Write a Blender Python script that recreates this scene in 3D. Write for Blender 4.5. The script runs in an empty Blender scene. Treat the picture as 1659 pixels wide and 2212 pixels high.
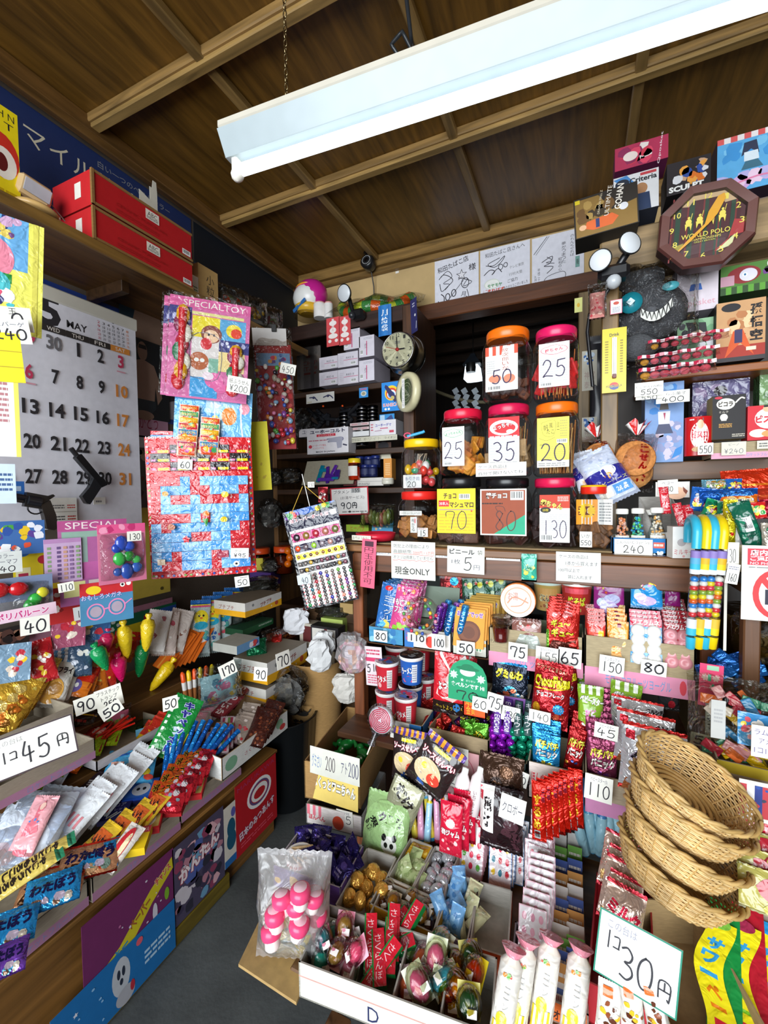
import bpy,math,random
import numpy as np
from mathutils import Vector,Matrix
from mathutils.geometry import tessellate_polygon
PI=math.pi
D=bpy.data
SC=bpy.context.scene
COL=SC.collection
# ---------------------------------------------------------------- camera
CAMZ=1.25
F=936.0
RW=np.array([[0.91070564,0.00436379,-0.41303293],[0.41286097,-0.04033973,0.90990028],[-0.01269102,-0.99917649,-0.03853926]])
cam=D.cameras.new('camera')
cam.sensor_fit='VERTICAL'
cam.sensor_height=24
cam.lens=24*F/2212
cam.clip_start=.02
camo=D.objects.new('camera',cam)
COL.objects.link(camo)
_m=Matrix(((RW[0][0],-RW[0][1],-RW[0][2],0),(RW[1][0],-RW[1][1],-RW[1][2],0),(RW[2][0],-RW[2][1],-RW[2][2],0),(0,0,0,1)))
camo.matrix_world=Matrix.Translation((0,0,CAMZ))@_m
SC.camera=camo
# ---------------------------------------------------------------- world, daylight, exposure
w=D.worlds.new('daylight')
SC.world=w
w.use_nodes=True
w.node_tree.nodes['Background'].inputs[0].default_value=(.80,.90,1,1)
w.node_tree.nodes['Background'].inputs[1].default_value=.8
def area_light(name,loc,rot,sx,sy,power,col):
  l=D.lights.new(name,'AREA')
  l.shape='RECTANGLE';l.size=sx;l.size_y=sy;l.energy=power;l.color=col
  o=D.objects.new(name,l)
  COL.objects.link(o)
  o.location=loc;o.rotation_euler=rot
  return o
area_light('shopfront_daylight',(-.1,-2.7,1.5),(math.radians(90),0,0),3.4,2.6,255,(.90,.96,1))
SC.view_settings.view_transform='Standard'
SC.view_settings.look='None'
SC.view_settings.exposure=0.04
SC.view_settings.gamma=1
SC.cycles.max_bounces=8
SC.cycles.transparent_max_bounces=24
SC.cycles.caustics_reflective=False
SC.cycles.caustics_refractive=False
# ---------------------------------------------------------------- from photograph pixels to places on the shop's own planes
def ray(px,py):
  return RW@np.array([px-829.5,py-1106.,F])
def PX(px,py,X):
  r=ray(px,py);t=X/r[0]
  return Vector((X,r[1]*t,CAMZ+r[2]*t))
def PY(px,py,Y):
  r=ray(px,py);t=Y/r[1]
  return Vector((r[0]*t,Y,CAMZ+r[2]*t))
def PZ(px,py,Z):
  r=ray(px,py);t=(Z-CAMZ)/r[2]
  return Vector((r[0]*t,r[1]*t,Z))
def PD(px,py,d):
  r=ray(px,py)*(d/F)
  return Vector((r[0],r[1],CAMZ+r[2]))
# ---------------------------------------------------------------- colours and materials
_lin={}
def lin(h):
  if h not in _lin:
    s=h.lstrip('#')
    if len(s)==3:
      s=''.join(c*2 for c in s)
    v=[int(s[i:i+2],16)/255 for i in(0,2,4)]
    _lin[h]=tuple((c/12.92 if c<=.04045 else((c+.055)/1.055)**2.4)for c in v)+(1.,)
  return _lin[h]
MATS={}
def mat(key):
  if key in MATS:
    return MATS[key]
  N={'p':'printed_paper','g':'glossy_film','f':'metallic_film','l':'smooth_plastic','x':'clear_film','j':'clear_jar_plastic','h':'hazy_film','k':'lit_tube',
    'wx':'wood_grain_x','wy':'wood_grain_y','wz':'wood_grain_z','cb':'cardboard','m':'metal','pl':'plaster','co':'concrete','fz':'plush','wk':'wicker','gl':'window_glass','sg':'candy_gloss','fd':'dry_food'}
  m=D.materials.new(N[key])
  m.use_nodes=True
  nt=m.node_tree;nd=nt.nodes;lk=nt.links
  bs=nd['Principled BSDF'];out=nd['Material Output']
  at=nd.new('ShaderNodeAttribute');at.attribute_name='Col'
  tc=nd.new('ShaderNodeTexCoord')
  def noise(sc,det=3,mp=None,dist=0):
    n=nd.new('ShaderNodeTexNoise');n.inputs['Scale'].default_value=sc;n.inputs['Detail'].default_value=det;n.inputs['Distortion'].default_value=dist
    if mp:
      q=nd.new('ShaderNodeMapping');q.inputs['Scale'].default_value=mp
      lk.new(tc.outputs['Object'],q.inputs[0]);lk.new(q.outputs[0],n.inputs[0])
    else:
      lk.new(tc.outputs['Object'],n.inputs[0])
    return n
  def bump(n,st,dist=.01):
    b=nd.new('ShaderNodeBump');b.inputs['Strength'].default_value=st;b.inputs['Distance'].default_value=dist
    lk.new(n.outputs[0],b.inputs['Height']);lk.new(b.outputs[0],bs.inputs['Normal'])
    return b
  def modulate(n,lo,hi,a=.3,b=.7):
    r=nd.new('ShaderNodeMapRange')
    r.inputs['From Min'].default_value=a;r.inputs['From Max'].default_value=b
    r.inputs['To Min'].default_value=lo;r.inputs['To Max'].default_value=hi
    lk.new(n.outputs[0],r.inputs[0])
    x=nd.new('ShaderNodeVectorMath');x.operation='SCALE'
    lk.new(at.outputs['Color'],x.inputs[0]);lk.new(r.outputs[0],x.inputs['Scale'])
    lk.new(x.outputs[0],bs.inputs['Base Color'])
  lk.new(at.outputs['Color'],bs.inputs['Base Color'])
  def s(k,v):bs.inputs[k].default_value=v
  if key=='p':
    s('Roughness',.6);modulate(noise(40,2),.95,1.04)
  elif key=='cb':
    s('Roughness',.9);modulate(noise(60,4,(1,1,6)),.86,1.1)
  elif key=='g':
    s('Roughness',.2);s('Specular IOR Level',.65);bump(noise(38,2,None,.8),.55,.012)
  elif key=='f':
    s('Roughness',.24);s('Metallic',.55);bump(noise(45,2,None,1.2),.7,.012)
  elif key=='l':
    s('Roughness',.28);modulate(noise(20,1),.97,1.03)
  elif key=='sg':
    s('Roughness',.12);s('Coat Weight',.6);modulate(noise(90,1),.96,1.04)
  elif key=='fd':
    s('Roughness',.65);modulate(noise(120,3),.75,1.2);bump(noise(160,3),.4,.003)
  elif key=='m':
    s('Metallic',1);s('Roughness',.26);modulate(noise(30,3),.9,1.05)
  elif key=='fz':
    s('Roughness',.95);n=noise(220,3);modulate(n,.75,1.2);bump(n,.6,.01)
  elif key=='wk':
    s('Roughness',.5);n=noise(30,3);modulate(n,.72,1.22)
  elif key=='pl':
    s('Roughness',.9);n=noise(7,5);modulate(n,.86,1.08);bump(noise(150,3),.12,.004)
  elif key=='co':
    s('Roughness',.75);n=noise(4,8);modulate(n,.55,1.5,.3,.7);bump(noise(80,4),.2,.004)
  elif key in('wx','wy','wz'):
    mp={'wx':(1.2,14,14),'wy':(14,1.2,14),'wz':(14,14,1.2)}[key]
    s('Roughness',.42);n=noise(2.6,6,mp,.6);modulate(n,.5,1.45,.28,.72);bump(n,.12,.004)
  elif key=='k':
    s('Emission Strength',2.4);s('Emission Color',(.86,.94,1,1))
  elif key in('x','j','h','gl'):
    nd.remove(bs)
    tr=nd.new('ShaderNodeBsdfTransparent');gl=nd.new('ShaderNodeBsdfGlossy');mx=nd.new('ShaderNodeMixShader')
    gl.inputs['Roughness'].default_value={'x':.12,'j':.06,'h':.3,'gl':.02}[key]
    fr=nd.new('ShaderNodeLayerWeight');fr.inputs['Blend'].default_value={'x':.38,'j':.30,'h':.45,'gl':.2}[key]
    if key!='gl':
      b=nd.new('ShaderNodeBump');b.inputs['Strength'].default_value={'x':.9,'j':.12,'h':.9}[key];b.inputs['Distance'].default_value=.015
      n=noise({'x':26,'j':30,'h':22}[key],2,None,1.5)
      lk.new(n.outputs[0],b.inputs['Height']);lk.new(b.outputs[0],gl.inputs['Normal']);lk.new(b.outputs[0],fr.inputs['Normal'])
    lk.new(at.outputs['Color'],tr.inputs[0])
    lk.new(fr.outputs['Facing'],mx.inputs[0])
    r=nd.new('ShaderNodeMath');r.operation='MULTIPLY';r.inputs[1].default_value={'x':.75,'j':.6,'h':.8,'gl':.5}[key]
    lk.new(fr.outputs['Facing'],r.inputs[0]);lk.new(r.outputs[0],mx.inputs[0])
    if key=='h':
      df=nd.new('ShaderNodeBsdfDiffuse');df.inputs[0].default_value=(.8,.8,.8,1)
      m2=nd.new('ShaderNodeMixShader');m2.inputs[0].default_value=.22
      lk.new(tr.outputs[0],m2.inputs[1]);lk.new(df.outputs[0],m2.inputs[2]);lk.new(m2.outputs[0],mx.inputs[1])
    else:
      lk.new(tr.outputs[0],mx.inputs[1])
    lk.new(gl.outputs[0],mx.inputs[2])
    lk.new(mx.outputs[0],out.inputs[0])
  MATS[key]=m
  return m
# ---------------------------------------------------------------- mesh builder
EPS=.00006
class B:
  def __init__(s,m='p'):
    s.v=[];s.f=[];s.c=[];s.k=[];s.mk=[];s.m=m;s.sm=[];s.T=None
  def add(s,vs,fs,col='fff',m=None,sm=False):
    m=m or s.m
    if m not in s.mk:s.mk.append(m)
    mi=s.mk.index(m);o=len(s.v)
    if s.T is not None:
      vs=[s.T@Vector(v)for v in vs]
    s.v.extend(tuple(v)for v in vs)
    many=isinstance(col,list)
    for i,f in enumerate(fs):
      s.f.append(tuple(j+o for j in f));s.c.append(col[i]if many else col);s.k.append(mi);s.sm.append(sm)
    return s
  def box(s,c,d,col='fff',m=None,bev=.0,R=None):
    x,y,z=d[0]/2,d[1]/2,d[2]/2
    b=min(bev,x*.9,y*.9,z*.9)
    if b<=0:
      vs=[(sx*x,sy*y,sz*z)for sx in(-1,1)for sy in(-1,1)for sz in(-1,1)]
      fs=[(0,1,3,2),(4,6,7,5),(0,4,5,1),(2,3,7,6),(0,2,6,4),(1,5,7,3)]
      if isinstance(col,dict):
        q=col;col=[q.get(k,q['*'])for k in('-x','+x','-y','+y','-z','+z')]
    else:
      if isinstance(col,dict):col=col['*']
      vs=[];ix={}
      for sx in(-1,1):
        for sy in(-1,1):
          for sz in(-1,1):
            for a in range(3):
              q=[sx*(x-b),sy*(y-b),sz*(z-b)];q[a]=(sx*x,sy*y,sz*z)[a]
              ix[sx,sy,sz,a]=len(vs);vs.append(tuple(q))
      fs=[]
      for a in range(3):
        o1,o2=[i for i in range(3)if i!=a]
        for sa in(-1,1):
          f=[]
          for p,q in((-1,-1),(1,-1),(1,1),(-1,1)):
            g=[0,0,0];g[a]=sa;g[o1]=p;g[o2]=q
            f.append(ix[g[0],g[1],g[2],a])
          fs.append(tuple(f))
        for p in(-1,1):
          for q in(-1,1):
            g=[0,0,0];g[o1]=p;g[o2]=q
            g[a]=-1;h=list(g);h[a]=1
            fs.append((ix[g[0],g[1],g[2],o1],ix[h[0],h[1],h[2],o1],ix[h[0],h[1],h[2],o2],ix[g[0],g[1],g[2],o2]))
      for sx in(-1,1):
        for sy in(-1,1):
          for sz in(-1,1):
            fs.append(tuple(ix[sx,sy,sz,a]for a in range(3)))
    M=R or Matrix.Identity(3)
    c=Vector(c)
    return s.add([c+M@Vector(v)for v in vs],fs,col,m)
  def prism(s,pts,h,fn,col='fff',m=None,side=None):
    """polygon pts in 2-D, fn(a, b, k) gives the 3-D point, k = 0 or h"""
    n=len(pts)
    tr=tessellate_polygon([[Vector((p[0],p[1],0))for p in pts]])
    vs=[fn(p[0],p[1],0)for p in pts]+[fn(p[0],p[1],h)for p in pts]
    s.add(vs,[tuple(t)for t in tr]+[tuple(i+n for i in t)for t in tr],col,m)
    s.add(vs,[(i,(i+1)%n,(i+1)%n+n,i+n)for i in range(n)],side or col,m)
    return s
  def grid(s,fn,nu,nv,col='fff',m=None,sm=True,wrap=False):
    vs=[fn(i/nu,j/nv)for j in range(nv+1)for i in range(nu+(0 if wrap else 1))]
    w_=nu if wrap else nu+1
    fs=[];cs=[]
    for j in range(nv):
      for i in range(nu):
        fs.append((j*w_+i,j*w_+(i+1)%w_,(j+1)*w_+(i+1)%w_,(j+1)*w_+i))
        if callable(col):cs.append(col((i+.5)/nu,(j+.5)/nv))
    return s.add(vs,fs,cs if callable(col)else col,m,sm)
  def lathe(s,prof,col='fff',m=None,n=24,c=(0,0,0),sq=2,sx=1,sy=1,R=None,sm=True):
    c=Vector(c)
    M=R or Matrix.Identity(3)
    def rad(a):
      ca,sa=abs(math.cos(a)),abs(math.sin(a))
      return(ca**sq+sa**sq)**(-1/sq)
    vs=[]
    for r,z in prof:
      for i in range(n):
        a=2*PI*i/n+PI/n;q=rad(a)*r
        vs.append(c+M@Vector((math.cos(a)*q*sx,math.sin(a)*q*sy,z)))
    fs=[];cs=[]
    for j in range(len(prof)-1):
      for i in range(n):
        fs.append((j*n+i,j*n+(i+1)%n,(j+1)*n+(i+1)%n,(j+1)*n+i))
        if isinstance(col,list):cs.append(col[min(j,len(col)-1)])
    s.add(vs,fs,cs if cs else col,m,sm)
    if prof[0][0]>1e-5:s.add(vs[:n],[tuple(range(n))],col[0]if cs else col,m)
    if prof[-1][0]>1e-5:s.add(vs[-n:],[tuple(range(n))],col[-1]if cs else col,m)
    return s
  def ball(s,c,r,col='fff',m=None,n=12,sx=1,sy=1,sz=1,R=None):
    k=max(5,n//2)
    return s.lathe([(max(1e-6,r*math.sin(PI*i/k)),-r*sz*math.cos(PI*i/k))for i in range(k+1)],col,m,n,c,2,sx,sy,R)
  def tube(s,pts,r,col='fff',m=None,n=8,cap=True,loop=False):
    pts=[Vector(p)for p in pts];L=len(pts)
    rs=r if isinstance(r,(list,tuple))else[r]*L
    vs=[];pu=None
    for i,p in enumerate(pts):
      if loop:t=pts[(i+1)%L]-pts[i-1]
      else:t=pts[min(i+1,L-1)]-pts[max(i-1,0)]
      t.normalize()
      if pu is None:
        u=t.orthogonal().normalized()
      else:
        u=(pu-t*pu.dot(t));u=u.normalized()if u.length>1e-6 else t.orthogonal().normalized()
      pu=u;v_=t.cross(u)
      for k in range(n):
        a=2*PI*k/n
        vs.append(p+(u*math.cos(a)+v_*math.sin(a))*rs[i])
    fs=[];cs=[]
    for j in range(L if loop else L-1):
      for i in range(n):
        j2=(j+1)%L
        fs.append((j*n+i,j*n+(i+1)%n,j2*n+(i+1)%n,j2*n+i))
        if isinstance(col,list):cs.append(col[min(j,len(col)-1)])
    s.add(vs,fs,cs if cs else col,m,True)
    if cap and not loop:
      s.add(vs[:n],[tuple(range(n))],col[0]if cs else col,m);s.add(vs[-n:],[tuple(range(n))],col[-1]if cs else col,m)
    return s
  def mesh(s,name):
    me=D.meshes.new(name)
    me.from_pydata(s.v,[],s.f)
    for k in s.mk:me.materials.append(mat(k))
    me.polygons.foreach_set('material_index',np.array(s.k,dtype=np.int32))
    me.polygons.foreach_set('use_smooth',np.array(s.sm,dtype=bool))
    a=me.color_attributes.new('Col','FLOAT_COLOR','CORNER')
    cc=np.array([lin(c)for c in s.c],dtype=np.float32)
    n=np.array([len(f)for f in s.f])
    a.data.foreach_set('color',np.repeat(cc,n,axis=0).ravel())
    me.validate()
    return me
def RR(yaw=0,tilt=0,roll=0):
  return Matrix.Rotation(math.radians(yaw),4,'Z')@Matrix.Rotation(-math.radians(tilt),4,'X')@Matrix.Rotation(math.radians(roll),4,'Y')
def put(o,p,yaw=0,tilt=0,roll=0,s=1):
  o.matrix_world=Matrix.Translation(p)@RR(yaw,tilt,roll)@Matrix.Scale(s,4)
  return o
def tag(o,label=None,cat=None,group=None,kind=None):
  if label:o['label']=label
  if cat:o['category']=cat
  if group:o['group']=group
  if kind:o['kind']=kind
  return o
def obj(name,b,parent=None,label=None):
  o=D.objects.new(name,b.mesh(name)if isinstance(b,B)else b)
  COL.objects.link(o)
  if parent is not None:o.parent=parent
  if label:o['label']=label
  return o
def thing(name,label,cat,group=None):
  return tag(obj(name,None),label,cat,group)
def struct(name,b):
  return tag(obj(name,b),kind='structure')
_kids={}
def dup(o,label=None,group=None,parent=None):
  c=o.copy()
  COL.objects.link(c)
  if parent is not None:c.parent=parent
  if label:c['label']=label
  if group:c['group']=group
  for ch in list(o.children):dup(ch,parent=c)
  return c
ORD='first second third fourth fifth sixth seventh eighth ninth tenth eleventh twelfth thirteenth fourteenth fifteenth sixteenth seventeenth eighteenth nineteenth twentieth'.split()
def series(o,spots,lab,group,words=None):
  """spots: (p, yaw, tilt, roll[, scale]); lab has {} for the ordinal"""
  r=[]
  for i,q in enumerate(spots):
    c=o if i==0 else dup(o)
    c['label']=lab.format((words or ORD)[i]);c['group']=group
    put(c,*q);r.append(c)
  return r
# ---------------------------------------------------------------- lettering and drawn prints
_gl={}
def glyph(t,off=0.):
  k=(t,off)
  if k not in _gl:
    cu=D.curves.new('t','FONT');cu.body=t;cu.resolution_u=2;cu.offset=off
    ob=D.objects.new('t',cu);me=D.meshes.new_from_object(ob)
    vs=[(v.co.x,v.co.y)for v in me.vertices];fs=[tuple(p.vertices)for p in me.polygons]
    D.objects.remove(ob);D.curves.remove(cu);D.meshes.remove(me)
    if not vs:vs=[(0,0),(1,0),(1,1)];fs=[]
    xs=[v[0]for v in vs];ys=[v[1]for v in vs]
    _gl[k]=(vs,fs,(min(xs),min(ys),max(xs),max(ys)))
  return _gl[k]
HW={'0':[[(.5,1),(.15,.8),(.02,.45),(.2,.08),(.55,0),(.9,.2),(.98,.6),(.8,.92),(.45,.98)]],'1':[[(.5,1),(.47,0)]],
   '2':[[(.05,.75),(.3,1),(.7,.95),(.8,.7),(.5,.35),(.05,.02),(.35,.08),(1,.03)]],
   '3':[[(.1,.92),(.5,1),(.85,.8),(.7,.58),(.35,.52),(.8,.42),(.95,.2),(.6,0),(.1,.06)]],
   '4':[[(.4,1),(.1,.4),(.95,.42)],[(.65,.75),(.6,0)]],'5':[[(.25,.95),(.2,.55),(.6,.62),(.9,.4),(.75,.08),(.4,0),(.05,.08)],[(.25,.96),(.95,1)]],
   '6':[[(.6,1),(.2,.6),(.05,.25),(.4,0),(.85,.12),(.8,.42),(.45,.5),(.1,.3)]],'7':[[(.02,.7),(.08,.95),(.95,.92),(.75,.45),(.62,0)]],
   '8':[[(.85,.85),(.45,1),(.15,.8),(.5,.55),(.9,.25),(.5,0),(.1,.2),(.5,.52),(.85,.85)]],'9':[[(.85,.75),(.5,.5),(.1,.7),(.4,1),(.85,.85),(.8,.4),(.65,0)]],
   '円':[[(.1,0),(.12,1),(.9,.95),(.88,0),(.75,.08)],[(.5,.98),(.5,.5)],[(.12,.5),(.88,.5)]],'コ':[[(.05,.85),(.9,.85),(.85,.1)],[(0,.08),(.95,.08)]],
   '¥':[[(.1,1),(.5,.55),(.9,1)],[(.5,.55),(.5,0)],[(.15,.5),(.85,.5)],[(.15,.28),(.85,.28)]],'|':[[(.5,.9),(.5,.1)]]}
def ribbon(pts,w):
  P=[Vector((p[0],p[1]))for p in pts];L=[];R_=[]
  for i,p in enumerate(P):
    t=(P[min(i+1,len(P)-1)]-P[max(i-1,0)])
    t=t.normalized()if t.length>1e-9 else Vector((1,0))
    n=Vector((-t.y,t.x))*w/2
    if i==0:p=p-t*w*.3
    if i==len(P)-1:p=p+t*w*.3
    L.append(p+n);R_.append(p-n)
  n=len(P)
  return[tuple(q)for q in L+R_],[(i,i+1,n+i+1,n+i)for i in range(n-1)]
def smooth(pts,k=4):
  P=[Vector((p[0],p[1]))for p in pts]
  if len(P)<3:return pts
  o=[]
  for i in range(len(P)-1):
    a=P[max(i-1,0)];b=P[i];c=P[i+1];d=P[min(i+2,len(P)-1)]
    for j in range(k):
      t=j/k
      o.append(tuple(.5*((2*b)+(c-a)*t+(2*a-5*b+4*c-d)*t*t+(3*b-a-3*c+d)*t**3)))
  o.append(tuple(P[-1]))
  return o
def art(b,els,W,H,S,m='p',seg=None,L0=1):
  """draw the printed elements; 0..1 coordinates, origin at the lower left; S(x, z, h) gives the surface point"""
  L=L0
  def emit(vs2,fs,col,mm=None):
    nonlocal L
    b.add([S((x-.5)*W,y*H,L*EPS)for x,y in vs2],fs,col,mm or m)
    L+=1
  for e in els:
    k=e[0];a=e[1:]
    if k=='r' or k=='k':
      x0,y0,x1,y1=a[:4]
      nx=max(1,int(abs(x1-x0)*W/seg)+1)if seg else 1
      ny=max(1,int(abs(y1-y0)*H/seg)+1)if seg else 1
      if k=='k':
        n,cols=a[4],a[5];nx=n*(2 if seg else 1)
      sh=a[6]if k=='k' and len(a)>6 else 0
      vs=[(x0+(x1-x0)*i/nx+sh*(j/ny),y0+(y1-y0)*j/ny)for j in range(ny+1)for i in range(nx+1)]
      fs=[(j*(nx+1)+i,j*(nx+1)+i+1,(j+1)*(nx+1)+i+1,(j+1)*(nx+1)+i)for j in range(ny)for i in range(nx)]
      c=[cols[(i*n//nx)%len(cols)]for j in range(ny)for i in range(nx)]if k=='k' else a[4]
      if k=='k':
        keep=[q for q in range(len(fs))if c[q]]
        fs=[fs[q]for q in keep];c=[c[q]for q in keep]
      emit(vs,fs,c)
    elif k=='e':
      cx,cy,rx,ry,col=a[:5]
      n=20 if rx*W>.012 else 12;rg=3 if seg else 1
      vs=[(cx,cy)]+[(cx+rx*r/rg*math.cos(2*PI*i/n),cy+ry*r/rg*math.sin(2*PI*i/n))for r in range(1,rg+1)for i in range(n)]
      fs=[(0,1+i,1+(i+1)%n)for i in range(n)]+[(1+(r-1)*n+i,1+r*n+i,1+r*n+(i+1)%n,1+(r-1)*n+(i+1)%n)for r in range(1,rg)for i in range(n)]
      emit(vs,fs,col)
    elif k=='s':
      cx,cy,R_,q,n,col=a[:6]
      vs=[(cx,cy)]+[(cx+R_*(1 if i%2==0 else q)*math.sin(PI*i/n),cy+R_*W/H*(1 if i%2==0 else q)*math.cos(PI*i/n))for i in range(2*n)]
      emit(vs,[(0,1+i,1+(i+1)%(2*n))for i in range(2*n)],col)
    elif k=='f':
      wd,col=a;h_=wd*W/H
      emit([(0,0),(1,0),(1,1),(0,1),(wd,h_),(1-wd,h_),(1-wd,1-h_),(wd,1-h_)],[(i,(i+1)%4,(i+1)%4+4,i+4)for i in range(4)],col)
    elif k=='p':
      pts,col=a[:2]
      emit(pts,[tuple(t)for t in tessellate_polygon([[Vector((p[0]*W,p[1]*H,0))for p in pts]])],col)
    elif k=='l':
      pts,wd,col=a[:3]
      vs,fs=ribbon([(p[0]*W,p[1]*H)for p in smooth(pts)],wd*W)
      emit([(x/W,y/H)for x,y in vs],fs,col)
    elif k=='o':
      cx,cy,rx,ry,wd,col=a[:6];n=24
      vs=[(cx+(rx-q*wd)*math.cos(2*PI*i/n),cy+(ry-q*wd*W/H)*math.sin(2*PI*i/n))for q in(0,1)for i in range(n)]
      emit(vs,[(i,(i+1)%n,n+(i+1)%n,n+i)for i in range(n)],col)
    elif k in('t','v'):
      t,cx,cy,w_,h_,col=a[:6]
      rot=math.radians(a[6])if len(a)>6 and a[6]else 0
      oc=a[7]if len(a)>7 else None;of=a[8]if len(a)>8 else 0
      jobs=[(t,cx,cy,w_,h_)]if k=='t' else[(ch,cx,cy+h_/2-h_*(i+.5)/len(t),w_,h_/len(t)*.86)for i,ch in enumerate(t)]
      for o_,cc in(([(.05+of,oc)]if oc else[])+[(of,col)]):
        AV=[];AF=[]
        for tt,x_,y_,ww,hh in jobs:
          vs,fs,bb=glyph(tt,o_);b0=glyph(tt,of)[2]
          bw=max(b0[2]-b0[0],.05);bh=max(b0[3]-b0[1],.05 if tt not in 'ー一-' else .6)
          mx_,my_=(b0[0]+b0[2])/2,(b0[1]+b0[3])/2
          n0=len(AV)
          for x,y in vs:
            X=(x-mx_)/bw*ww*W;Y=(y-my_)/bh*hh*H
            X,Y=X*math.cos(rot)-Y*math.sin(rot),X*math.sin(rot)+Y*math.cos(rot)
            AV.append((x_+X/W,y_+Y/H))
          AF+=[tuple(i+n0 for i in f)for f in fs]
        emit(AV,AF,cc)
    elif k=='n':
      t,cx,cy,w_,h_,col,th=a[:7]
      rot=math.radians(a[7])if len(a)>7 else 0
      AV=[];AF=[];n=len(t);cw=w_/n
      for i,ch in enumerate(t):
        for st in HW.get(ch,[]):
          q=.78 if ch!='1' else .5
          P=[((cx-w_/2+cw*(i+(1-q)/2+p[0]*q))-cx,(p[1]-.5)*h_*(.8 if ch in '円コ' else 1))for p in smooth(st)]
          P=[(x*W,y*H)for x,y in P]
          P=[(x*math.cos(rot)-y*math.sin(rot),x*math.sin(rot)+y*math.cos(rot))for x,y in P]
          vs,fs=ribbon(P,th*W);n0=len(AV)
          AV+=[(cx+x/W,cy+y/H)for x,y in vs];AF+=[tuple(j+n0 for j in f)for f in fs]
      if AF:emit(AV,AF,col)
    elif k=='x':
      x0,y0,x1,y1,rows,col=a[:6];rn=random.Random(int(x0*991+y0*733+rows))
      vs=[];fs=[];hh=(y1-y0)/rows
      for r in range(rows):
        x=x0;y=y1-hh*(r+.8)
        while x<x1-.01:
          l=min(x1-x,(x1-x0)*rn.uniform(.08,.3));n0=len(vs)
          vs+=[(x,y),(x+l*.85,y),(x+l*.85,y+hh*.5),(x,y+hh*.5)];fs.append((n0,n0+1,n0+2,n0+3));x+=l
      emit(vs,fs,col)
    elif k=='b':
      x0,y0,x1,y1=a[:4];rn=random.Random(7)
      emit([(x0,y0),(x1,y0),(x1,y1),(x0,y1)],[(0,1,2,3)],'f4f4f2')
      vs=[];fs=[];n=13
      for i in range(n):
        xa=x0+(x1-x0)*(.06+.88*i/n);xb=xa+(x1-x0)*rn.choice((.025,.04,.05));n0=len(vs)
        vs+=[(xa,y0+(y1-y0)*.22),(xb,y0+(y1-y0)*.22),(xb,y0+(y1-y0)*.92),(xa,y0+(y1-y0)*.92)];fs.append((n0,n0+1,n0+2,n0+3))
      emit(vs,fs,'222')
    elif k=='z':
      x0,y0,x1,y1,n,cols,seed=a[:7];r0,r1=(a[7],a[8])if len(a)>8 else(.04,.12)
      rn=random.Random(seed)
      for i in range(n):
        q=rn.uniform(r0,r1);nn=8;ph=rn.random()*6
        cx,cy=rn.uniform(x0+q*.7,max(x1-q*.7,x0+q*.7)),rn.uniform(y0+q*W/H*.7,max(y1-q*W/H*.7,y0+q*W/H*.7))
        vs=[(cx,cy)]
        for j in range(nn):
          an=2*PI*j/nn+ph;rr=q*rn.uniform(.65,1.1)
          vs.append((min(max(cx+rr*math.cos(an),x0),x1),min(max(cy+rr*W/H*math.sin(an),y0),y1)))
        b.add([S((x-.5)*W,y*H,(L+(i%5)*.8)*EPS)for x,y in vs],[(0,1+j,1+(j+1)%nn)for j in range(nn)],cols[i%len(cols)],m)
      L+=5
  return L
# ---------------------------------------------------------------- shapes used again and again; front faces -y, base at z = 0
def sheet(W,H,col,els=(),T=.0012,m='p',bend=0.,back=None,seg=None,shape=None):
  b=B(m)
  def S(x,z,h):return Vector((x,-T/2-h-bend*(1-(2*x/W)**2),z))
  if shape:
    b.prism([((p[0]-.5)*W,p[1]*H)for p in shape],T,lambda x,z,k:Vector((x,T/2-k,z)),col,m)
  elif bend:
    b.grid(lambda u,v:S((u-.5)*W,v*H,0),10,1,col,m);b.grid(lambda u,v:S((u-.5)*W,v*H,0)+Vector((0,T,0)),10,1,back or col,m)
    seg=seg or W/10
  else:
    b.box((0,0,H/2),(W,T,H),col,m)
  art(b,els,W,H,S,m,seg)
  return b
def bagS(W,H,T,seed=0,wr=.0016,hold=.06):
  rn=random.Random(seed);ph=[rn.uniform(0,6)for _ in range(6)];fx=[rn.uniform(40,110)for _ in range(6)]
  def prof(x,z):
    u=min(1,abs(2*x/W));v=min(1,max(0,(z/H-hold)/(1-2*hold)))
    k=max(0,1-u**3.2)**.6*max(0,math.sin(PI*v))**.42
    wob=(math.sin(x*fx[0]+ph[0]+z*fx[1]*.5)+math.sin(z*fx[2]+ph[2]-x*fx[3]*.4)*.8+math.sin((x+z)*fx[4]+ph[4])*.5)*wr
    return T/2*k+wob*(1 if 0<v<1 else .3)*k**.5
  return prof
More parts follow.
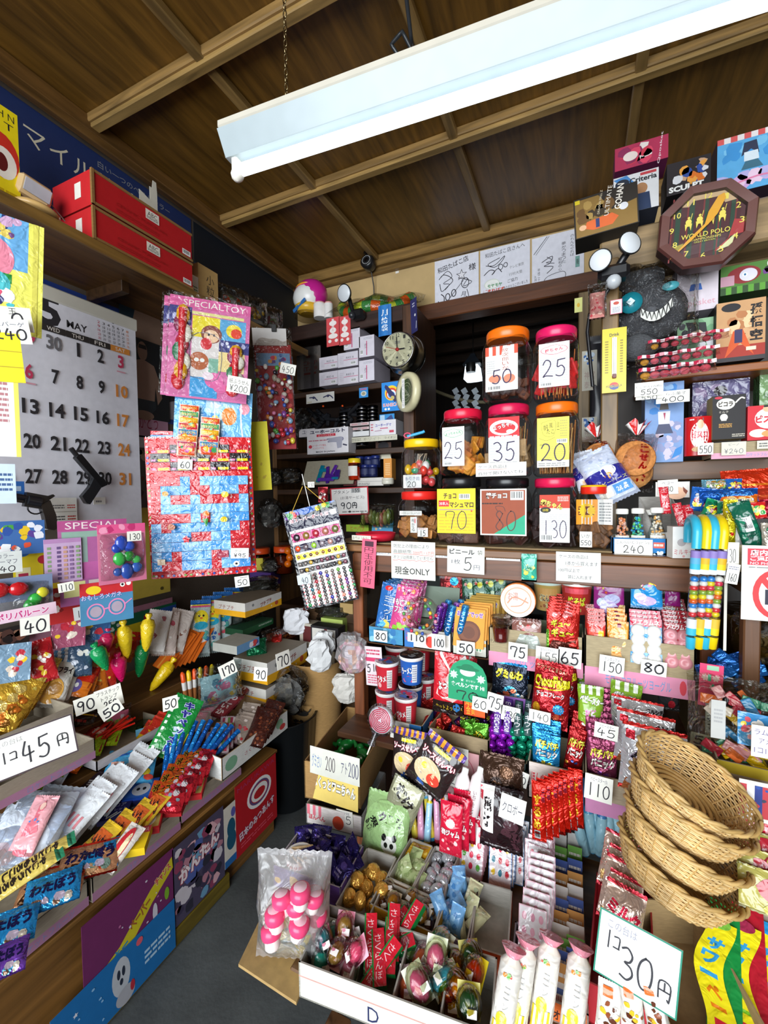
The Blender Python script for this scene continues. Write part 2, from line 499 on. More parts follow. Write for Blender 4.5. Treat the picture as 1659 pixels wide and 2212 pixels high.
def bag(W,H,T,col,els=(),m='g',seed=0,zig=True,crimp=None,wr=.0016,hold=.06,b=None,clear=False,back=None):
  b=b or B(m);pr=bagS(W,H,T,seed,wr,hold);nx,nz=10,14
  def pt(u,v,sgn):
    x=(u-.5)*W;z=v*H
    if zig and v in(0,1):
      z+=(H*.008)*(1 if int(u*nx*2+.5)%2 else-1)
    squeeze=1-.05*math.sin(PI*v)*(T/W*2)
    return Vector((x*squeeze,sgn*pr(x,z),z))
  cols=col
  if crimp:
    cols=lambda u,v:crimp if(v<hold or v>1-hold)else col
  vv=[0,hold*.5,hold]+[hold+(1-2*hold)*i/10 for i in range(1,10)]+[1-hold,1-hold*.5,1]
  for sgn in(-1,1):
    NX=20
    vs=[pt(i/NX,v,sgn)for v in vv for i in range(NX+1)]
    fs=[];cs=[]
    for j in range(len(vv)-1):
      for i in range(NX):
        fs.append((j*(NX+1)+i,j*(NX+1)+i+1,(j+1)*(NX+1)+i+1,(j+1)*(NX+1)+i))
        c=(back or col)if sgn>0 else col
        if crimp and(vv[j+1]<=hold+1e-6 or vv[j]>=1-hold-1e-6):c=crimp if i%2 else(crimp if not isinstance(crimp,tuple)else crimp[1])
        if isinstance(c,tuple):c=c[0]
        cs.append(c)
    b.add(vs,fs,cs,m,True)
  def S(x,z,h):return Vector((x,-pr(x,z)-.0006-h,z))
  art(b,els,W,H,S,m,W/9)
  return b
def carton(W,H,T,col,els=(),m='p',side=None,top=None,sels=None,tels=None,bev=.0006):
  """closed box, front at -y"""
  b=B(m)
  b.box((0,0,H/2),(W,T,H),{'-y':col,'*':side or col,'+z':top or side or col},m)
  art(b,els,W,H,lambda x,z,h:Vector((x,-T/2-h,z)),m)
  if sels:
    art(b,sels,T,H,lambda x,z,h:Vector((W/2+h,x,z)),m)
    art(b,sels,T,H,lambda x,z,h:Vector((-W/2-h,-x,z)),m)
  if tels:art(b,tels,W,T,lambda x,z,h:Vector((x,z-T/2,H+h)),m)
  return b
def tray(W,D_,H,out='b9aa90',inn='c9c0ae',els=None,sels=None,t=.003,Hb=None,m='cb',strip=None,bottom=None):
  """open carton, front at -y, base at z = 0"""
  b=B(m);Hb=Hb or H
  b.box((0,0,t/2),(W,D_,t),bottom or inn,m)
  b.box((0,-D_/2+t/2,H/2),(W,t,H),{'-y':out,'*':inn},m)
  b.box((0,D_/2-t/2,Hb/2),(W,t,Hb),{'+y':out,'*':inn},m)
  for s_ in(-1,1):
    ys=[(-D_/2,0),(D_/2,0),(D_/2,Hb),(-D_/2,H)]
    vs=[(s_*W/2,y,z)for y,z in ys]+[(s_*(W/2-t),y,z)for y,z in ys]
    b.add(vs,[(0,1,2,3)],out,m);b.add(vs,[(4,5,6,7),(3,2,6,7),(0,4,7,3),(1,2,6,5)],inn,m)
  if strip:els=[('r',0,0,1,.38,strip)]+list(els or[])
  if els:art(b,els,W,H,lambda x,z,h:Vector((x,-D_/2-h,z)),'p')
  if sels:art(b,sels,D_,H,lambda x,z,h:Vector((W/2+h,x,z)),'p')
  return b
def card(label,p,W,H,els,yaw=0,tilt=0,roll=0,col='f3f1e6',name='price_card',cat='price card',group=None,T=.0008,m='p',**k):
  return put(tag(obj(name,sheet(W,H,col,els,T,m,**k)),label,cat,group),p,yaw,tilt,roll)
# ================================================================ the room
def slab(name,c,d,col,m,bev=.0):
  return struct(name,B(m).box(c,d,col,m,bev))
WXL,WYB,CZ=-1.67,2.36,2.63
slab('floor',(-.03,1.2,-.03),(3.4,5.8,.06),'4a4e4e','co')
# ceiling panels, beams along x and thinner battens along y, all one coffered ceiling
b=B('wy')
b.box((-.03,.3,CZ+.02),(3.34,4.2,.04),'6a4a1a','wy')
for y in(-.2,.43,1.055,1.68):
  b.box((-.03,y,CZ-.014),(3.3,.055,.03),'86683c','wx',.004);b.box((-.03,y,CZ-.034),(3.3,.034,.016),'967846','wx',.003)
for x in(-1.075,-.445,.17,.79,1.4):
  b.box((x,.4,CZ-.018),(.034,3.9,.03),'84683c','wy',.004)
struct('ceiling',b)
b=B('wy')
b.box((WXL+.03,.4,CZ-.03),(.06,3.9,.06),'6a4a24','wy',.006);b.box((WXL+.045,.4,CZ-.07),(.03,3.9,.03),'5e4220','wy',.004)
struct('trim_1',b)
b=B('wx')
b.box((-.03,WYB-.03,CZ-.03),(3.3,.06,.06),'8a6a3a','wx',.006);b.box((-.03,WYB-.02,CZ-.075),(3.3,.03,.03),'7c5e32','wx',.004)
struct('trim_2',b)
slab('wall_left',(WXL-.02,.4,CZ/2),(.04,4.0,CZ),'5f5348','pl')
slab('wall_right',(1.64,.4,CZ/2),(.04,4.0,CZ),'6e6252','pl')
b=B('pl')
b.box((-.03,WYB+.03,(2.285+CZ)/2),(3.3,.06,CZ-2.285),'c9ab78','pl')
b.box(((-.80+WXL)/2,WYB+.03,1.1425),(-.80-WXL,.06,2.285),'b79a6c','pl')
b.box(((-.004+1.64)/2,WYB+.03,1.1425),(1.644,.06,2.285),'8c7652','pl')
struct('wall_back',b)
b=B('wx')
b.box((-.4,WYB-.02,2.245),(.96,.10,.085),'5a3219','wx',.005)
b.box((-.81,WYB-.01,1.10),(.045,.09,2.21),'6b4022','wz',.004);b.box((.012,WYB-.01,1.10),(.05,.09,2.21),'8a7350','wz',.004)
struct('trim_3',b)
# the dark room beyond the doorway
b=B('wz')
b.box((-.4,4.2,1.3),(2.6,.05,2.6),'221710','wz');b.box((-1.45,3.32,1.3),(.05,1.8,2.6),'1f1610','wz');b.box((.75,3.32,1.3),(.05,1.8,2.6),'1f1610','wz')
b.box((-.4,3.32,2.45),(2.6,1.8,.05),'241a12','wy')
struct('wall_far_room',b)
b=B('wx')
for i in range(5):b.box((-.4,2.7+i*.3,2.38),(2.2,.05,.07),'33241a','wx',.004)
struct('trim_4',b)
# glowing paper lantern lamp, rope and folded papers of the household altar in the far room
t=put(thing('lantern_lamp','small house-shaped white lantern glowing in the dark room behind the jars','lamp'),PY(1022,800,2.95))
L_=B('l');L_.lathe([(.035,-.075),(.075,-.065),(.062,.02),(.05,.03)],'e8f2ff','l',4,sm=False)
o=obj('shade',L_,t)
nt=D.materials.new('lantern_glow');nt.use_nodes=True
nt.node_tree.nodes['Principled BSDF'].inputs['Emission Color'].default_value=(.8,.92,1,1);nt.node_tree.nodes['Principled BSDF'].inputs['Emission Strength'].default_value=1.6
o.data.materials[0]=nt
L_=B('l');L_.lathe([(.06,.028),(.085,.03),(.03,.09),(.02,.11)],'20242a','l',4,sm=False);obj('roof',L_,t)
L_=B('l');L_.lathe([(.03,-.03),(.034,0),(.03,.03)],'181818','l',12,(0,-.065,0));obj('emblem',L_,t)
L_=B('l');L_.tube([(0,0,.1),(0,0,.62)],.003,'111');obj('cord',L_,t)
rp=[PY(925+12*i,838+14*math.sin(i/14*PI)+2*i,2.8)for i in range(12)]
tag(obj('straw_rope',B('fd').tube(rp,.011,'6a6248','fd',8)),'drooping twisted straw rope across the dark room behind the jars','rope')
for i,px in enumerate((984,1003,1026)):
  b=B('p');z=0
  for k in range(5):
    b.box((.012*(k%2),0,-.02-.038*k),(.035,.002,.036),'aab4bc','p',R=Matrix.Rotation(.5*(1 if k%2 else-1),3,'Y'))
  put(tag(obj('paper_streamer',b),['leftmost','middle','rightmost'][i]+' white zigzag paper streamer hanging from the straw rope','paper streamer','folded paper streamers on the rope'),PY(px,838,2.79))
# dark unit in the back corner: side, top, shelves
UX0,UX1,UY0,UY1=-1.60,-.735,2.0,2.33
t=thing('corner_shelf_unit','dark brown open shelving unit in the back corner left of the doorway','shelf unit')
t.location=(UX0,UY0,0)
def upart(n,c,d,col,m):obj(n,B(m).box((c[0]-UX0,c[1]-UY0,c[2]),d,col,m,.003),t)
UZ=(2.165,1.805,1.475,1.275,.975,.62)
for i,z in enumerate(UZ):
  upart('shelf',((UX0+UX1)/2,(UY0+UY1)/2,z),(UX1-UX0-.01,UY1-UY0-.008,.03),'3b2414','wx')
upart('side_panel',(UX1-.012,(UY0+UY1)/2,1.08),(.03,UY1-UY0,2.15),'40281a','wz')
upart('side_panel',(UX0+.01,(UY0+UY1)/2,1.08),(.03,UY1-UY0,2.15),'6a4a2a','wz')
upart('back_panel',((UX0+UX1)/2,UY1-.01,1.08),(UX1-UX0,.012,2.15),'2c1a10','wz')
upart('face_frame',(-.762,UY0-.008,1.1),(.055,.02,2.13),'4c2e1a','wz')
upart('top_board',((UX0+UX1)/2,UY0-.005,2.135),(UX1-UX0,.02,.075),'33201a','wx')
# left wall shelf
t=thing('wall_shelf','long dark wooden shelf board high on the blue poster wall','shelf')
t.location=(WXL,.3,2.03)
obj('board',B('wy').box((.16,.7,0),(.32,2.0,.022),'5a3c1c','wy',.002),t)
obj('front_lip',B('wy').box((.318,.7,-.006),(.012,2.0,.032),'7c5c2c','wy',.002),t)
for y in(.1,.75,1.4):obj('bracket',B('wy').box((.1,y,-.03),(.2,.03,.04),'3a2614','wy',.002),t)
# left counter: wooden stepped bench under the boxes
CX=-1.03
t=thing('low_counter','long low plywood display counter along the left wall','counter')
t.location=(CX,.8,0)
obj('body',B('wy').box((-.3,-.05,.15),(.58,1.02,.30),'7a5428','wy',.002),t)
obj('top_board',B('wy').box((-.3,-.05,.303),(.61,1.04,.012),'8a6230','wy',.002),t)
obj('upper_step',B('wy').box((-.43,-.05,.385),(.36,1.02,.155),'7a5428','wy',.002),t)
obj('rear_step',B('wy').box((-.49,-.05,.50),(.28,1.02,.10),'6a4824','wy',.002),t)
obj('skirting_board',B('wy').box((.008,-.16,.028),(.012,.74,.05),'6b5a1c','wy',.002),t)
# glass-fronted wooden cabinet frame in the centre
GX0,GX1,GY0,GY1=-.685,.30,1.25,1.72
t=thing('display_cabinet','old brown wooden candy cabinet with open shelves under the jar counter','cabinet')
t.location=(GX0,GY0,0)
def gpart(n,c,d,col,m,lab=None):obj(n,B(m).box((c[0]-GX0,c[1]-GY0,c[2]),d,col,m,.003),t,lab)
gpart('counter_top',((GX0+GX1)/2,(GY0+GY1)/2,1.08),(GX1-GX0+.03,GY1-GY0+.03,.022),'7a5230','wx')
gpart('top_rail',((GX0+GX1)/2,GY0+.016,1.035),(GX1-GX0-.01,.035,.06),'6a3e22','wx')
gpart('post',(GX0+.018,GY0+.018,.53),(.036,.036,1.06),'7a4528','wz')
gpart('post',(GX1-.018,GY0+.018,.53),(.036,.036,1.06),'6a3c22','wz')
gpart('post',(GX0+.018,GY1-.018,.53),(.036,.036,1.06),'5a3420','wz')
gpart('post',(GX1-.018,GY1-.018,.53),(.036,.036,1.06),'5a3420','wz')
gpart('shelf',((GX0+GX1)/2,(GY0+GY1)/2,.775),(GX1-GX0-.006,GY1-GY0-.006,.018),'6a4428','wx')
gpart('shelf',((GX0+GX1)/2,(GY0+GY1)/2-.06,.515),(GX1-GX0-.006,GY1-GY0+.12,.018),'5a3a24','wx')
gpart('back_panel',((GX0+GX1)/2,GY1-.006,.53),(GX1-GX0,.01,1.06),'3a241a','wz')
gpart('side_panel',(GX0+.006,(GY0+GY1)/2,.53),(.008,GY1-GY0-.06,1.04),'4a2c1c','wz')
obj('cardboard_cover',B('cb').box(((-.16),.13,1.094),(.99,.30,.004),'9c8560','cb'),t).location=(.57,.04,0)
obj('glass_pane',B('gl').box((.49,.005,.93),(.90,.004,.16),'eef6f4','gl'),t)
# low table that carries the boxes in front of the cabinet
t=thing('low_table','low wooden table carrying the candy boxes in front of the cabinet','table')
t.location=(-.1,.85,0)
obj('table_top',B('wx').box((.04,.04,.345),(.88,.50,.02),'6a4a2c','wx',.003),t)
for sx in(-.28,.42):
  for sy in(-.24,.24):obj('leg',B('wz').box((sx,sy,.17),(.04,.04,.335),'5a3c24','wz',.003),t)
# right rack: beam, post, shelves
b=B('wx')
b.box((.76,1.56,1.975),(1.42,.12,.115),'8a7250','wx',.006)
struct('trim_5',b)
t=thing('right_shelf_rack','brown wooden shelf rack with post on the right above the jar counter','shelf unit')
t.location=(.05,1.5,0)
obj('post',B('wz').box((.026,-.04,1.512),(.044,.04,.83),'7c6038','wz',.003),t)
obj('shelf',B('wx').box((.62,.14,1.585),(1.0,.30,.022),'8a4f24','wx',.003),t)
obj('shelf',B('wx').box((.60,.14,1.31),(1.05,.30,.055),'5a3a1e','wx',.003),t)
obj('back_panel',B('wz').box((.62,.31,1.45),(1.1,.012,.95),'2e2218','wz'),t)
obj('upper_board',B('wx').box((.62,.2,1.89),(1.1,.2,.02),'6a4a28','wx',.003),t)
t=thing('side_rack','dark wooden rack with plastic candy bins right of the cabinet','shelf unit')
t.location=(.32,1.2,0)
for z in(1.03,.76,.42):obj('shelf',B('wx').box((.32,.18,z),(.62,.46,.02),'54381f','wx',.003),t)
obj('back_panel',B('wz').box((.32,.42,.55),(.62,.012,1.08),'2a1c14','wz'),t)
obj('post',B('wz').box((.015,-.03,.5),(.03,.03,1.0),'6a4428','wz',.003),t)
# fluorescent fixture on chains
t=thing('fluorescent_lamp','long white fluorescent batten lamp hanging on a chain under the ceiling','ceiling lamp')
A0=Vector((-.83,.895,2.165));ang=math.radians(4.5)
t.matrix_world=Matrix.Translation(A0)@Matrix.Rotation(ang,4,'Z')
b=B('l')
for y0,z0,y1,z1 in((-.05,0,-.02,-.048),(.05,0,.02,-.048)):
  b.add([(0,y0,z0),(1.28,y0,z0),(1.28,y1,z1),(0,y1,z1)],[(0,1,2,3)],'a8b4b8','l')
b.box((.64,0,.012),(1.28,.10,.018),'c8c2b4','l',.003);b.box((.64,0,-.048),(1.28,.04,.004),'a8b4b8','l')
for x in(0,1.28):b.add([(x,-.05,0),(x,.05,0),(x,.02,-.05),(x,-.02,-.05)],[(0,1,2,3)],'c0bcb0','l')
obj('housing',b,t)
for x in(.02,1.26):
  b=B('l');b.box((x,0,-.066),(.018,.03,.04),'f2eee2','l',.004);b.ball((x,0,-.084),.017,'f2eee2','l');obj('socket',b,t)
obj('tube',B('k').tube([(.035,0,-.075),(1.245,0,-.075)],.0145,'fff','k',16),t,'glowing fluorescent tube')
def chain(name,a,z1,lab,parent=None):
  b=B('m');n=int((z1-a.z)/.017);R_=.0095
  for i in range(n):
    c=a+Vector((0,0,.017*i));u=(Vector((1,0,0)),Vector((0,1,0)))[i%2]
    b.tube([c+u*math.cos(2*PI*k/8)*.0045+Vector((0,0,math.sin(2*PI*k/8)*R_))for k in range(8)],.0015,'9a8a68','m',5,loop=True)
  return obj(name,b,parent)
P=t.matrix_world.inverted()
o=chain('chain',Vector((.17,0,.02)),CZ-2.165,'',t)
o=chain('chain',Vector((1.1,0,.02)),CZ-2.165,'',t)
c0=PZ(905,100,CZ-.03);pts=[c0+Vector((0,0,.03)),c0,c0+Vector((-.05,-.03,-.04)),c0+Vector((-.07,-.05,-.01)),c0+Vector((-.03,-.06,.0)),c0+Vector((.0,-.03,-.06)),c0+Vector((.02,-.12,-.10)),c0+Vector((.035,-.20,-.06)),c0+Vector((.04,-.3,.02))]
tag(obj('power_cable',B('l').tube([Vector((*q,))for q in(smooth([(p.x,p.y)for p in pts],6)and[pts[int(i/6)].lerp(pts[min(int(i/6)+1,8)],(i%6)/6)for i in range(49)])],.0055,'2c3034','l',8)),'dark looped power cable hanging from the ceiling above the lamp','cable')
# ================================================================ helpers for placing flat things by the corners they show
FW=Vector(RW@np.array([0,0,1]))
def spX(x0,yb,x1,yt,X):
  a=PX(x0,yb,X);c=PX(x1,yt,X)
  return Vector((X,(a.y+c.y)/2,a.z)),c.y-a.y,c.z-a.z
def spY(x0,yb,x1,yt,Y):
  a=PY(x0,yb,Y);c=PY(x1,yt,Y)
  return Vector(((a.x+c.x)/2,Y,a.z)),c.x-a.x,c.z-a.z
def wall(label,x0,yb,x1,yt,X,els=(),col='f3f1e6',name='poster',cat='poster',group=None,m='p',T=.0012,roll=0,**k):
  p,W,H=spX(x0,yb,x1,yt,X)
  return put(tag(obj(name,sheet(W,H,col,els,T,m,**k)),label,cat,group),p,90,0,roll)
def back(label,x0,yb,x1,yt,Y,els=(),col='f3f1e6',name='price_card',cat='price card',group=None,m='p',T=.0012,tilt=0,roll=0,**k):
  p,W,H=spY(x0,yb,x1,yt,Y)
  return put(tag(obj(name,sheet(W,H,col,els,T,m,**k)),label,cat,group),p,0,tilt,roll)
INK='26242c'
def hn(t,x=.5,y=.45,w=.8,h=.6,th=.07,col=INK):return('n',t,x,y,w,h,col,th)
def free(label,px,py,d,W,H,els,yaw,tilt=0,roll=0,col='f3f1e6',name='price_card',cat='price card',group=None,m='p',T=.0012,**k):
  """centre of the sheet seen at px, py at depth d"""
  o=tag(obj(name,sheet(W,H,col,els,T,m,**k)),label,cat,group)
  c=PD(px,py,d)
  return put(o,c-(RR(yaw,tilt,roll)@Vector((0,0,H/2))),yaw,tilt,roll)
# ---------------------------------------------------------------- posters over the shelf
p,W,H=Vector((WXL+.004,1.0,2.05)),1.05,.50
put(tag(obj('poster',sheet(W,H,'1b2c5c',[('t','マイルド&セ',.56,.81,.40,.13,'d8d0b8'),('t','白い一つのベストセラー',.74,.93,.3,.05,'8a8a8a'),('t','レブン',.92,.32,.2,.1,'c8c0a8',-9)],.003,'p')),'large navy blue poster with pale lettering behind the red cartons','poster'),p,90)
put(tag(obj('poster',sheet(.84,.50,'0f1620',[('l',[(0,.62),(1,.3)],.004,'33506a'),('t','OPEN SPIRIT',.3,.45,.2,.05,'a8b0b8',-12),('x',.2,.3,.42,.40,4,'707880')],.003)),'near-black poster high on the wall towards the corner','poster'),Vector((WXL+.004,1.96,2.05)),90)
wall('yellow poster with red and white picture standing on the shelf end',-60,440,37,250,-1.5,[('t','H N',.75,.93,.35,.06,'222'),('t','T',.8,.84,.2,.06,'222'),('e',.62,.56,.38,.2,'d03020'),('e',.66,.5,.28,.14,'f4efe4'),('e',.62,.5,.13,.08,'601010'),('x',.1,.06,.95,.28,5,'c8a800')],'f2dc10')
# cream speaker box with round foot and cord
p=PX(72,415,-1.50)
t=put(thing('wall_speaker','small cream box with grey front lying on the wall shelf beside the yellow poster','speaker'),p,80,0,12)
b=B('l');b.box((0,0,0),(.085,.05,.06),'d8b888','l',.01);obj('case',b,t)
obj('grille',B('p').box((.004,-.027,-.004),(.066,.004,.04),'b4b4bc','p',.001),t)
b=B('l');b.tube([(.04,0,0),(.1,.02,-.02),(.2,.02,-.045),(.3,.02,-.07)],.0018,'8a8478','l');obj('cord',b,t)
b=B('fd');b.lathe([(.001,0),(.055,0),(.06,.008),(.045,.02),(.001,.026)],'d8b070','l',20)
put(tag(obj('wood_disc',b),'pale tan round wooden lid lying on the wall shelf edge','disc'),PX(75,462,-1.42)-Vector((0,0,.0)),0,0,6)
# red cartons
BX=[('t','CERAMIC PORCELAIN',.45,.42,.5,.09,'a81818'),('x',.2,.18,.62,.3,2,'a81818'),('r',.48,.55,.62,.86,'e8e0d4'),('t','ABC',.55,.74,.1,.14,'333'),('x',.49,.58,.61,.66,2,'555'),('r',.88,.12,.98,.30,'ece6dc'),('b',.885,.13,.975,.29)]
for i,(z,dz)in enumerate(((2.046,.1),(2.152,.105))):
  W=.37
  t=put(thing('shoe_carton',('lower' if i==0 else 'upper')+' of the two red cartons stacked on the wall shelf','carton','red cartons'),Vector((-1.46,1.06,z)),90,0,0)
  b=B('p');b.box((0,0,dz/2),(W,.2,dz),{'-y':'b8141c','*':'c41a20','+z':'9a7040'},'p',.0)
  b.box((0,-.1,.004),(W+.004,.006,.008),'8a6434','cb');b.box((0,-.1,dz-.004),(W+.004,.006,.008),'8a6434','cb');b.box((-W/2,-.1,dz/2),(.008,.008,dz),'8a6434','cb')
  obj('carton_body',b,t)
  b=B('p');art(b,BX,W,dz,lambda x,z_,h:Vector((x,-.1015-h,z_)));obj('printed_front',b,t)
  b=B('p');b.box((-W/2-.001,-.03,dz*.55),(.001,.03,dz*.45),'e8e4da','p');obj('handle_label',b,t)
wall('white castle-shaped paper cutout standing on top of the red cartons',295,478,365,410,-1.44,[('r',.1,.3,.5,.36,'b8b0a0')],'d8d4c6','paper_cutout','paper cutout',shape=[(0,0),(1,0),(1,.25),(.8,.35),(.75,.3),(.62,.4),(.62,.75),(.6,.95),(.5,.95),(.47,.8),(.4,.8),(.4,.55),(.1,.62),(.1,.3),(0,.4)])
def cartonX(label,x0,yb,x1,yt,X,dep,col,els=(),side=None,name='carton',cat='carton',group=None,yaw=90,m='p',sels=None):
  p,W,H=spX(x0,yb,x1,yt,X)
  return put(tag(obj(name,carton(W,H,dep,col,els,m,side,sels=sels)),label,cat,group),p-Vector((dep/2,0,0)),yaw)
def cartonY(label,x0,yb,x1,yt,Y,dep,col,els=(),side=None,name='carton',cat='carton',group=None,yaw=0,m='p',top=None,sels=None,tels=None):
  p,W,H=spY(x0,yb,x1,yt,Y)
  return put(tag(obj(name,carton(W,H,dep,col,els,m,side,top,sels,tels)),label,cat,group),p+Vector((0,dep/2,0)),yaw)
cartonX('small white carton on the wall shelf beside the red cartons',398,625,428,600,-1.42,.06,'e4e0d4',[('x',.5,.2,.95,.5,2,'6a8a60')],'d8d0c0')
cartonX('small tan carton with black lettering on the wall shelf',430,655,470,592,-1.42,.08,'c8a468',[('v','小粒',.6,.58,.4,.55,'222'),('e',.6,.2,.15,.1,'d86060')],'d0b070')
for i,(px,py,cs)in enumerate(((500,655,['b04020','607040','888']),(545,672,['c8a030','8a5030','667']),(580,690,['607a40','a8a8a8','884040']))):
  t=put(thing('clear_toy_bag',['first','second','third'][i]+' from the tan carton of the crumpled clear toy bags on the wall shelf','plastic bag','clear bags on the wall shelf'),PX(px,py+25,-1.45),70)
  obj('contents',bag(.13,.09,.05,'5a5650',[('z',.05,.1,.95,.9,14,cs,i,.08,.18)],'p',i,wr=.004),t)
  obj('film',bag(.17,.13,.08,'d4d4d4',(),'x',i+4,wr=.008),t)
# ---------------------------------------------------------------- below the shelf: blue poster, photographs, calendar
put(tag(obj('poster',sheet(1.3,.42,'23408e',[('t','WORLD日',.40,.70,.62,.19,'cfccc0',-5),('p',[(.60,.52),(.74,.46),(.9,.38),(.9,.04),(.6,.08)],'9a98a0'),('p',[(.61,.56),(.86,.44),(.85,.25),(.80,.2),(.74,.22),(.62,.42)],'25202a'),('l',[(.56,.83),(.76,.7),(.96,.56)],.005,'b8b4a0')],.002)),'blue poster with large white letters behind the top of the calendar','poster'),Vector((WXL+.003,.95,1.58)),90)
SK='8a6e5c'
wall('photo poster of a bare-chested wrestler seated against dark teal, beside the calendar top',262,800,362,610,WXL+.01,[('p',[(.35,.95),(.5,1),(.6,.9),(.58,.78),(.45,.72),(.35,.8)],'2a1c18'),('e',.46,.82,.09,.1,SK),('p',[(.4,.74),(.62,.74),(.85,.55),(.9,.25),(.75,.05),(.4,.0),(.25,.1),(.2,.4),(.3,.62)],SK),('p',[(.2,.05),(.5,.16),(.95,.12),(.95,0),(.2,0)],'4a4038')],'15303e')
wall('photo poster of a standing wrestler in a dark loincloth, lower of the two',262,895,362,752,WXL+.013,[('e',.45,.85,.1,.12,SK),('p',[(.38,.93),(.52,.93),(.54,.88),(.37,.88)],'15100e'),('p',[(.25,.7),(.45,.75),(.68,.7),(.8,.5),(.84,.3),(.74,.2),(.7,.42),(.66,.15),(.3,.15),(.28,.4),(.2,.5)],'927462'),('p',[(.28,.24),(.7,.24),(.7,.14),(.55,.04),(.35,.04),(.28,.14)],'202a30'),('e',.45,.04,.2,.06,SK)],'0e1418')
wall('small faded pink paper with red writing right of the calendar',262,945,362,893,WXL+.01,[('t','ありがとう',.42,.6,.7,.45,'8a2040')],'b88aa0')
wall('crowded photograph poster between calendar and red checkered sheet',262,1130,362,948,WXL+.01,[('r',.02,.86,.98,.98,'c8ccd0'),('z',.03,.05,.97,.84,60,['3a2c2a','8a7060','b8a890','404850','6a3a30','988a80'],5,.04,.09)],'5c5450')
XC=-1.56
y31=PX(268,1035,XC).y;y28=PX(127,1035,XC).y;cw=(y31-y28)/3
yr=PX(298,900,XC).y;yl=y31-6.55*cw;W=yr-yl
zb=PX(304,1130,XC).z;zt=PX(290,706,XC).z;H=zt-zb
def cu(px,py):
  q=PX(px,py,XC);return(q.y-yl)/W,(q.z-zb)/H
els=[]
u5,v5=cu(107,672);els+=[('t','5',u5,v5,.115,.13,'28262a',0,None,.035)]
u,v=cu(166,706);els+=[('t','MAY',u,v,.12,.032,'28262a',0,None,.02)]
u,v=cu(243,694);els+=[('t','6',u,v,.02,.026,'28262a')]
for r in range(5):
  for c in range(7):
    els.append(('t',str(r*7+c+2 if c else r*7+2),u-.095+c*.032,v-.028-r*.0185,.016,.012,'c05060' if c in(0,)else('d88040' if c==6 else '444')))
zbar=cu(262,758)[1]
bw=cw/W
for i,dn_ in enumerate(('SUN','MON','TUE','WED','THU','FRI','SAT')):
  uc=(y31-(6-i)*cw-yl)/W
  els+=[('r',uc-bw*.49,zbar-.014,uc+bw*.49,zbar+.014,'d88a38' if i==6 else '2c2826'),('t',dn_,uc,zbar,bw*.5,.017,'e8e0d8')]
dates=[[27,28,29,30,1,2,3],[4,5,6,7,8,9,10],[11,12,13,14,15,16,17],[18,19,20,21,22,23,24],[25,26,27,28,29,30,31]]
for r,py in enumerate((785,848,910,972,1035)):
  vv=cu(268,py)[1]
  for c in range(7):
    n=dates[r][c];uc=(y31-(6-c)*cw-yl)/W
    col='2a282c'
    if c==6:col='d8883c'
    if c==0 or(r,c)in((0,6),(1,1),(1,2),(0,2)):col='c43a5c'
    if r==0 and c<4 and c!=2:col='6a686c'
    els.append(('t',str(n),uc,vv,bw*(.62 if n>9 else(.14 if n==1 else .3)),.062,col,0,None,.03))
  if r in(0,1):els.append(('r',(y31-(0 if r==0 else 4)*cw-yl)/W-.03,vv-.052,(y31-(0 if r==0 else 4)*cw-yl)/W+.03,vv-.046,'d89aa8'))
t=put(thing('wall_calendar','large white May wall calendar with big black dates on the left wall','calendar'),Vector((XC,(yl+yr)/2,zb)),90)
b=sheet(W,H,'dcdbe4',els,.004);obj('date_sheet',b,t)
b=B('l');b.box((0,-.002,H+.006),(W+.012,.012,.045),'c8c4b8','l',.004);obj('top_binder',b,t)
# things pinned to the calendar
def gun(name,label,p,yaw,roll,kind):
  t=put(thing(name,label,'toy gun'),p,yaw,0,roll)
  def P2(pts,th,nm,col='18191c',y0=0.):
    b=B('l');b.prism(pts,th,lambda x,z,k:Vector((x,y0-th/2+k,z)),col,'l');obj(nm,b,t)
  if kind=='pistol':
    P2([(-.09,.008),(.035,.012),(.04,.034),(.02,.037),(.01,.032),(-.09,.03),(-.094,.02)],.02,'slide')
    P2([(-.005,.012),(.034,.012),(.055,-.055),(.045,-.062),(.018,-.058),(.01,-.02)],.018,'grip','202226')
    b=B('l');b.tube([(.004+.014*math.cos(a/8*PI*1.1+3),0,-.0+.012*math.sin(a/8*PI*1.1+3))for a in range(9)],.0022,'18191c','l');obj('trigger_guard',b,t)
    b=B('l');b.tube([(-.12,0,.019),(-.09,0,.019)],.008,'1c1d20','l',12);obj('barrel',b,t)
  else:
    b=B('l');b.tube([(-.11,0,.026),(0,0,.026)],.008,'15161a','l',12);b.box((-.06,0,.014),(.1,.008,.01),'15161a','l',.002);obj('barrel',b,t)
    P2([(-.01,0),(.045,0),(.055,.02),(.045,.042),(-.01,.042)],.014,'frame')
    b=B('l');b.tube([(-.004,0,.02),(.03,0,.02)],.016,'202226','l',12);obj('cylinder',b,t)
    P2([(.03,.012),(.052,.03),(.075,-.01),(.088,-.05),(.078,-.058),(.058,-.055),(.045,-.02)],.02,'grip','26221f')
    b=B('l');b.tube([(.022+.02*math.cos(a/8*PI),0,-.0-.017*math.sin(a/8*PI))for a in range(9)],.0022,'15161a','l');obj('trigger_guard',b,t)
    P2([(.05,.028),(.066,.046),(.06,.05),(.044,.04)],.008,'hammer')
  return t
gun('toy_pistol','black toy pistol with long barrel hanging over the date 29 of the calendar',PX(196,1040,XC+.05),90,52,'pistol')
gun('toy_revolver','black toy revolver hanging at the lower left corner of the calendar',PX(58,1095,XC+.09),90,12,'revolver')
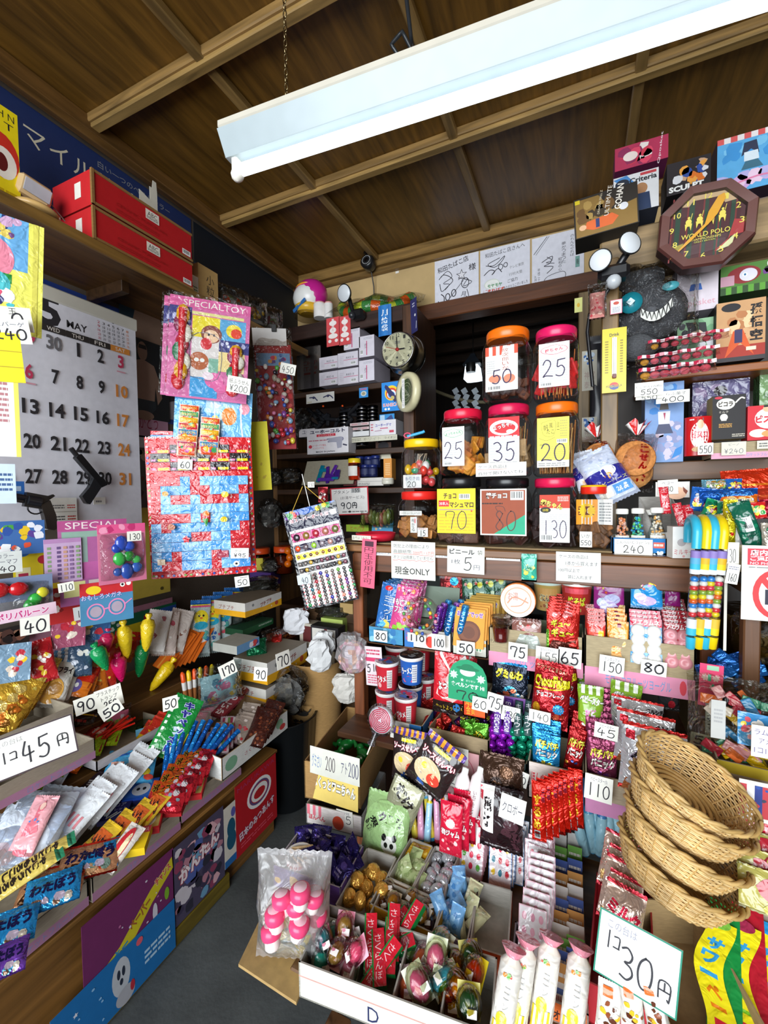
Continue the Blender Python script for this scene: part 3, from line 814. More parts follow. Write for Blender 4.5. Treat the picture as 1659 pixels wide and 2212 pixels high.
wall('blue header card with a purple picture above the toy revolver',2,1075,52,1040,XC+.08,[('z',.1,.1,.7,.8,10,['5a4a90','8a80b0','304080'],3,.1,.2),('r',.6,.4,.85,.7,'a8c0d8')],'2a6ab8','header_card','header card')
wall('white paper slips with red prices clipped low on the calendar, larger stack',100,1140,165,1075,XC+.012,[('x',.2,.62,.6,.78,2,'666'),('x',.68,.62,.95,.78,2,'c04040'),('r',.12,.5,.98,.53,'b8b4aa'),('x',.2,.12,.6,.4,3,'555'),('x',.68,.12,.95,.4,3,'c04040')],'e4e2da','price_slip','price slip')
wall('tiny white slip clipped under the toy pistol',202,1090,227,1074,XC+.012,[('x',.2,.2,.7,.7,1,'888')],'e8e6de','price_slip','price slip')
# left edge: blister toy, price cards, yellow card, note
free('yellow and blue carded toy with a pink doll in a clear blister',8,590,1.02,.145,.27,[('r',0,.55,.8,1,'6aa8d8'),('z',0,.8,.75,1,16,['8a4030','30407a','d8c060','c8a0c0','704a80'],2,.05,.1),('e',.35,.62,.28,.18,'e88aa0'),('r',.1,.42,.6,.5,'2a8a40'),('e',.35,.40,.24,.12,'50b8c0'),('z',.05,.05,.7,.4,22,['50b8c0','d85070','3a3a70','f4f4f4','e07030','5a3a80'],4,.05,.12),('r',.86,.0,.93,1,'d8d060')],62,0,3,'e8e46a','carded_toy','toy',m='g',T=.004)
free('white price card with a drawn circle over the carded toy',34,690,1.0,.06,.055,[('n','0',.55,.5,.42,.5,INK,.06),('t','玉',.45,.82,.24,.24,INK)],62,0,-8,'eceadd')
free('white price card reading 240 below the carded toy',14,715,.98,.085,.055,[('t','ポスバーゲ',.5,.78,.8,.2,'667'),hn('240',.55,.38,.75,.42,.04)],62,0,-8,'e8e8e2')
free('yellow folded paper strip at the left edge above the white note',12,772,.98,.06,.11,[('r',0,.62,1,.64,'c0a820'),('r',0,.3,1,.32,'c0a820')],62,0,-4,'ece020','paper_strip','paper strip')
free('white ruled note with yellow edge at the left border of the scene',5,895,.98,.06,.19,[('r',.86,0,1,1,'ece060'),('x',.1,.4,.7,.9,8,'b87a80')],62,0,0,'ecebe6','note_sheet','note')
free('blue and white wrapped toy pack at the left edge above the revolver',3,1045,.98,.05,.09,[('x',.2,.3,.9,.8,4,'3a5a8a')],62,0,0,'c8d8e8','toy_pack','toy')
# ================================================================ hanging cards and sheets, left of the corner unit
RED,WHT,YEL,BLU,GRN,PNK,ORG,PUR,BLK,TEA='d81e2c','f4f2ea','f6d81c','1e6ad0','1f9a48','f08ab0','f08020','6a3a9a','1c1a20','20a8a0'
def toon(cx,cy,r,c1,c2='f0c8a0'):
  return[('e',cx,cy,r,r*.7,c1),('e',cx,cy-r*.15,r*.72,r*.5,c2),('e',cx-r*.25,cy-r*.05,r*.1,r*.09,BLK),('e',cx+r*.25,cy-r*.05,r*.1,r*.09,BLK)]
for i,(dx,dd)in enumerate(((-14,.035),(0,0))):
  t=thing('balloon_toy_card',['rear','front'][i]+' of the two pink cards of folded paper balloons hanging in clear film','carded toy','pink toy cards')
  W,H=.255,.335
  c=PD(452+dx,757,1.47+dd);yaw,roll=40,4
  put(t,c-(RR(yaw,0,roll)@Vector((0,0,H/2))),yaw,0,roll)
  els=[('r',0,.9,1,1,'d85a98'),('t','SPECIALTOY',.55,.945,.78,.06,'f4e8e0'),('r',.26,.84,.92,.87,'e8e090'),('r',.28,.62,.62,.83,'f2de20'),('r',.62,.62,.95,.83,'58a8d8'),('r',0,.72,.27,.9,'282a78'),('z',.02,.74,.26,.9,8,['b8b8e0','e8e8f8','5050a0'],3,.03,.06),('r',.62,.5,1,.62,'282a78'),('z',.63,.51,.99,.61,8,['b8b8e0','e8e8f8','5050a0'],4,.02,.04),
     ('r',.28,.02,.62,.22,'30a0e0'),('r',.28,.22,.62,.62,'e4dcd8'),('r',.5,.25,.62,.42,'80b8a0'),('r',.62,.3,.95,.5,'f0d890')]+toon(.52,.66,.13,'8a4030')+[('e',.46,.56,.07,.06,RED),('e',.8,.72,.1,.07,'f4dc30'),('e',.83,.70,.07,.05,'e84020'),('e',.38,.38,.12,.09,'b86030'),('e',.35,.39,.03,.02,WHT),('e',.42,.39,.03,.02,WHT),('e',.58,.2,.12,.08,'e868a8'),('e',.5,.24,.07,.04,'f4e0e8'),('e',.66,.13,.09,.05,'e868a8'),('l',[(.28,.22),(.28,.62),(.62,.62),(.62,.22),(.28,.22)],.008,'707080')]
  obj('backing_card',sheet(W,H,'d86ca4',els,.002),t)
  for j,(x,z0,z1,w_)in enumerate(((.17,.12,.86,.09),(.84,.10,.54,.075))):
    b=B('g');n=10
    for k in range(8):
      cc=[RED,'e8a818','f0ead8','2a7a50','c81838','f0ead8','8a2050','e8a818'][k]
      b.ball(((x-.5)*W+(k%3-1)*.008,-.006-.004*(k%2),(z0+(z1-z0)*(k+.5)/8)*H),.022,cc,'g',10,1,.35,1.5 if j==0 else 1.1)
    b.tube([((x-.5)*W,-.012,z0*H),((x-.5)*W,-.014,z1*H)],[.008,.014],RED,'g')
    obj('paper_balloons',b,t)
  obj('clear_film',B('x').grid(lambda u,v:Vector(((u-.5)*W,-.03-.004*math.sin(u*30)*math.sin(v*17),v*H)),14,14,'f4f4f4','x'),t)
free('white card with handwritten balloon price 200 hanging on the pink toy card',516,832,1.40,.072,.052,[('t','紙ふうせん',.5,.7,.85,.3,INK),('n','¥200',.5,.28,.8,.38,INK,.025)],40,0,8)
# blue balloon card with small packets
W,H=.25,.22
t=thing('balloon_packet_card','light blue hanging card holding small packets of orange and red balloons','carded toy')
c=PD(460,935,1.5);put(t,c-(RR(40,0,4)@Vector((0,0,H/2))),40,0,4)
obj('backing_card',sheet(W,H+.04,'6ab4e8',[('z',.0,.1,1,.9,12,['9ad0f0','c0e0f8','58a0e0'],2,.08,.16),('e',.7,.66,.1,.12,'e88838'),('e',.52,.6,.05,.06,'f0d860'),('e',.9,.78,.07,.08,'f0a0b0'),('p',[(.6,.0),(.7,.18),(.85,.22),(.98,.1),(1,0)],'38a878'),('r',0,0,1,.04,'2878c8'),('l',[(.5,.96),(.52,.5)],.02,'e8eef4'),('l',[(.85,.96),(.86,.62),(.9,.35)],.02,'e8eef4')],.002,'g'),t)
k=0
for cx in(.2,.47):
  for r in range(7 if cx<.3 else 5):
    b=bag(.062,.05,.012,'e8c8b0',[('r',.1,.1,.9,.8,'d84a20'),('r',.05,.62,.95,.95,['e84a28','50a878','f0b020','d03048','3888c0','e88030','c04070'][r]),('z',.1,.1,.9,.7,8,['f07020','e82828','f8c020','38a060','b84090'],r+9,.08,.2),('t','BALLOON',.5,.8,.7,.18,'f8e860')],'g',r,hold=.08)
    o=obj('packet',b,t);o.matrix_local=Matrix.Translation(((cx-.5)*W,-.012-.004*r,(.66 if cx<.3 else .5)*H-r*.021))@RR(0,-6,0);k+=1
free('small white price card with 60 on the blue balloon card',400,1003,1.44,.045,.034,[hn('60',.5,.45,.7,.6,.05)],40,0,4)
# red and blue checkered prize sheet
W,H=.34,.475
els=[('r',0,0,1,1,'d8242c')]
rn=random.Random(4)
for i in range(26):els+=[('e',.022,.02+i*.038,.012,.009,rn.choice(['f0e8e0','80a838','e8c0c8','3a5ab8'])),('e',.978,.02+i*.038,.012,.009,rn.choice(['f0e8e0','80a838','e8c0c8','3a5ab8']))]
for i in range(18):els.append(('e',.05+i*.054,.018,.012,.009,rn.choice(['f0e8e0','80a838','e8c0c8','3a5ab8'])))
for r in range(3):
  for c in range(5):
    cc=['c81c2c','241a20'][(r+c)%2];x=.05+c*.185;y=.885-r*.062
    els+=[('r',x,y,x+.182,y+.06,cc),('z',x,y,x+.18,y+.058,10,['e8d8d8'],r*7+c,.004,.005),('r',x+.07,y+.004,x+.17,y+.022,'f0d820'),('r',x+.01,y+.006,x+.05,y+.02,'e080b0')]
pal=['4a9ae0','78b8ec','cc2430']
for r in range(10):
  for c in range(10):
    cc=pal[2]if rn.random()<.3 else pal[rn.random()<.6];x=.045+c*.091;y=.655-r*.0655
    els+=[('r',x,y,x+.09,y+.064,cc),('z',x+.01,y+.01,x+.08,y+.055,3,['f0e8f0'],r*11+c,.005,.007)]
rest=[('e',.2,.6,.03,.018,'f09018'),('e',.74,.585,.035,.022,'f4d030'),('e',.56,.455,.03,.02,'f08020'),('p',[(.52,.42),(.56,.36),(.58,.42)],'30902c'),('e',.72,.41,.035,.02,'e8c820'),('e',.24,.37,.035,.022,'c88060'),('s',.37,.28,.04,.6,5,'e02838'),('r',.1,.11,.17,.15,'e8d0b0'),('e',.82,.09,.03,.02,'f4f4f4'),('e',.82,.09,.012,.008,BLK),('t','100円+税込',.2,.985,.3,.02,'fff'),('r',.64,.14,.75,.19,'a83048'),('r',.85,.14,.95,.19,'802838')]
o=free('red bordered prize sheet checkered blue and red, hanging in shiny film',437,1095,1.49,W,H,els+rest,38,0,-1,'d8242c','prize_sheet','toy sheet',m='g',bend=.012)
free('blue header card with an orange bear at the top of the checkered sheet',350,955,1.47,.07,.075,[('r',0,.82,1,1,'d02030'),('t','100円+6',.5,.9,.6,.1,'fff'),('e',.45,.45,.26,.22,'e89a38'),('e',.28,.62,.09,.08,'e89a38'),('e',.62,.62,.09,.08,'e89a38'),('e',.45,.38,.1,.08,'f8ecd8'),('e',.37,.48,.03,.03,BLK),('e',.53,.48,.03,.03,BLK),('r',.25,.1,.65,.22,'f4f4f4'),('z',.75,.3,.98,.8,6,['e888a8'],1,.06,.1)],38,0,0,'4a94d0','header_card','header card',m='g')
free('white price card with faint 95 on the checkered sheet',518,1195,1.42,.056,.034,[('t','クジ',.4,.72,.4,.25,'555'),('n','¥95',.5,.3,.7,.35,'445',.035)],38,0,2)
free('white price card with 50 hanging below the checkered sheet',523,1256,1.42,.045,.036,[('x',.4,.8,.9,.92,1,'666'),hn('50',.5,.42,.75,.5,.05)],38,0,-5)
free('yellow paper strip hanging behind the checkered sheet',562,985,1.65,.07,.26,[('z',.2,.1,.9,.5,4,['c8b020'],1,.05,.1)],30,0,-3,'e4d818','paper_strip','paper strip')
# long clear bag of small toys
W,H=.16,.50
t=thing('prize_toy_bag','long clear hanging bag full of small mixed toys with red polka-dot card','carded toy')
c=PD(594,840,1.80);put(t,c-(RR(36,0,-2)@Vector((0,0,H/2))),36,0,-2)
obj('backing_card',sheet(W*.92,H*.86,'a82028',[('z',.02,.93,.98,.99,18,['f0d8d8'],2,.01,.02),('r',.04,.8,.96,.92,'7aa8d8'),('z',.1,.8,.9,.92,12,['5a3a8a','e8a040','3060b0','d84060'],6,.04,.09),('r',.6,.75,.95,.8,'e8b8c8'),('z',.8,.02,.99,.72,26,['d82838','e86060','f0e8e0','2850a0'],5,.04,.08)],.002),t)
b=B('sg');rn=random.Random(12)
for i in range(90):
  cc=rn.choice(['d83040','e8d040','58a848','3858b0','e888b0','f4f0e8','8a4aa0','e88830','c8c0b0','201c28','88b0d0'])
  b.ball((rn.uniform(-.44,.40)*W,-.012-rn.random()*.012,rn.uniform(.03,.70)*H),rn.uniform(.006,.012),cc,'sg',8,1,.6,rn.uniform(.7,1.3))
tag(obj('small_toys',b,t),kind='stuff')
obj('clear_film',bag(W,H,.05,'ece8e4',(),'x',3,wr=.006),t)
obj('header_card',B('p').box((-.01,-.006,H*.92),(W*.85,.002,H*.14),'c4c0bc','p'),t)
o=obj('clip',B('l').box((.01,-.01,H*.99),(.02,.01,.03),'2a2a2a','l',.002),t)
free('white price card with 450 on the clear bag of small toys',622,797,1.72,.06,.042,[hn('450',.5,.42,.8,.6,.035)],36,0,10)
# super ball lottery sheet
W,H=.185,.325
t=thing('ball_lottery_sheet','tilted black and white lottery sheet with rows of bouncy balls hanging from yellow string','toy sheet')
c=PD(692,1200,1.40);R4=RR(14,0,-13)
t.matrix_world=Matrix.Translation(c-R4@Vector((0,0,H/2)))@R4
els=[('r',.05,.02,.98,.80,'e8e4e0'),('p',[(.05,.99),(.4,.93),(.98,.99),(.98,1),(.05,1)],'2858a8'),('z',.02,.9,.3,1,8,['3a9048','e89030','6a3a90','d83838'],1,.04,.08),('z',.6,.94,.95,1,6,['f0c820','3a9048'],2,.03,.06),('r',0,.8,1,.92,'1c1c34'),('t','新スーパーボール当て',.5,.895,.8,.04,'c83040',0,'f4e8e8'),('r',.86,.87,.97,.92,'f0f0f0'),('r',.06,.68,.97,.775,'3a1a28'),('r',.06,.575,.97,.655,'241838'),('r',.06,.50,.97,.56,'f0dc40'),('r',.06,.43,.97,.48,'201c20'),('r',.06,.365,.97,.415,'201c20')]
for c_ in range(5):els+=[('r',.07+c_*.181,.685,.24+c_*.181,.77,'c83078'),('t',str(c_+1),.15+c_*.181,.788,.012+.006,.012,BLK)]
for r in range(9):
  for c_ in range(9):els.append(('s',.065+c_*.1125,.325-r*.037,.022,.3,4,'d84050'))
obj('backing_card',sheet(W,H,'15151c',els,.003,'g'),t)
rn=random.Random(8);b=B('sg')
def bl(u,v,r,cc):b.ball(((u-.5)*W,-.003,v*H),r,cc,'sg',10,1,.45)
dk=['5a5450','6a605c','4a4648','746a66','383438']
for c_ in range(5):bl(.155+c_*.181,.725,.0125,['30202a','8a6a30','a82838','a86a58','6a6a38'][c_])
for c_ in range(6):bl(.13+c_*.153,.615,.0095,['e8501c','6a5a60','98c83c','8a8088','b88880','4a3a50'][c_])
for c_ in range(8):bl(.11+c_*.115,.53,.0058,rn.choice(['6a3a28','8a5a30','38405a','5a2a20']))
for r in range(2):
  for c_ in range(9):bl(.105+c_*.102,.455-r*.065,.0065,rn.choice(dk+['a8b840','c8a030','7a4050']))
for r in range(9):
  for c_ in range(9):bl(.11+c_*.1085,.33-r*.0365,.0062,rn.choice(dk*4+['c83848','2a2a9a','208a48','206a7a','c8401c','d88a70','58a030','602a80']))
o=tag(obj('bouncy_balls',b,t),kind='stuff')
b=B('fd')
for s_ in(-1,1):b.tube([(s_*W*.34,-.002,H*.97),(s_*.004,0,H*1.21)],.0012,'c8a030','fd',6)
obj('string',b,t)
b=B('l');b.tube([(.004,0,H*1.33),(.004,0,H*1.0)],.0014,'e8e8e8','l',6);obj('hook',b,t)
free('small 40 price slip taped on the ball lottery sheet',657,1252,1.36,.045,.03,[hn('40',.55,.42,.5,.6,.04)],14,0,-8,'c8d0d4')
free('tiny price tag with 130 above the yellow string',672,1047,1.38,.022,.018,[hn('130',.5,.5,.9,.7,.06)],14)
b=B('f');bag(.035,.05,.02,'8a2028',[('z',.1,.1,.9,.9,10,['e8e0d8','b03038','401418'],3,.1,.22)],'f',3,b=b)
put(tag(obj('foil_candy',b),'small red and silver wrapped candy hanging beside the yellow string','candy'),PD(698,1085,1.42),10)
# wall zone below the calendar: hung toys and posters
wall('yellow poster with scattered black dots behind the checkered sheet',232,1310,362,1095,-1.62,[('e',x,y,.045,.028,BLK)for x,y in((.1,.93),(.25,.93),(.22,.86),(.3,.58),(.2,.52),(.1,.46),(.12,.38),(.3,.37),(.3,.33),(.1,.33),(.3,.28),(.08,.27))]+[('e',.18,.72,.05,.03,'b82820'),('e',.85,.06,.03,.02,'5a5020')],'cdb64a')
wall('large pink poster with rows of dark lettering low on the left wall',-40,1480,372,1290,-1.645,[('t','笑顔が揃っています',.66,.84,.36,.07,'4a2838',-4),('t','なら小田急沿線直営店舗',.64,.70,.42,.07,'4a2838',-4),('t','駅の近く',.8,.58,.14,.07,'4a2838',-4),('x',.5,.2,.9,.48,5,'8a5870'),('t','ください',.93,.9,.09,.05,'4a3040')],'b0788c')
wall('dark cartoon poster with yellow and red squares below the hung toys',170,1420,380,1300,-1.635,[('r',.0,.0,.12,1,'1c5aa8'),('r',.12,.0,.42,1,'1a6a48'),('r',.42,.1,.62,.6,'e0c820'),('r',.62,.2,.8,.8,'c02028'),('r',.8,.3,1,.9,'2858b0'),('z',.14,.5,.4,.95,5,['e0e8e0'],3,.015,.025),('z',.65,.4,.8,.8,3,['f4f0e8'],2,.01,.03)],'1a6a48')
wall('blurred photo poster of a reclining wrestler at the left border',-60,1420,62,1345,-1.62,[('z',.3,.05,1,.9,14,['8a5a48','2a2020','a87a60','604038'],9,.08,.2)],'302826')
def toycard(label,px,py,d,W,H,col,els,kids=(),yaw=72,roll=0,film='f0f0f0'):
  t=thing('carded_toy',label,'carded toy')
  c=PD(px,py,d);put(t,c-(RR(yaw,0,roll)@Vector((0,0,H/2))),yaw,0,roll)
  obj('backing_card',sheet(W,H,col,els,.002),t)
  if kids:
    b=B('sg');rn=random.Random(int(px))
    for(u,v,r,cc,sz)in kids:b.ball(((u-.5)*W,-.014,v*H),r,cc,'sg',10,1,.5,sz)
    tag(obj('toy_pieces',b,t),kind='stuff')
    obj('clear_film',bag(W*.95,H*.9,.04,film,(),'x',int(px),wr=.005),t)
  return t
sp=[('r',0,.88,1,1,'b8508a'),('t','SPECIAL',.5,.94,.8,.08,'f0e0e0'),('r',.05,.8,.95,.87,'90b0a0'),('r',0,.5,.4,.8,'90a8a0'),('r',.0,.3,1,.5,'c060a0'),('r',.05,.1,.35,.28,'e0dc90'),('r',.4,.1,.7,.28,'d8c8c0'),('e',.85,.2,.12,.08,'c87840')]
toycard('pink special toy card partly behind the bag of blue and green figures',205,1212,1.26,.17,.24,'b06098',sp,(),70)
toycard('clear bag of blue and green plastic figures on a pink card',265,1195,1.22,.12,.165,'d87898',[('r',0,.85,1,1,'e85890'),('z',0,.85,1,1,6,['f8a0c0','c83070'],2,.04,.1)],[(.45,.68,.018,'2a48a8',1.2),(.6,.62,.016,'3050b8',1),(.35,.6,.014,'2040a0',1),(.4,.42,.018,'38a848',1.1),(.6,.45,.015,'30a040',1),(.75,.38,.012,'48b058',1),(.55,.2,.018,'284898',1.3),(.75,.25,.015,'3058a8',1),(.35,.2,.012,'305098',1)])
free('white price card with 130 on the bag of blue and green figures',290,1158,1.15,.034,.026,[hn('130',.5,.45,.85,.6,.05)],70,0,0)
toycard('lilac card with columns of tiny stickers in clear film',137,1210,1.2,.085,.12,'c8a8cc',[('r',0,.9,1,1,'b888b8')]+[('r',x,.06+.1*k,x+.1,.12+.1*k,c)for x,c in((.08,'88a078'),(.33,'6a5080'),(.5,'c89880'),(.66,'8a6a98'),(.84,'88a078'))for k in range(8)])
free('white price card with 110 below the lilac sticker card',143,1268,1.12,.034,.024,[hn('110',.5,.45,.85,.65,.05)],70,0,-5)
toycard('yellow card with red and blue balloons drawn on it',82,1235,1.2,.105,.15,'e0c81c',[('e',.2,.9,.16,.1,'2a6ab0'),('e',.6,.95,.18,.1,'b83020'),('e',.62,.72,.12,.08,'b82030'),('l',[(.62,.65),(.62,.1)],.012,'30406a'),('r',.05,.35,.35,.6,'e8e0b0'),('r',.1,.4,.3,.5,'b02848'),('z',.6,.3,.95,.6,8,['b06030','f0e060'],3,.05,.1)])
toycard('white card with purple cartoon lettering below the revolver',36,1162,1.15,.12,.09,'3a68a8',[('z',.02,.4,.98,.95,16,['e8c020','5a3a90','48a040','2850a0','e8e8f0'],7,.06,.13),('z',.1,.02,.98,.35,8,['e05030','f0f0f0'],8,.06,.1)])
free('pale card with handwritten letters and 40 at the left border',12,1215,1.1,.065,.055,[('t','カラー',.5,.8,.5,.2,'556'),('t','スーマフ',.5,.52,.7,.2,'556'),hn('40',.55,.2,.5,.25,.03)],70,0,0,'d4d8d4')
toycard('clear bag with a red toy car and green blocks at the left border',30,1290,1.1,.16,.10,'8a8a90',[('r',.0,.4,1,1,'7888a8')],[(.3,.75,.025,'c82028',.8),(.55,.72,.022,'c01820',.8),(.75,.4,.016,'38b048',1),(.7,.22,.018,'30a040',1.2),(.85,.55,.014,'d0c830',1)])
toycard('red carded toy with a yellow dot hanging beside the pink poster',118,1310,1.2,.12,.10,'b82020',[('z',.3,.3,.7,.9,8,['801010','d8c8c0','e05040'],3,.04,.08),('e',.85,.7,.06,.07,'f0d020')])
toycard('toy glasses card with pink round spectacles',232,1300,1.2,.125,.115,'4888b0',[('r',0,.68,1,1,'c82028'),('e',.25,.82,.14,.1,'f0d020'),('e',.8,.88,.05,.06,WHT),('e',.8,.88,.025,.03,BLK),('e',.92,.9,.05,.06,WHT),('t','おもしろメガネ',.4,.66,.75,.12,'f0f0ff',0,'2838a0'),('o',.28,.3,.17,.2,.03,'e888b8'),('e',.28,.3,.11,.13,'b0a0b0'),('o',.68,.36,.17,.2,.03,'e888b8'),('e',.68,.36,.11,.13,'b0a0b0'),('l',[(.42,.34),(.54,.36)],.03,'e888b8'),('l',[(.84,.4),(.97,.5)],.025,'e888b8')],(),66)
t=free('pink balloon banner strip reading in rounded letters at the left border',52,1325,1.08,.13,.03,[('t','ポリバルーン',.48,.5,.8,.62,'c83a80',0,'f8e8f0',.03)],70,0,-3,'e8c8d8','banner_strip','banner')
free('white price card with 40 below the pink banner',76,1350,1.04,.056,.042,[hn('40',.5,.45,.8,.68,.06)],70,0,0)
free('white price card with 130 beside the red carded toy',180,1323,1.18,.044,.036,[hn('130',.5,.45,.7,.5,.04)],70,0,-4,'dcdcd8')
free('pale blue rounded card with light lettering low on the left wall',30,1452,1.25,.14,.035,[('t','Smile days',.55,.5,.4,.4,'88b8d8')],76,0,-3,'2878b0','header_card','header card')
# ================================================================ corner shelf unit: what stands on it
UF=2.0
# generic coin bank with hat on the top board, two small bottles
p,W,H=spY(632,697,700,608,2.1)
t=put(thing('coin_bank','white round-headed coin bank with a magenta and orange hat on the corner unit','coin bank'),p,-14)
b=B('l');b.ball((0,0,H*.62),W*.42,'f4f2ee','l',20,1,.85,.88);obj('head',b,t)
b=B('l');b.ball((0,.02,H*.70),W*.5,'c8248c','l',20,1,.8,.85);b.lathe([(W*.2,H*.93),(W*.36,H*.95),(W*.3,H*1.02),(.001,H*1.06)],'e8a020','l',16,(0,.015,-H*.02));obj('hat',b,t)
b=B('l');b.lathe([(W*.2,H*.13),(W*.3,H*.2),(W*.34,H*.36),(W*.26,H*.42)],'e8b838','l',18);b.box((0,-W*.30,H*.3),(W*.5,.01,.02),'3a78c0','l',.003,Matrix.Rotation(-.4,3,'Y'));obj('shirt',b,t)
b=B('j');b.lathe([(W*.30,0),(W*.36,H*.04),(W*.34,H*.14),(W*.2,H*.2)],'e8e4dc','j',18);obj('clear_base',b,t)
for i,(x0,x1)in enumerate(((680,702),(702,718))):
  p,W,H=spY(x0,690,x1,652,2.08)
  b=B('p');b.lathe([(W/2,0),(W/2,H*.9),(W*.42,H)],['f0ece8','e8a8a0','f0ece8','e4e0dc'],'p',14)
  put(tag(obj('paper_roll',b),['left','right'][i]+' of two small white printed rolls beside the coin bank','paper roll','white rolls on the corner unit'),p)
# green and orange hoop in plastic on top
t=put(thing('plastic_swim_ring','green and orange plastic swim ring in clear film on top of the corner unit','swim ring'),PY(815,668,2.15),10,-30)
b=B('g');N=28
b.tube([(.19*math.cos(2*PI*i/N),.11*math.sin(2*PI*i/N),.02+.012*math.sin(i))for i in range(N)],.03,['3a7a3c','c0501c','3a7a3c','a8b030']*7,'g',10,loop=True);obj('ring',b,t)
obj('film',B('x').grid(lambda u,v:Vector(((u-.5)*.5,(v-.5)*.28,.06+.02*math.sin(u*9)*math.cos(v*7)-.08*abs(u-.5))),16,12,'e8ecec','x'),t)
# motion sensor light on the unit, round head
def lamp_head(t,c,r,n,name='lamp_head'):
  n=Vector(n).normalized();R_=n.to_track_quat('Z','Y').to_matrix()
  b=B('l');b.lathe([(r*.55,-r*.5),(r*.8,-r*.35),(r,0),(r*1.03,r*.1),(r*.97,r*.14)],'1c1e20','l',24,c,R=R_);o=obj(name,b,t)
  b=B('l');b.lathe([(.0001,r*.17),(r*.9,r*.16),(r*.95,r*.1)],'d4d8dc','l',24,c,R=R_);obj('lens',b,o)
t=put(thing('sensor_light','black sensor light with one round white head on the front edge of the corner unit','sensor light'),PY(770,672,1.96))
lamp_head(t,(-.05,-.03,.085),.042,(-.2,-1,-.25))
b=B('l');b.tube([(-.04,0,.07),(-.02,0,.0),(.0,0,-.02)],.011,'17181a','l');obj('arm',b,t)
b=B('l');b.box((.01,0,-.02),(.07,.05,.05),'17181a','l',.012);b.ball((-.01,-.03,-.03),.018,'2a2c30','l',14);obj('sensor_body',b,t)
# security camera on the wall under the ceiling beam
t=put(thing('security_camera','small black round security camera below the ceiling with a cable down the wall','camera'),PY(797,570,2.27))
b=B('l');b.lathe([(.03,.085),(.032,.06),(.02,.05)],'141414','l',18);b.tube([(0,0,.05),(0,-.005,.02)],.01,'141414');obj('mount',b,t)
R_=Matrix.Rotation(math.radians(80),3,'X')
b=B('l');b.lathe([(.03,-.03),(.038,-.01),(.04,.03),(.032,.036),(.001,.036)],'1a1a1c','l',22,R=R_);obj('camera_head',b,t)
b=B('l')
for i in range(18):b.ball(R_@Vector((.024*math.cos(i*PI/9),.024*math.sin(i*PI/9),.037)),.0028,'b8b8b8','l',6)
b.lathe([(.012,.037),(.001,.039)],'050507','sg',14,R=R_);obj('lens_ring',b,t)
b=B('l');b.tube([(0,.03,-.03),(0,.06,-.1),(-.005,.075,-.22),(-.008,.08,-.30)],.0035,'141414','l');obj('cable',b,t)
# three signed boards
SG='2a2630'
def scr(seed,n,x0,y0,x1,y1,w_=.012):
  rn=random.Random(seed);o=[]
  for i in range(n):
    a=rn.uniform(x0,x1),rn.uniform(y0,y1);pts=[a]
    for k in range(rn.choice((3,4,5,6))):
      a=(min(x1,max(x0,a[0]+rn.uniform(-.16,.2))),min(y1,max(y0,a[1]+rn.uniform(-.18,.18))));pts.append(a)
    o.append(('l',pts,w_,SG))
  return o
bd='white signed autograph board on the wall over the doorway, '
back(bd+'leftmost of three',940,668,1034,543,WYB-.006,[('t','和田たばこ店',.42,.85,.72,.12,SG,12,None,.01),('t','様',.86,.72,.16,.14,SG,0,None,.01),('l',[(.1,.6),(.2,.68),(.34,.62),(.42,.52),(.3,.42),(.16,.34),(.12,.5)],.016,SG),('l',[(.12,.62),(.3,.74),(.4,.6),(.2,.5),(.34,.46),(.24,.36)],.014,SG),('s',.62,.6,.13,.42,5,SG),('s',.62,.6,.10,.42,5,'e8e6ec'),('o',.7,.42,.09,.11,.016,SG),('l',[(.55,.55),(.85,.42),(.66,.36),(.76,.5)],.014,SG),('l',[(.08,.14),(.18,.02),(.22,.2),(.15,.28)],.02,SG),('o',.3,.2,.06,.08,.02,SG),('o',.44,.26,.06,.08,.02,SG),('l',[(.3,.12),(.66,.48)],.012,SG),('t','月',.66,.2,.1,.1,SG,-10),('l',[(.74,.28),(.78,.12),(.72,.14)],.014,SG),('t','2016. 2.8',.7,.05,.36,.05,SG)],'e4e4ee','autograph_board','autograph board',T=.004)
back(bd+'middle one dated 2016',1038,652,1145,517,WYB-.007,[('t','和田たばこ店さんへ',.5,.9,.8,.09,SG,4),('l',[(.12,.68),(.3,.66),(.5,.8),(.44,.7),(.3,.62),(.16,.7),(.4,.78)],.014,SG),('l',[(.08,.5),(.2,.58),(.3,.54),(.24,.48),(.36,.58),(.44,.5)],.016,SG),('o',.42,.6,.05,.06,.014,SG),('o',.52,.62,.045,.05,.014,SG),('t','テレビ東京',.74,.56,.28,.06,'777',5),('t','行村大里',.72,.42,.26,.06,'777',5),('e',.24,.3,.16,.1,'d8e0d4'),('e',.24,.3,.145,.085,'f4f4f0'),('t','モヤモヤ',.3,.27,.3,.07,'308a48',0,None,.03),('t','ごまれぱず',.28,.17,.44,.08,'d04828',0,None,.04),('t','ご協力',.66,.30,.2,.07,SG,6),('t','ありがとうございました',.72,.2,.48,.06,SG,6),('t','2016. 2.18',.66,.08,.4,.07,SG,6)],'e4e4ee','autograph_board','autograph board',T=.004)
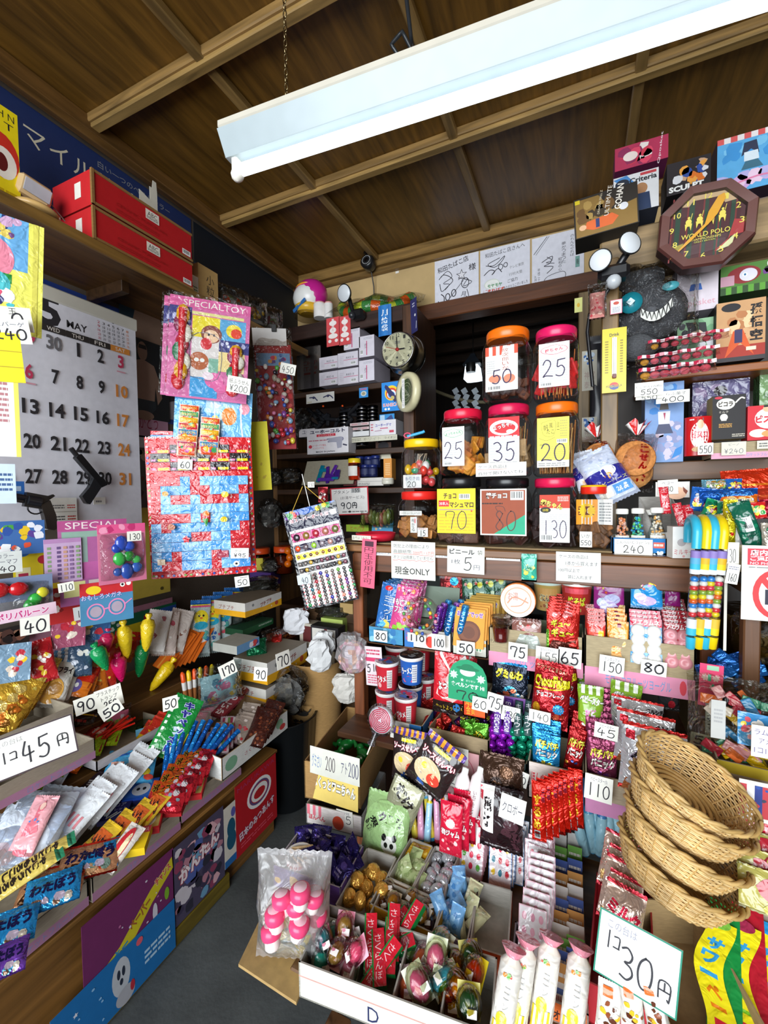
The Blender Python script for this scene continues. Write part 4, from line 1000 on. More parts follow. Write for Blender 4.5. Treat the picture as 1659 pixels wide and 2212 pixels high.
back(bd+'rightmost with fan drawing',1149,632,1262,490,WYB-.008,[('l',[(.04,.7),(.3,.98)],.012,SG),('l',[(.08,.68),(.34,.98)],.008,SG),('v','のれんくぐれば',.78,.72,.07,.4,SG),('v','夢がつまった',.62,.62,.08,.4,SG),('v','昭和の心',.55,.42,.06,.25,SG),('l',[(.2,.52),(.4,.6),(.36,.48),(.24,.44),(.42,.4),(.3,.3)],.014,SG),('l',[(.3,.6),(.4,.52),(.28,.5),(.44,.46)],.012,SG),('v','平成二十七年',.14,.24,.05,.36,SG),('v','九月十九日',.07,.16,.045,.28,SG),('l',[(.22,.14),(.32,.24),(.6,.28),(.66,.2),(.58,.12),(.26,.06),(.22,.14)],.01,SG),('r',.84,.3,.92,.5,'78a8a0'),('v','庵',.88,.4,.05,.12,'333')],'e4e4ee','autograph_board','autograph board',T=.004)
tag(obj('wall_cable',B('l').tube([PY(x,y,WYB-.06)for x,y in((905,682),(1000,676),(1060,664),(1130,648),(1200,628),(1262,604))],.005,'18181a','l')),'black cable sagging along the doorway lintel','cable')
tag(obj('wall_scrap',B('p').box((0,0,0),(.02,.002,.012),'ece8e0')),'small white paper scrap on the beige wall beside the camera','paper scrap').location=PY(858,588,WYB-.002)
# envelopes, pink bear packs, RIO cartons, cookie tin
for i,(x0,x1)in enumerate(((706,733),(733,757))):
  back(['left','right'][i]+' of two coral envelopes with white shapes above the white cartons',x0,750-3*i,x1,683-3*i,UF-.02,[('r',.42,.3,.58,.95,'f0e0dc'),('e',.5,.8,.28,.09,'f6ece8'),('e',.5,.55,.25,.1,'f6ece8'),('e',.5,.35,.36,.09,'f6ece8'),('e',.25,.18,.13,.06,'f6ece8'),('e',.75,.18,.13,.06,'f6ece8'),('v','大人',.5,.62,.12,.2,'c83848')],'d84c50','envelope','envelope','coral envelopes on the corner unit')
back('blue vertical pay-envelope banner hanging from the top of the corner unit',818,728,845,656,UF-.025,[('k',.02,.0,.98,1,3,['1a68b0','2a80cc','1a68b0']),('v','月給袋',.5,.5,.5,.74,'f0f4f8',0,None,.03)],'2478c4','pay_envelope_banner','banner',bend=.004)
free('dark blue narrow card pinned at the right end of the corner unit',894,682,2.05,.05,.16,[('x',.3,.75,.7,.9,2,'c8c8e0'),('e',.7,.5,.12,.04,'f0f0f0'),('l',[(.8,.1),(.9,.3)],.06,'f0f0f0')],-35,0,-3,'34346a','hanging_card','card')
rio=[('t','RIO II',.6,.62,.36,.14,'2a2a3a'),('r',.28,.46,.98,.49,'c02868'),('b',.64,.1,.9,.32),('x',.1,.2,.3,.8,5,'c8c0cc')]
riv=[('t','RIO II',.45,.52,.24,.16,'2a2a3a',-90),('r',.48,.08,.53,.75,'c02868'),('b',.08,.12,.26,.35),('x',.3,.82,.9,.94,3,'b0b0b8')]
for lab,x0,yb,x1,yt,e in(('left in the bottom row',690,835,729,800,rio),('second in the bottom row',730,832,774,793,rio),('left in the second row',690,800,729,767,rio),('second in the second row',730,795,773,757,rio),('upright at the top',743,757,777,705,riv),('upright at the bottom right',776,825,808,775,riv),('upright above the bottom right one',776,773,808,722,riv)):
  cartonY('white printed carton with a thin red line, '+lab,x0,yb,x1,yt,UF-.015,.2,'d8d2dc',e,'b8b0bc','product_carton','carton','white printed cartons on the corner unit')
t=thing('snack_tin','silvery clear snack canister with faded red print beside the white cartons','canister')
p,W,H=spY(640,842,690,738,UF+.03);put(t,p+Vector((0,.07,0)))
obj('tin_body',carton(W,H*.93,.12,'9a928c',[('t','CHIP',.55,.62,.6,.1,'a05850'),('t','STAR',.55,.48,.7,.1,'a05850'),('r',.3,.34,.8,.39,'a05850'),('e',.5,.78,.12,.03,'a05850'),('k',.0,0,1,1,7,[None,'b4aca6',None,None,'847c78',None,'a8a09a'])],'m'),t)
b=B('m');b.box((0,0,H*.95),(W*.86,.1,H*.07),'b0a8a4','m',.006);obj('tin_lid',b,t)
# octagonal-rimmed round clock on the stile
def clock_hands(t,y,hm,L1,L2,col='1a1a1a',third=None):
  for nm,a,l,w_ in(('hour_hand',hm[0],L1,.006),('minute_hand',hm[1],L2,.004)):
    a=math.radians(a);b=B('l');b.box((l/2*math.sin(a)*.8,y,l/2*math.cos(a)*.8),(w_,.0015,l),col,'l',R=Matrix.Rotation(a,3,'Y'));obj(nm,b,t)
  if third:
    a=math.radians(third[0]);b=B('l');b.box((third[1]*.3*math.sin(a),y-.002,third[1]*.3*math.cos(a)),(.0015,.001,third[1]),third[2],'l',R=Matrix.Rotation(a,3,'Y'));obj('second_hand',b,t)
p,W,H=spY(828,802,892,705,1.86);r=(W+H)/4
t=put(thing('chrome_wall_clock','round chrome wall clock with cream face mounted on the corner unit stile','clock'),Vector((p.x,1.965,p.z+H/2)),-2,0,3)
Rx=Matrix.Rotation(math.radians(90),3,'X')
b=B('m');b.lathe([(r*1.12,-.02),(r*1.18,-.005),(r*1.12,.02),(r*.98,.03),(r*1.0,.075),(r*1.02,.09),(r*.98,.102),(r*.92,.104),(r*.92,.095)],'9a9894','m',36,(0,0,0),R=Rx);obj('metal_case',b,t)
yf=-.1
b=B('p');b.lathe([(.0001,.101),(r*.92,.101)],'e0dcb8','p',36,R=Rx);obj('clock_face',b,t)
els=[('t',str(k),.5+.39*math.sin(k*PI/6),.5+.39*math.cos(k*PI/6),.07 if k<10 else .1,.1,'20201c',0,None,.01)for k in range(1,13)]+[('e',.5+.24*math.sin(k*PI/6),.5+.24*math.cos(k*PI/6),.015,.015,'888868')for k in range(3,10)]+[('x',.42,.66,.58,.74,2,'666'),('e',.5,.28,.03,.03,'222')]
b=B('p');art(b,els,2*r,2*r,lambda x,z,h:Vector((x,-.1015-h,z-r)));obj('numerals',b,t)
clock_hands(t,-.105,(88,-6),r*.5,r*.75,'16161a',(-75,r*.9,'b02020'))
b=B('l');b.lathe([(.008,.1),(.008,.108),(.001,.11)],'a02020','l',12,R=Rx);obj('centre_cap',b,t)
p,W,H=spY(868,893,905,805,1.95)
t=put(thing('cream_tape_reel','cream round disc with green printed centre hanging below the chrome clock','disc'),Vector((p.x,1.93,p.z+H/2)),-38)
b=B('l');b.lathe([(H*.38,-.015),(H*.5,-.012),(H*.51,.0),(H*.5,.02),(H*.36,.024),(H*.34,.012),(.001,.012)],['d8d0a8']*5+['4a5a38'],'l',30,R=Rx);obj('disc_body',b,t)
b=B('p');art(b,[('o',.5,.5,.4,.4,.02,'a8b088'),('o',.5,.5,.28,.28,.012,'a8b088'),('t','SUNTORY',.5,.5,.7,.12,'c8ccb0',-45),('x',.3,.34,.6,.42,2,'a8b088')],H*.6,H*.6,lambda x,z,h:Vector((x,-.0135-h,z-H*.3)));obj('printed_centre',b,t)
free('narrow white printed slip hanging beside the cream disc',871,850,1.92,.016,.13,[('v','そのへえにさも',.5,.5,.6,.9,'668')],-20,col='e8e6e0',name='paper_slip',cat='paper slip')
# toy gun shelf
back('white header strip with two small revolver drawings under the white cartons',662,873,722,845,UF-.012,[('l',[(.12,.62),(.3,.6),(.34,.45),(.4,.25)],.035,'30345a'),('e',.27,.58,.05,.14,'30345a'),('l',[(.62,.5),(.8,.66),(.9,.5),(.95,.3)],.035,'30345a'),('e',.78,.6,.05,.14,'30345a'),('r',.04,.1,.2,.2,'c8c0a0')],'dcdad4','header_strip','header strip')
stk=[(745,905,5,.030),(745,938,3,.030),(783,898,6,.032),(783,938,5,.032),(806,890,5,.028),(806,930,3,.028)]
n=0
for j,(px,py,cnt,r_)in enumerate(stk):
  b=B('m');prof=[];cols=[];hh=.019
  for k in range(cnt):prof+=[(r_*.92,k*hh),(r_,k*hh+.003),(r_,k*hh+hh-.003),(r_*.92,k*hh+hh)];cols+=['b8b4b0','16161a','16161a','8a8680']
  b.lathe(prof+[(.001,cnt*hh)],cols+['c8c8c8'],'m',18)
  put(tag(obj('cap_tin',b),['rear left','front left','rear middle','front middle','rear right','front right'][j]+' ribbed black round tin on the toy gun shelf','tin','ribbed black tins'),PY(px,py+26,UF+(.07 if j%2==0 else .02)))
back('blue tag with round drawing hanging over the ribbed tins',776,860,795,836,UF-.02,[('e',.5,.4,.32,.26,'c8d0d0'),('e',.5,.4,.2,.16,'a09878'),('x',.15,.75,.85,.95,2,'e04030')],'2a8ad0','hanging_tag','tag')
back('blue poster card with a rainbow and cap toy picture on the corner unit',825,890,867,822,UF-.02,[('e',.5,.62,.34,.26,'f0d020'),('e',.5,.6,.28,.2,'e04828'),('e',.5,.58,.22,.15,'f0f0f0'),('e',.5,.56,.17,.11,'1a80d0'),('p',[(.2,.92),(.3,.88),(.6,.62),(.85,.35),(.65,.3),(.35,.58),(.15,.84)],'28285a'),('e',.55,.45,.1,.07,'c0b068'),('t','KANECAP',.5,.22,.84,.11,'e04038',0,'f4f0f0'),('e',.2,.08,.06,.04,WHT),('e',.36,.08,.06,.04,WHT)],'1a86d8','picture_card','card')
back('small blue card leaning behind the white toy carton',820,912,852,893,UF-.01,[('p',[(.4,.3),(.8,.9),(.95,.2)],'284078'),('r',.05,.2,.35,.9,'a8c8e0')],'2a88c8','picture_card','card')
cartonY('white carton with purple lettering right on the toy gun shelf',799,942,855,905,UF-.03,.1,'dcd8dc',[('t','ユーホーデマ',.52,.68,.62,.22,'5a58a8',0,None,.03),('r',.4,.42,.7,.5,'c87088'),('r',.75,.14,.92,.3,'c84058'),('l',[(.2,.3),(.45,.32)],.03,'b090a0'),('x',.04,.3,.14,.85,3,'c06070')],'c0bcc0','toy_carton','carton')
for i,(yb,yt)in enumerate(((944,930),(930,921),(921,911))):
  cartonY(['bottom','middle','top'][i]+' of three flat white cartons in the middle of the toy gun shelf',756,yb,797,yt,UF-.02,.09,['dcdcdc','d0b8b8','d0b8b8'][i],[('x',.1,.3,.4,.7,1,'b05060'),('e',.5,.5,.1,.3,'a8a0a0'),('x',.62,.3,.92,.7,1,'b05060')]if i else(),'b0a8a8','flat_carton','carton','flat cartons on the toy gun shelf')
back('cream shelf edge label with grey and black lettering',752,957,858,938,UF-.032,[('x',.02,.2,.28,.8,2,'8a8878'),('t','ホワイト',.5,.5,.36,.6,'b0ac98',0,None,.03),('t','ライオン',.86,.5,.22,.4,'3a3a38')],'c8c4b0','shelf_label','label')
cartonY('large white toy gun carton lettered MADE IN JAPAN in front of the shelf',664,982,752,921,UF-.07,.08,'e4e0e4',[('t','ユーホーコルト',.5,.88,.85,.15,'2a2a4a',0,None,.04),('r',.24,.68,.7,.78,'d02840'),('t','エンパンコルト',.47,.73,.38,.07,'f4e4e4'),('x',.04,.5,.5,.58,1,'c07080'),('l',[(.5,.56),(.84,.6),(.84,.48),(.52,.46)],.03,'8a88a0'),('p',[(.52,.6),(.86,.62),(.86,.48),(.84,.2),(.74,.18),(.72,.42),(.54,.44)],'a8a8b8'),('e',.08,.3,.045,.07,'d03848'),('t','ユーホーデマ弾丸',.3,.34,.34,.08,'d03848'),('t','エンパンデマ丸',.28,.23,.28,.07,'d03848'),('l',[(.88,.32),(.96,.28)],.03,'404058'),('t','MADE IN JAPAN',.45,.07,.46,.08,'28283a',0,None,.02)],'b8b4b8','toy_gun_carton','carton')
cartonY('white toy carton half hidden behind the MADE IN JAPAN carton',646,945,680,925,UF-.02,.08,'dcd8dc',[('t','ユー',.45,.6,.5,.4,'2a2a4a')],'b8b4b8','toy_gun_carton','carton')
b=B('l');rn=random.Random(3)
for i in range(14):
  x=rn.uniform(0,.30);z=rn.uniform(0,.07);a=rn.uniform(-.8,.8)
  b.box((x,rn.uniform(0,.06),z+.02),(.09,.02,.02),'15161a','l',.004,Matrix.Rotation(a,3,'Y'));b.box((x+.03,rn.uniform(0,.06),z),(.02,.02,.06),'1b1c20','l',.004,Matrix.Rotation(a+.3,3,'Y'))
b.ball((.1,-.01,.11),.006,'e85010','l');b.ball((.22,-.01,.1),.006,'e85010','l')
put(tag(obj('toy_gun_heap',b),'dark heap of black plastic toy guns on the upper shelf','toy gun heap',kind='stuff'),PY(668,925,UF+.04))
def crumple(name,label,p,W,H,T,seed,col='d8d8d8',m='x',yaw=0,cat='plastic bag',group=None,inner=None,tilt=0,wr=.012):
  t=put(thing(name,label,cat,group),p,yaw,tilt)
  if name in('clear_bag','paper_bundle','pink_white_bag','white_paper_bag'):
    rn=random.Random(seed)
    def wad(W,H,T,cols,mm,jit):
      b=B(mm);nu,nv=16,10;J=[[rn.uniform(1-jit,1+jit*.6)for _ in range(nu)]for _ in range(nv+1)]
      b.grid(lambda u,v:(lambda j,s_:Vector((W/2*s_*j*math.cos(2*PI*u),T/2*s_*j*math.sin(2*PI*u),H*(.5-.5*math.cos(PI*v))*(.9+.1*j))))(J[int(v*nv+.5)][int(u*nu+.5)%nu],math.sin(PI*min(max(v,.04),.97))**.55),nu,nv,(lambda u,v:rn.choice(cols))if len(cols)>1 else cols[0],mm,False,True)
      return b
    if inner:obj('contents',wad(W*.8,H*.8,T*.75,inner,'p',.3),t)
    obj('film',wad(W,H,T,[col],m,.3),t)
    return t
  if inner:obj('contents',bag(W*.8,H*.75,T*.7,inner[0],[('z',.05,.08,.95,.92,22,inner,seed,.07,.16)],'p',seed,wr=wr*.6),t)
  obj('film',bag(W,H,T,col,(),m,seed,wr=wr),t)
  return t
crumple('clear_bag','crumpled clear bag at the left of the toy gun shelf',PY(655,948,UF+.02),.12,.17,.08,3,'b8b8b8',inner=['3a3836','2a2826','55524e'])
# third shelf: tray with purple and teal toys, jars
t=thing('toy_tray','grey tilted carton tray of teal and purple plastic toy pieces','tray')
p,W,H=spY(652,1048,762,985,UF-.06);put(t,p,0,24)
obj('tray_body',sheet(W,H,'a09884',(),.006,'cb'),t)
b=B('g')
for k,(x,z,w_,h_,a,cc)in enumerate(((-.05,.06,.025,.1,.1,'0a7890'),(-.03,.08,.06,.02,0,'0a80a0'),(.0,.05,.02,.1,-.2,'4a2088'),(.03,.04,.09,.025,.1,'4a2088'),(.035,.075,.02,.06,.3,'5a2898'),(.06,.05,.03,.05,0,'40207a'),(.0,.02,.1,.02,0,'5a30a0'),(.055,.025,.04,.014,0,'1878a0'))):
  b.box((x,-.008-.002*k,z),(w_,.008,h_),cc,'g',.003,Matrix.Rotation(a,3,'Y'))
tag(obj('toy_pieces',b,t),kind='stuff')
def jar_round(name,label,p,r,H,lid,body,m='j',lab=None,cat='jar',group=None,fill=None):
  t=put(thing(name,label,cat,group),p)
  b=B(m);b.lathe([(r*.9,0),(r,.004),(r,H*.74),(r*.85,H*.8)],body,m,20);obj('jar_body',b,t)
  b=B('l');b.lathe([(r*.96,H*.78),(r*.98,H*.8),(r*.98,H*.98),(r*.9,H)],lid,'l',20);obj('lid',b,t)
  if fill:b=B('fd');b.lathe([(r*.85,.004),(r*.9,H*.3),(r*.86,H*.6),(.001,H*.66)],fill,'fd',14);obj('contents',b,t)
  if lab:
    b=B('p');b.grid(lambda u,v:Vector((r*1.01*math.sin((u-.5)*1.8),-r*1.01*math.cos((u-.5)*1.8),H*(.2+.45*v))),8,1,lab,'p',False);obj('label_sheet',b,t)
  return t
p,W,H=spY(754,1038,778,990,UF-.03);jar_round('round_jar','round clear jar with red and yellow lid on the middle shelf',p,W/2,H,['e8501c','f0d020','f0d020'],'e8a080',lab='e8e4dc',fill='d87040')
sp_=[(772,1030,1),(790,1030,1),(806,1030,1),(778,1012,2),(797,1012,2),(812,1010,2)]
t0=jar_round('ink_jar','x',Vector((0,0,0)),.025,.062,'1c2a6a','18204a','l',lab='28305a')
series(t0,[(PY(px,py,UF-(.0 if k==1 else-.04)),0,0,0)for px,py,k in sp_],'{} dark blue capped jar on the middle shelf','dark blue jars',['front left','front middle','front right','rear left','rear middle','rear right'])
cartonY('flat white carton under the dark blue jars',771,1050,828,1031,UF-.03,.08,'d8d4cc',[('r',0,.5,1,.56,'a8a4a0'),('x',.05,.1,.5,.4,2,'888')],'b8b4a8','flat_carton','carton')
cartonY('narrow orange carton upright beside the dark blue jars',829,1036,846,990,UF-.03,.05,'d8903c',[('x',.2,.2,.8,.8,7,'f0c890')],'c08030','narrow_carton','carton')
cartonY('dark red flat box on the middle shelf under the round jar',742,1050,770,1038,UF-.04,.07,'5a1418',(),'4a1014','flat_carton','carton')
back('small portrait photo standing behind the dark blue jars',812,992,845,955,UF+.06,[('r',0,0,1,1,'4a2c20'),('e',.45,.6,.22,.3,'c89880'),('e',.5,.8,.35,.25,'18121a'),('p',[(0,0),(.1,.25),(.9,.35),(1,0)],'d8d0b8')],'4a2c20','photo_card','photo')
jar_round('tape_roll','small white tape roll on the middle shelf under the orange carton',PY(838,1046,UF-.05),.03,.03,'e8e4d8','d8d4c4','l')
# fourth shelf
back('white handwritten sign in a red border below the middle shelf',716,1112,797,1052,UF-.09,[('r',.03,.04,.97,.96,'ece8e4'),('t','ブタメン',.3,.85,.42,.13,'404048'),('r',.56,.8,.8,.96,'b0b0b0'),('n','155',.68,.88,.2,.12,'333',.014),('t','(お湯サービス)',.58,.62,.62,.13,'50404a'),('n','90円',.48,.34,.46,.22,'404048',.022),('x',.3,.08,.95,.16,1,'888'),('e',.5,.12,.03,.04,'333')],'c82838','price_sign','price sign',roll=-2)
b=B('x');
t=put(thing('candy_roll_bag','clear bag of green and pink rolled candies on the shelf beside the red tray','candy bag'),PY(815,1140,UF-.05),0)
b=B('g');rn=random.Random(5)
for i in range(16):b.ball((-.07+.02*(i%8),-.01+.03*(i//8),.05+.01*math.sin(i)),.022,['8a9048','c8786a','a8a060','708040'][i%4],'g',10,.55,1,1.7)
tag(obj('candies',b,t),kind='stuff');o=obj('film',bag(.2,.12,.09,'e0e4dc',(),'x',8,wr=.008),t)
cartonY('pale green strip with red lettering on the shelf by the counter',748,1148,796,1134,UF-.03,.05,'a8c838',[('t','ヒーハラ',.5,.5,.6,.7,'c85030')],'98b030','candy_strip_box','carton')
back('light blue card with cartoon picture behind the red tray',803,1148,848,1122,UF-.04,[('z',.05,.1,.95,.9,14,['e8e8e8','d04040','3068a8','f0c890'],4,.05,.1)],'58a8d8','picture_card','card',tilt=10)
# dim cluttered plastic bags on the lower shelves and left end of the unit
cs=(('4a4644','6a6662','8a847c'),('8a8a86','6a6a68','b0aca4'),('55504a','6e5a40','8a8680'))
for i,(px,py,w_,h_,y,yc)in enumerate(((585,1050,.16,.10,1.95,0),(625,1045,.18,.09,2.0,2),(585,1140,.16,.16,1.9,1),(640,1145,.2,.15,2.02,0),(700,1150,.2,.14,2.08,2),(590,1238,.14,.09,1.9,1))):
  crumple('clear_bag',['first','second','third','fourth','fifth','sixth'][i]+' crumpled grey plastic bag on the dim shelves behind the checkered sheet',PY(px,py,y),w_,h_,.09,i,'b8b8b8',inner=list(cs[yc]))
for i,(px,py)in enumerate(((562,1238),(612,1236))):
  p,W,H=spY(px-22,py,px+25,py-75,1.93)
  jar_round('orange_lid_jar',['left','right'][i]+' of two clear jars with orange lids on the low corner shelf',p,.055,.15,'d84a18','b0907c',lab='d8c838' if i==0 else None,fill='b05a20',group='orange lidded jars')
for i in range(3):
  b=B('l');b.ball((0,0,0),.02,'e87010','l',12)
  put(tag(obj('orange_ball',b),['upper','middle','lower'][i]+' orange plastic ball beside the orange lidded jars','ball','orange balls'),PY(622+4*(i%2),1190+14*i,1.9))
cartonY('purple and white small carton on the low corner shelf',540,1262,585,1238,1.85,.08,'5a3a8a',[('r',.4,.2,.9,.7,'c8c0d8')],'4a2a7a','small_carton','carton')
# ================================================================ jars on the cabinet counter
JY=1.285
def big_jar(label,px0,px1,pyb,pyt,lid,els,lab_box,fill,Y=JY,lidh=.15,sq=5,group=None,clearc='eef0f2',ledge=None):
  p,W,H=spY(px0,pyb,px1,pyt,Y)
  t=put(thing('candy_jar',label,'jar',group),p+Vector((0,W/2,0)))
  R=W/2*1.0;hb=H*(1-lidh)
  prof=[(R*.86,.001),(R*.97,.008),(R,.02),(R,hb*.80),(R*.97,hb*.86),(R*.86,hb*.95),(R*.80,hb)]
  b=B('j');b.lathe(prof,clearc,'j',40,sq=sq);obj('jar_body',b,t)
  b=B('l');n=40
  b.lathe([(R*.84,hb-.004),(R*.90,hb),(R*.905,H-.006),(R*.87,H-.001),(.001,H)],lid,'l',n);obj('lid',b,t)
  rn=random.Random(int(px0+pyt));yo=-R
  kind,c1,c2=fill[:3]
  if kind=='sticks':
    b=B('fd')
    for i in range(fill[3]if len(fill)>3 else 34):
      a=rn.random()*6.3;q=rn.random()**.5*R*.8;x,y=q*math.cos(a),q*math.sin(a)
      x2,y2=min(max(x*1.0+rn.uniform(-.02,.02),-R*.8),R*.8),min(max(y+rn.uniform(-.02,.02),-R*.8),R*.8)
      b.tube([(x,y,.01),(x2,y2,hb*rn.uniform(.72,.88))],.0017,rn.choice([c2,c2,'c89858']),'fd',5)
    if c1:
      for i in range(26):
        x,y=rn.uniform(-.75,.75)*R,rn.uniform(-.75,.75)*R
        b.box((x,y,rn.uniform(.04,hb*.5)),(.03,.008,.05),c1,'fd',.003,Matrix.Rotation(rn.uniform(-.5,.5),3,'Y')@Matrix.Rotation(rn.uniform(0,3),3,'Z'))
    tag(obj('skewered_snacks',b,t),kind='stuff')
  elif kind=='block':
    b=B('g');b.lathe([(R*.86,.006),(R*.90,.02),(R*.88,hb*fill[3]),(R*.6,hb*fill[3]+.012),(.001,hb*fill[3]+.006)],c1,'g',28,sq=4)
    for i in range(18):b.tube([(rn.uniform(-.7,.7)*R,rn.uniform(-.8,.3)*R,.02),(rn.uniform(-.7,.7)*R,rn.uniform(-.8,.3)*R,hb*.8)],.0017,c2,'fd',5)
    tag(obj('packed_snacks',b,t),kind='stuff')
  elif kind=='discs':
    b=B('fd')
    for i in range(46):
      x,y,z=rn.uniform(-.7,.7)*R,rn.uniform(-.7,.7)*R,rn.uniform(.02,hb*fill[3])
      b.box((x,y,z),(fill[4],.006,fill[4]*.8),rn.choice([c1,c2]),'fd',.003,Matrix.Rotation(rn.uniform(-1,1),3,'Y')@Matrix.Rotation(rn.uniform(-.9,.9),3,'Z'))
    tag(obj('loose_snacks',b,t),kind='stuff')
  elif kind=='balls':
    b=B('sg')
    for i in range(fill[4]):
      b.ball((rn.uniform(-.66,.66)*R,rn.uniform(-.66,.66)*R,rn.uniform(.02,hb*fill[3])),fill[5],rn.choice(c1),'sg',10,1,1,rn.uniform(.8,1.4))
    if c2:
      for i in range(12):b.tube([(rn.uniform(-.5,.5)*R,rn.uniform(-.5,.3)*R,hb*.5),(rn.uniform(-.2,.3)*R,0,hb*.85)],.0008,c2,'fd',4)
    tag(obj('loose_candies',b,t),kind='stuff')
  if els is not None:
    a0,b0,a1,b1=lab_box
    lw,lh=(a1-a0)*W,(b1-b0)*H
    o=obj('label_sheet',sheet(lw,lh,els[0],els[1],.0008),t)
    o.location=((a0+a1-1)/2*W,-R-.0012,b0*H)
  return t
def num(n,x=.5,y=.3,w=.78,h=.36,th=.038):return('n',n,x,y,w,h,'2e1e48',th)
cloud=lambda c:[('e',.3,.84,.24,.08,c),('e',.7,.84,.24,.08,c),('e',.5,.88,.24,.07,c),('e',.5,.80,.28,.07,c),('e',.3,.84,.22,.07,'fff'),('e',.7,.84,.22,.07,'fff'),('e',.5,.88,.22,.06,'fff'),('e',.5,.80,.26,.06,'fff')]
ft=[('x',.04,.1,.96,.66,10,'c8c8c8'),('b',.06,.02,.45,.1)]
LJ='square jar with '
big_jar(LJ+'orange lid and price 50, upper left at the top of the stack',1037,1143,868,692,'f07010',('e8e4dc',[('k',0,.8,1,1,9,['e04828',None]),('p',[(.4,.4),(.55,1),(.8,.98),(.75,.4)],'f0ece4'),('v','紋次郎いか',.62,.7,.2,.5,'a03828'),('e',.3,.28,.2,.09,'d88060'),('e',.74,.26,.18,.1,'d88060'),('x',.04,.4,.3,.7,6,'bbb'),num('50',.5,.32,.66,.3),('b',.06,.02,.5,.12)]),(.12,.12,.78,.72),('discs','4a2214','6a3a20',.32,.03),lidh=.13)
big_jar(LJ+'pink lid, red contents and price 25 topping the stack',1148,1252,862,690,'d8185c',('f0eeea',cloud('e02850')+[('t','梅ちゃん',.5,.84,.6,.09,'d82848',6,None,.03)]+ft+[num('25',.5,.42,.84,.38)]),(.16,.14,.8,.74),('sticks','e02828','d07838',30),lidh=.13)
big_jar(LJ+'pink lid, brown sticks and price 35 in the middle of the stack',1042,1143,1030,864,'d0184c',('ecebe6',[('r',0,.62,1,1,'e02028'),('e',.5,.8,.46,.15,'f4f0ec'),('e',.52,.79,.36,.10,'e02028'),('t','よっちゃん',.5,.84,.7,.09,'f8f4f0',14,'301010',.03),('e',.7,.72,.12,.04,'f8e8d8')]+ft+[num('35',.5,.34,.8,.36)]),(.14,.1,.8,.80),('sticks','c8a070','c87838',34),lidh=.13)
big_jar(LJ+'orange lid, yellow label and price 20 on the right of the stack',1148,1254,1030,860,'f07010',('f0e458',[('r',0,0,1,.14,'f0ece0'),('l',[(.14,.9),(.2,.66),(.52,.64),(.56,.94),(.14,.9)],.008,'333'),('t','帆',.28,.8,.16,.12,'222'),('t','風',.44,.84,.12,.10,'222'),('t','たこ',.42,.72,.24,.09,'222'),('v','ミニ',.66,.82,.08,.16,'222'),('x',.72,.6,.95,.95,7,'b8b060'),('l',[(.05,.6),(.3,.54),(.56,.6)],.01,'6a6440'),('b',.62,.48,.94,.56),('x',.3,.14,.95,.44,8,'c8be58'),('t','100本入',.2,.46,.26,.05,'333'),num('20',.5,.3,.84,.34),('x',.04,.02,.9,.1,2,'999')]),(.12,.12,.78,.78),('sticks',None,'a8682c',80),lidh=.13)
big_jar(LJ+'pink lid, orange wafers and price 25 on the left of the stack',944,1035,1028,876,'d8183c',('ecebe6',cloud('28a060')+[('t','よっちゃん丸',.5,.84,.72,.08,'209850',6,None,.03)]+ft+[num('25',.5,.4,.92,.42)]),(.14,.14,.66,.72),('discs','e89828','d87818',.62,.045),lidh=.13)
big_jar(LJ+'black lid, arched yellow label and price 70 in the bottom row',940,1033,1180,1030,'151518',('f2dc20',[('r',0,.0,1,.3,'f2dc20'),('t','チョコ',.34,.84,.34,.13,'4a2818',0,None,.04),('b',.58,.76,.86,.88),('r',.04,.6,.32,.74,'e82830'),('t','30本入',.18,.67,.24,.08,'fff'),('t','マシュマロ',.64,.64,.62,.13,'4a2818',0,None,.04),('r',.04,.52,.96,.54,'b08898'),('x',.04,.04,.96,.46,6,'d8b828'),('s',.9,.5,.04,.4,5,'e05020'),num('70',.5,.3,.6,.4,.02)]),(.06,.2,.94,.84),('discs','4a2a20','6a4434',.5,.045),lidh=.12,sq=4)
big_jar(LJ+'black lid and brown and green label in the bottom row',1036,1142,1182,1030,'151518',('9a4420',[('f',.03,'eee8e0'),('p',[(.3,.03),(.97,.45),(.97,.03)],'20a880'),('t','棒チョコ',.36,.86,.46,.13,'e8e0d8',0,'301810',.04),('b',.66,.76,.94,.95),('x',.04,.66,.5,.72,1,'3a1a10'),('n','80',.55,.32,.5,.42,'55302a',.02),('l',[(.4,.5),(.34,.62),(.5,.62),(.55,.52)],.012,'55302a')]),(.02,.18,.96,.84),('discs','4a2218','5a2c1c',.55,.05),lidh=.12,sq=4)
big_jar(LJ+'pink lid, dark contents and price 130 in the bottom row',1146,1248,1185,1030,'d8184c',('ecebe6',[('r',0,.72,1,1,'c83818'),('t','網ちゃん',.4,.80,.76,.14,'f4e060',-14,'2a1810',.04),('e',.2,.68,.18,.06,'1a1a1a'),('t','20枚',.2,.68,.2,.06,'f0d820'),('x',.6,.86,.96,.97,3,'f0d8d0'),('x',.04,.24,.96,.6,9,'c4c4c4'),('n','130',.5,.28,.84,.36,'2e1e48',.028),('b',.04,.02,.46,.16)]),(.2,.1,.84,.76),('discs','2a1410','3a1c14',.7,.05),lidh=.12)
t=big_jar('round clear jar with yellow lid and coloured string candies, price 20',857,937,1060,943,'f0c010',None,None,('balls',['e84030','f07020','f0c020','e8e4dc','e85050','38a070'],'c8b090',.62,34,.013),lidh=.14,sq=2.4,Y=1.30)
o=obj('label_sheet',sheet(.062,.042,'e8e8e0',[('t','糸引き飴',.5,.72,.8,.3,'558'),('n','20',.46,.28,.5,.4,INK,.03)],.0008),t);o.location=(-.012,-.056,.008)
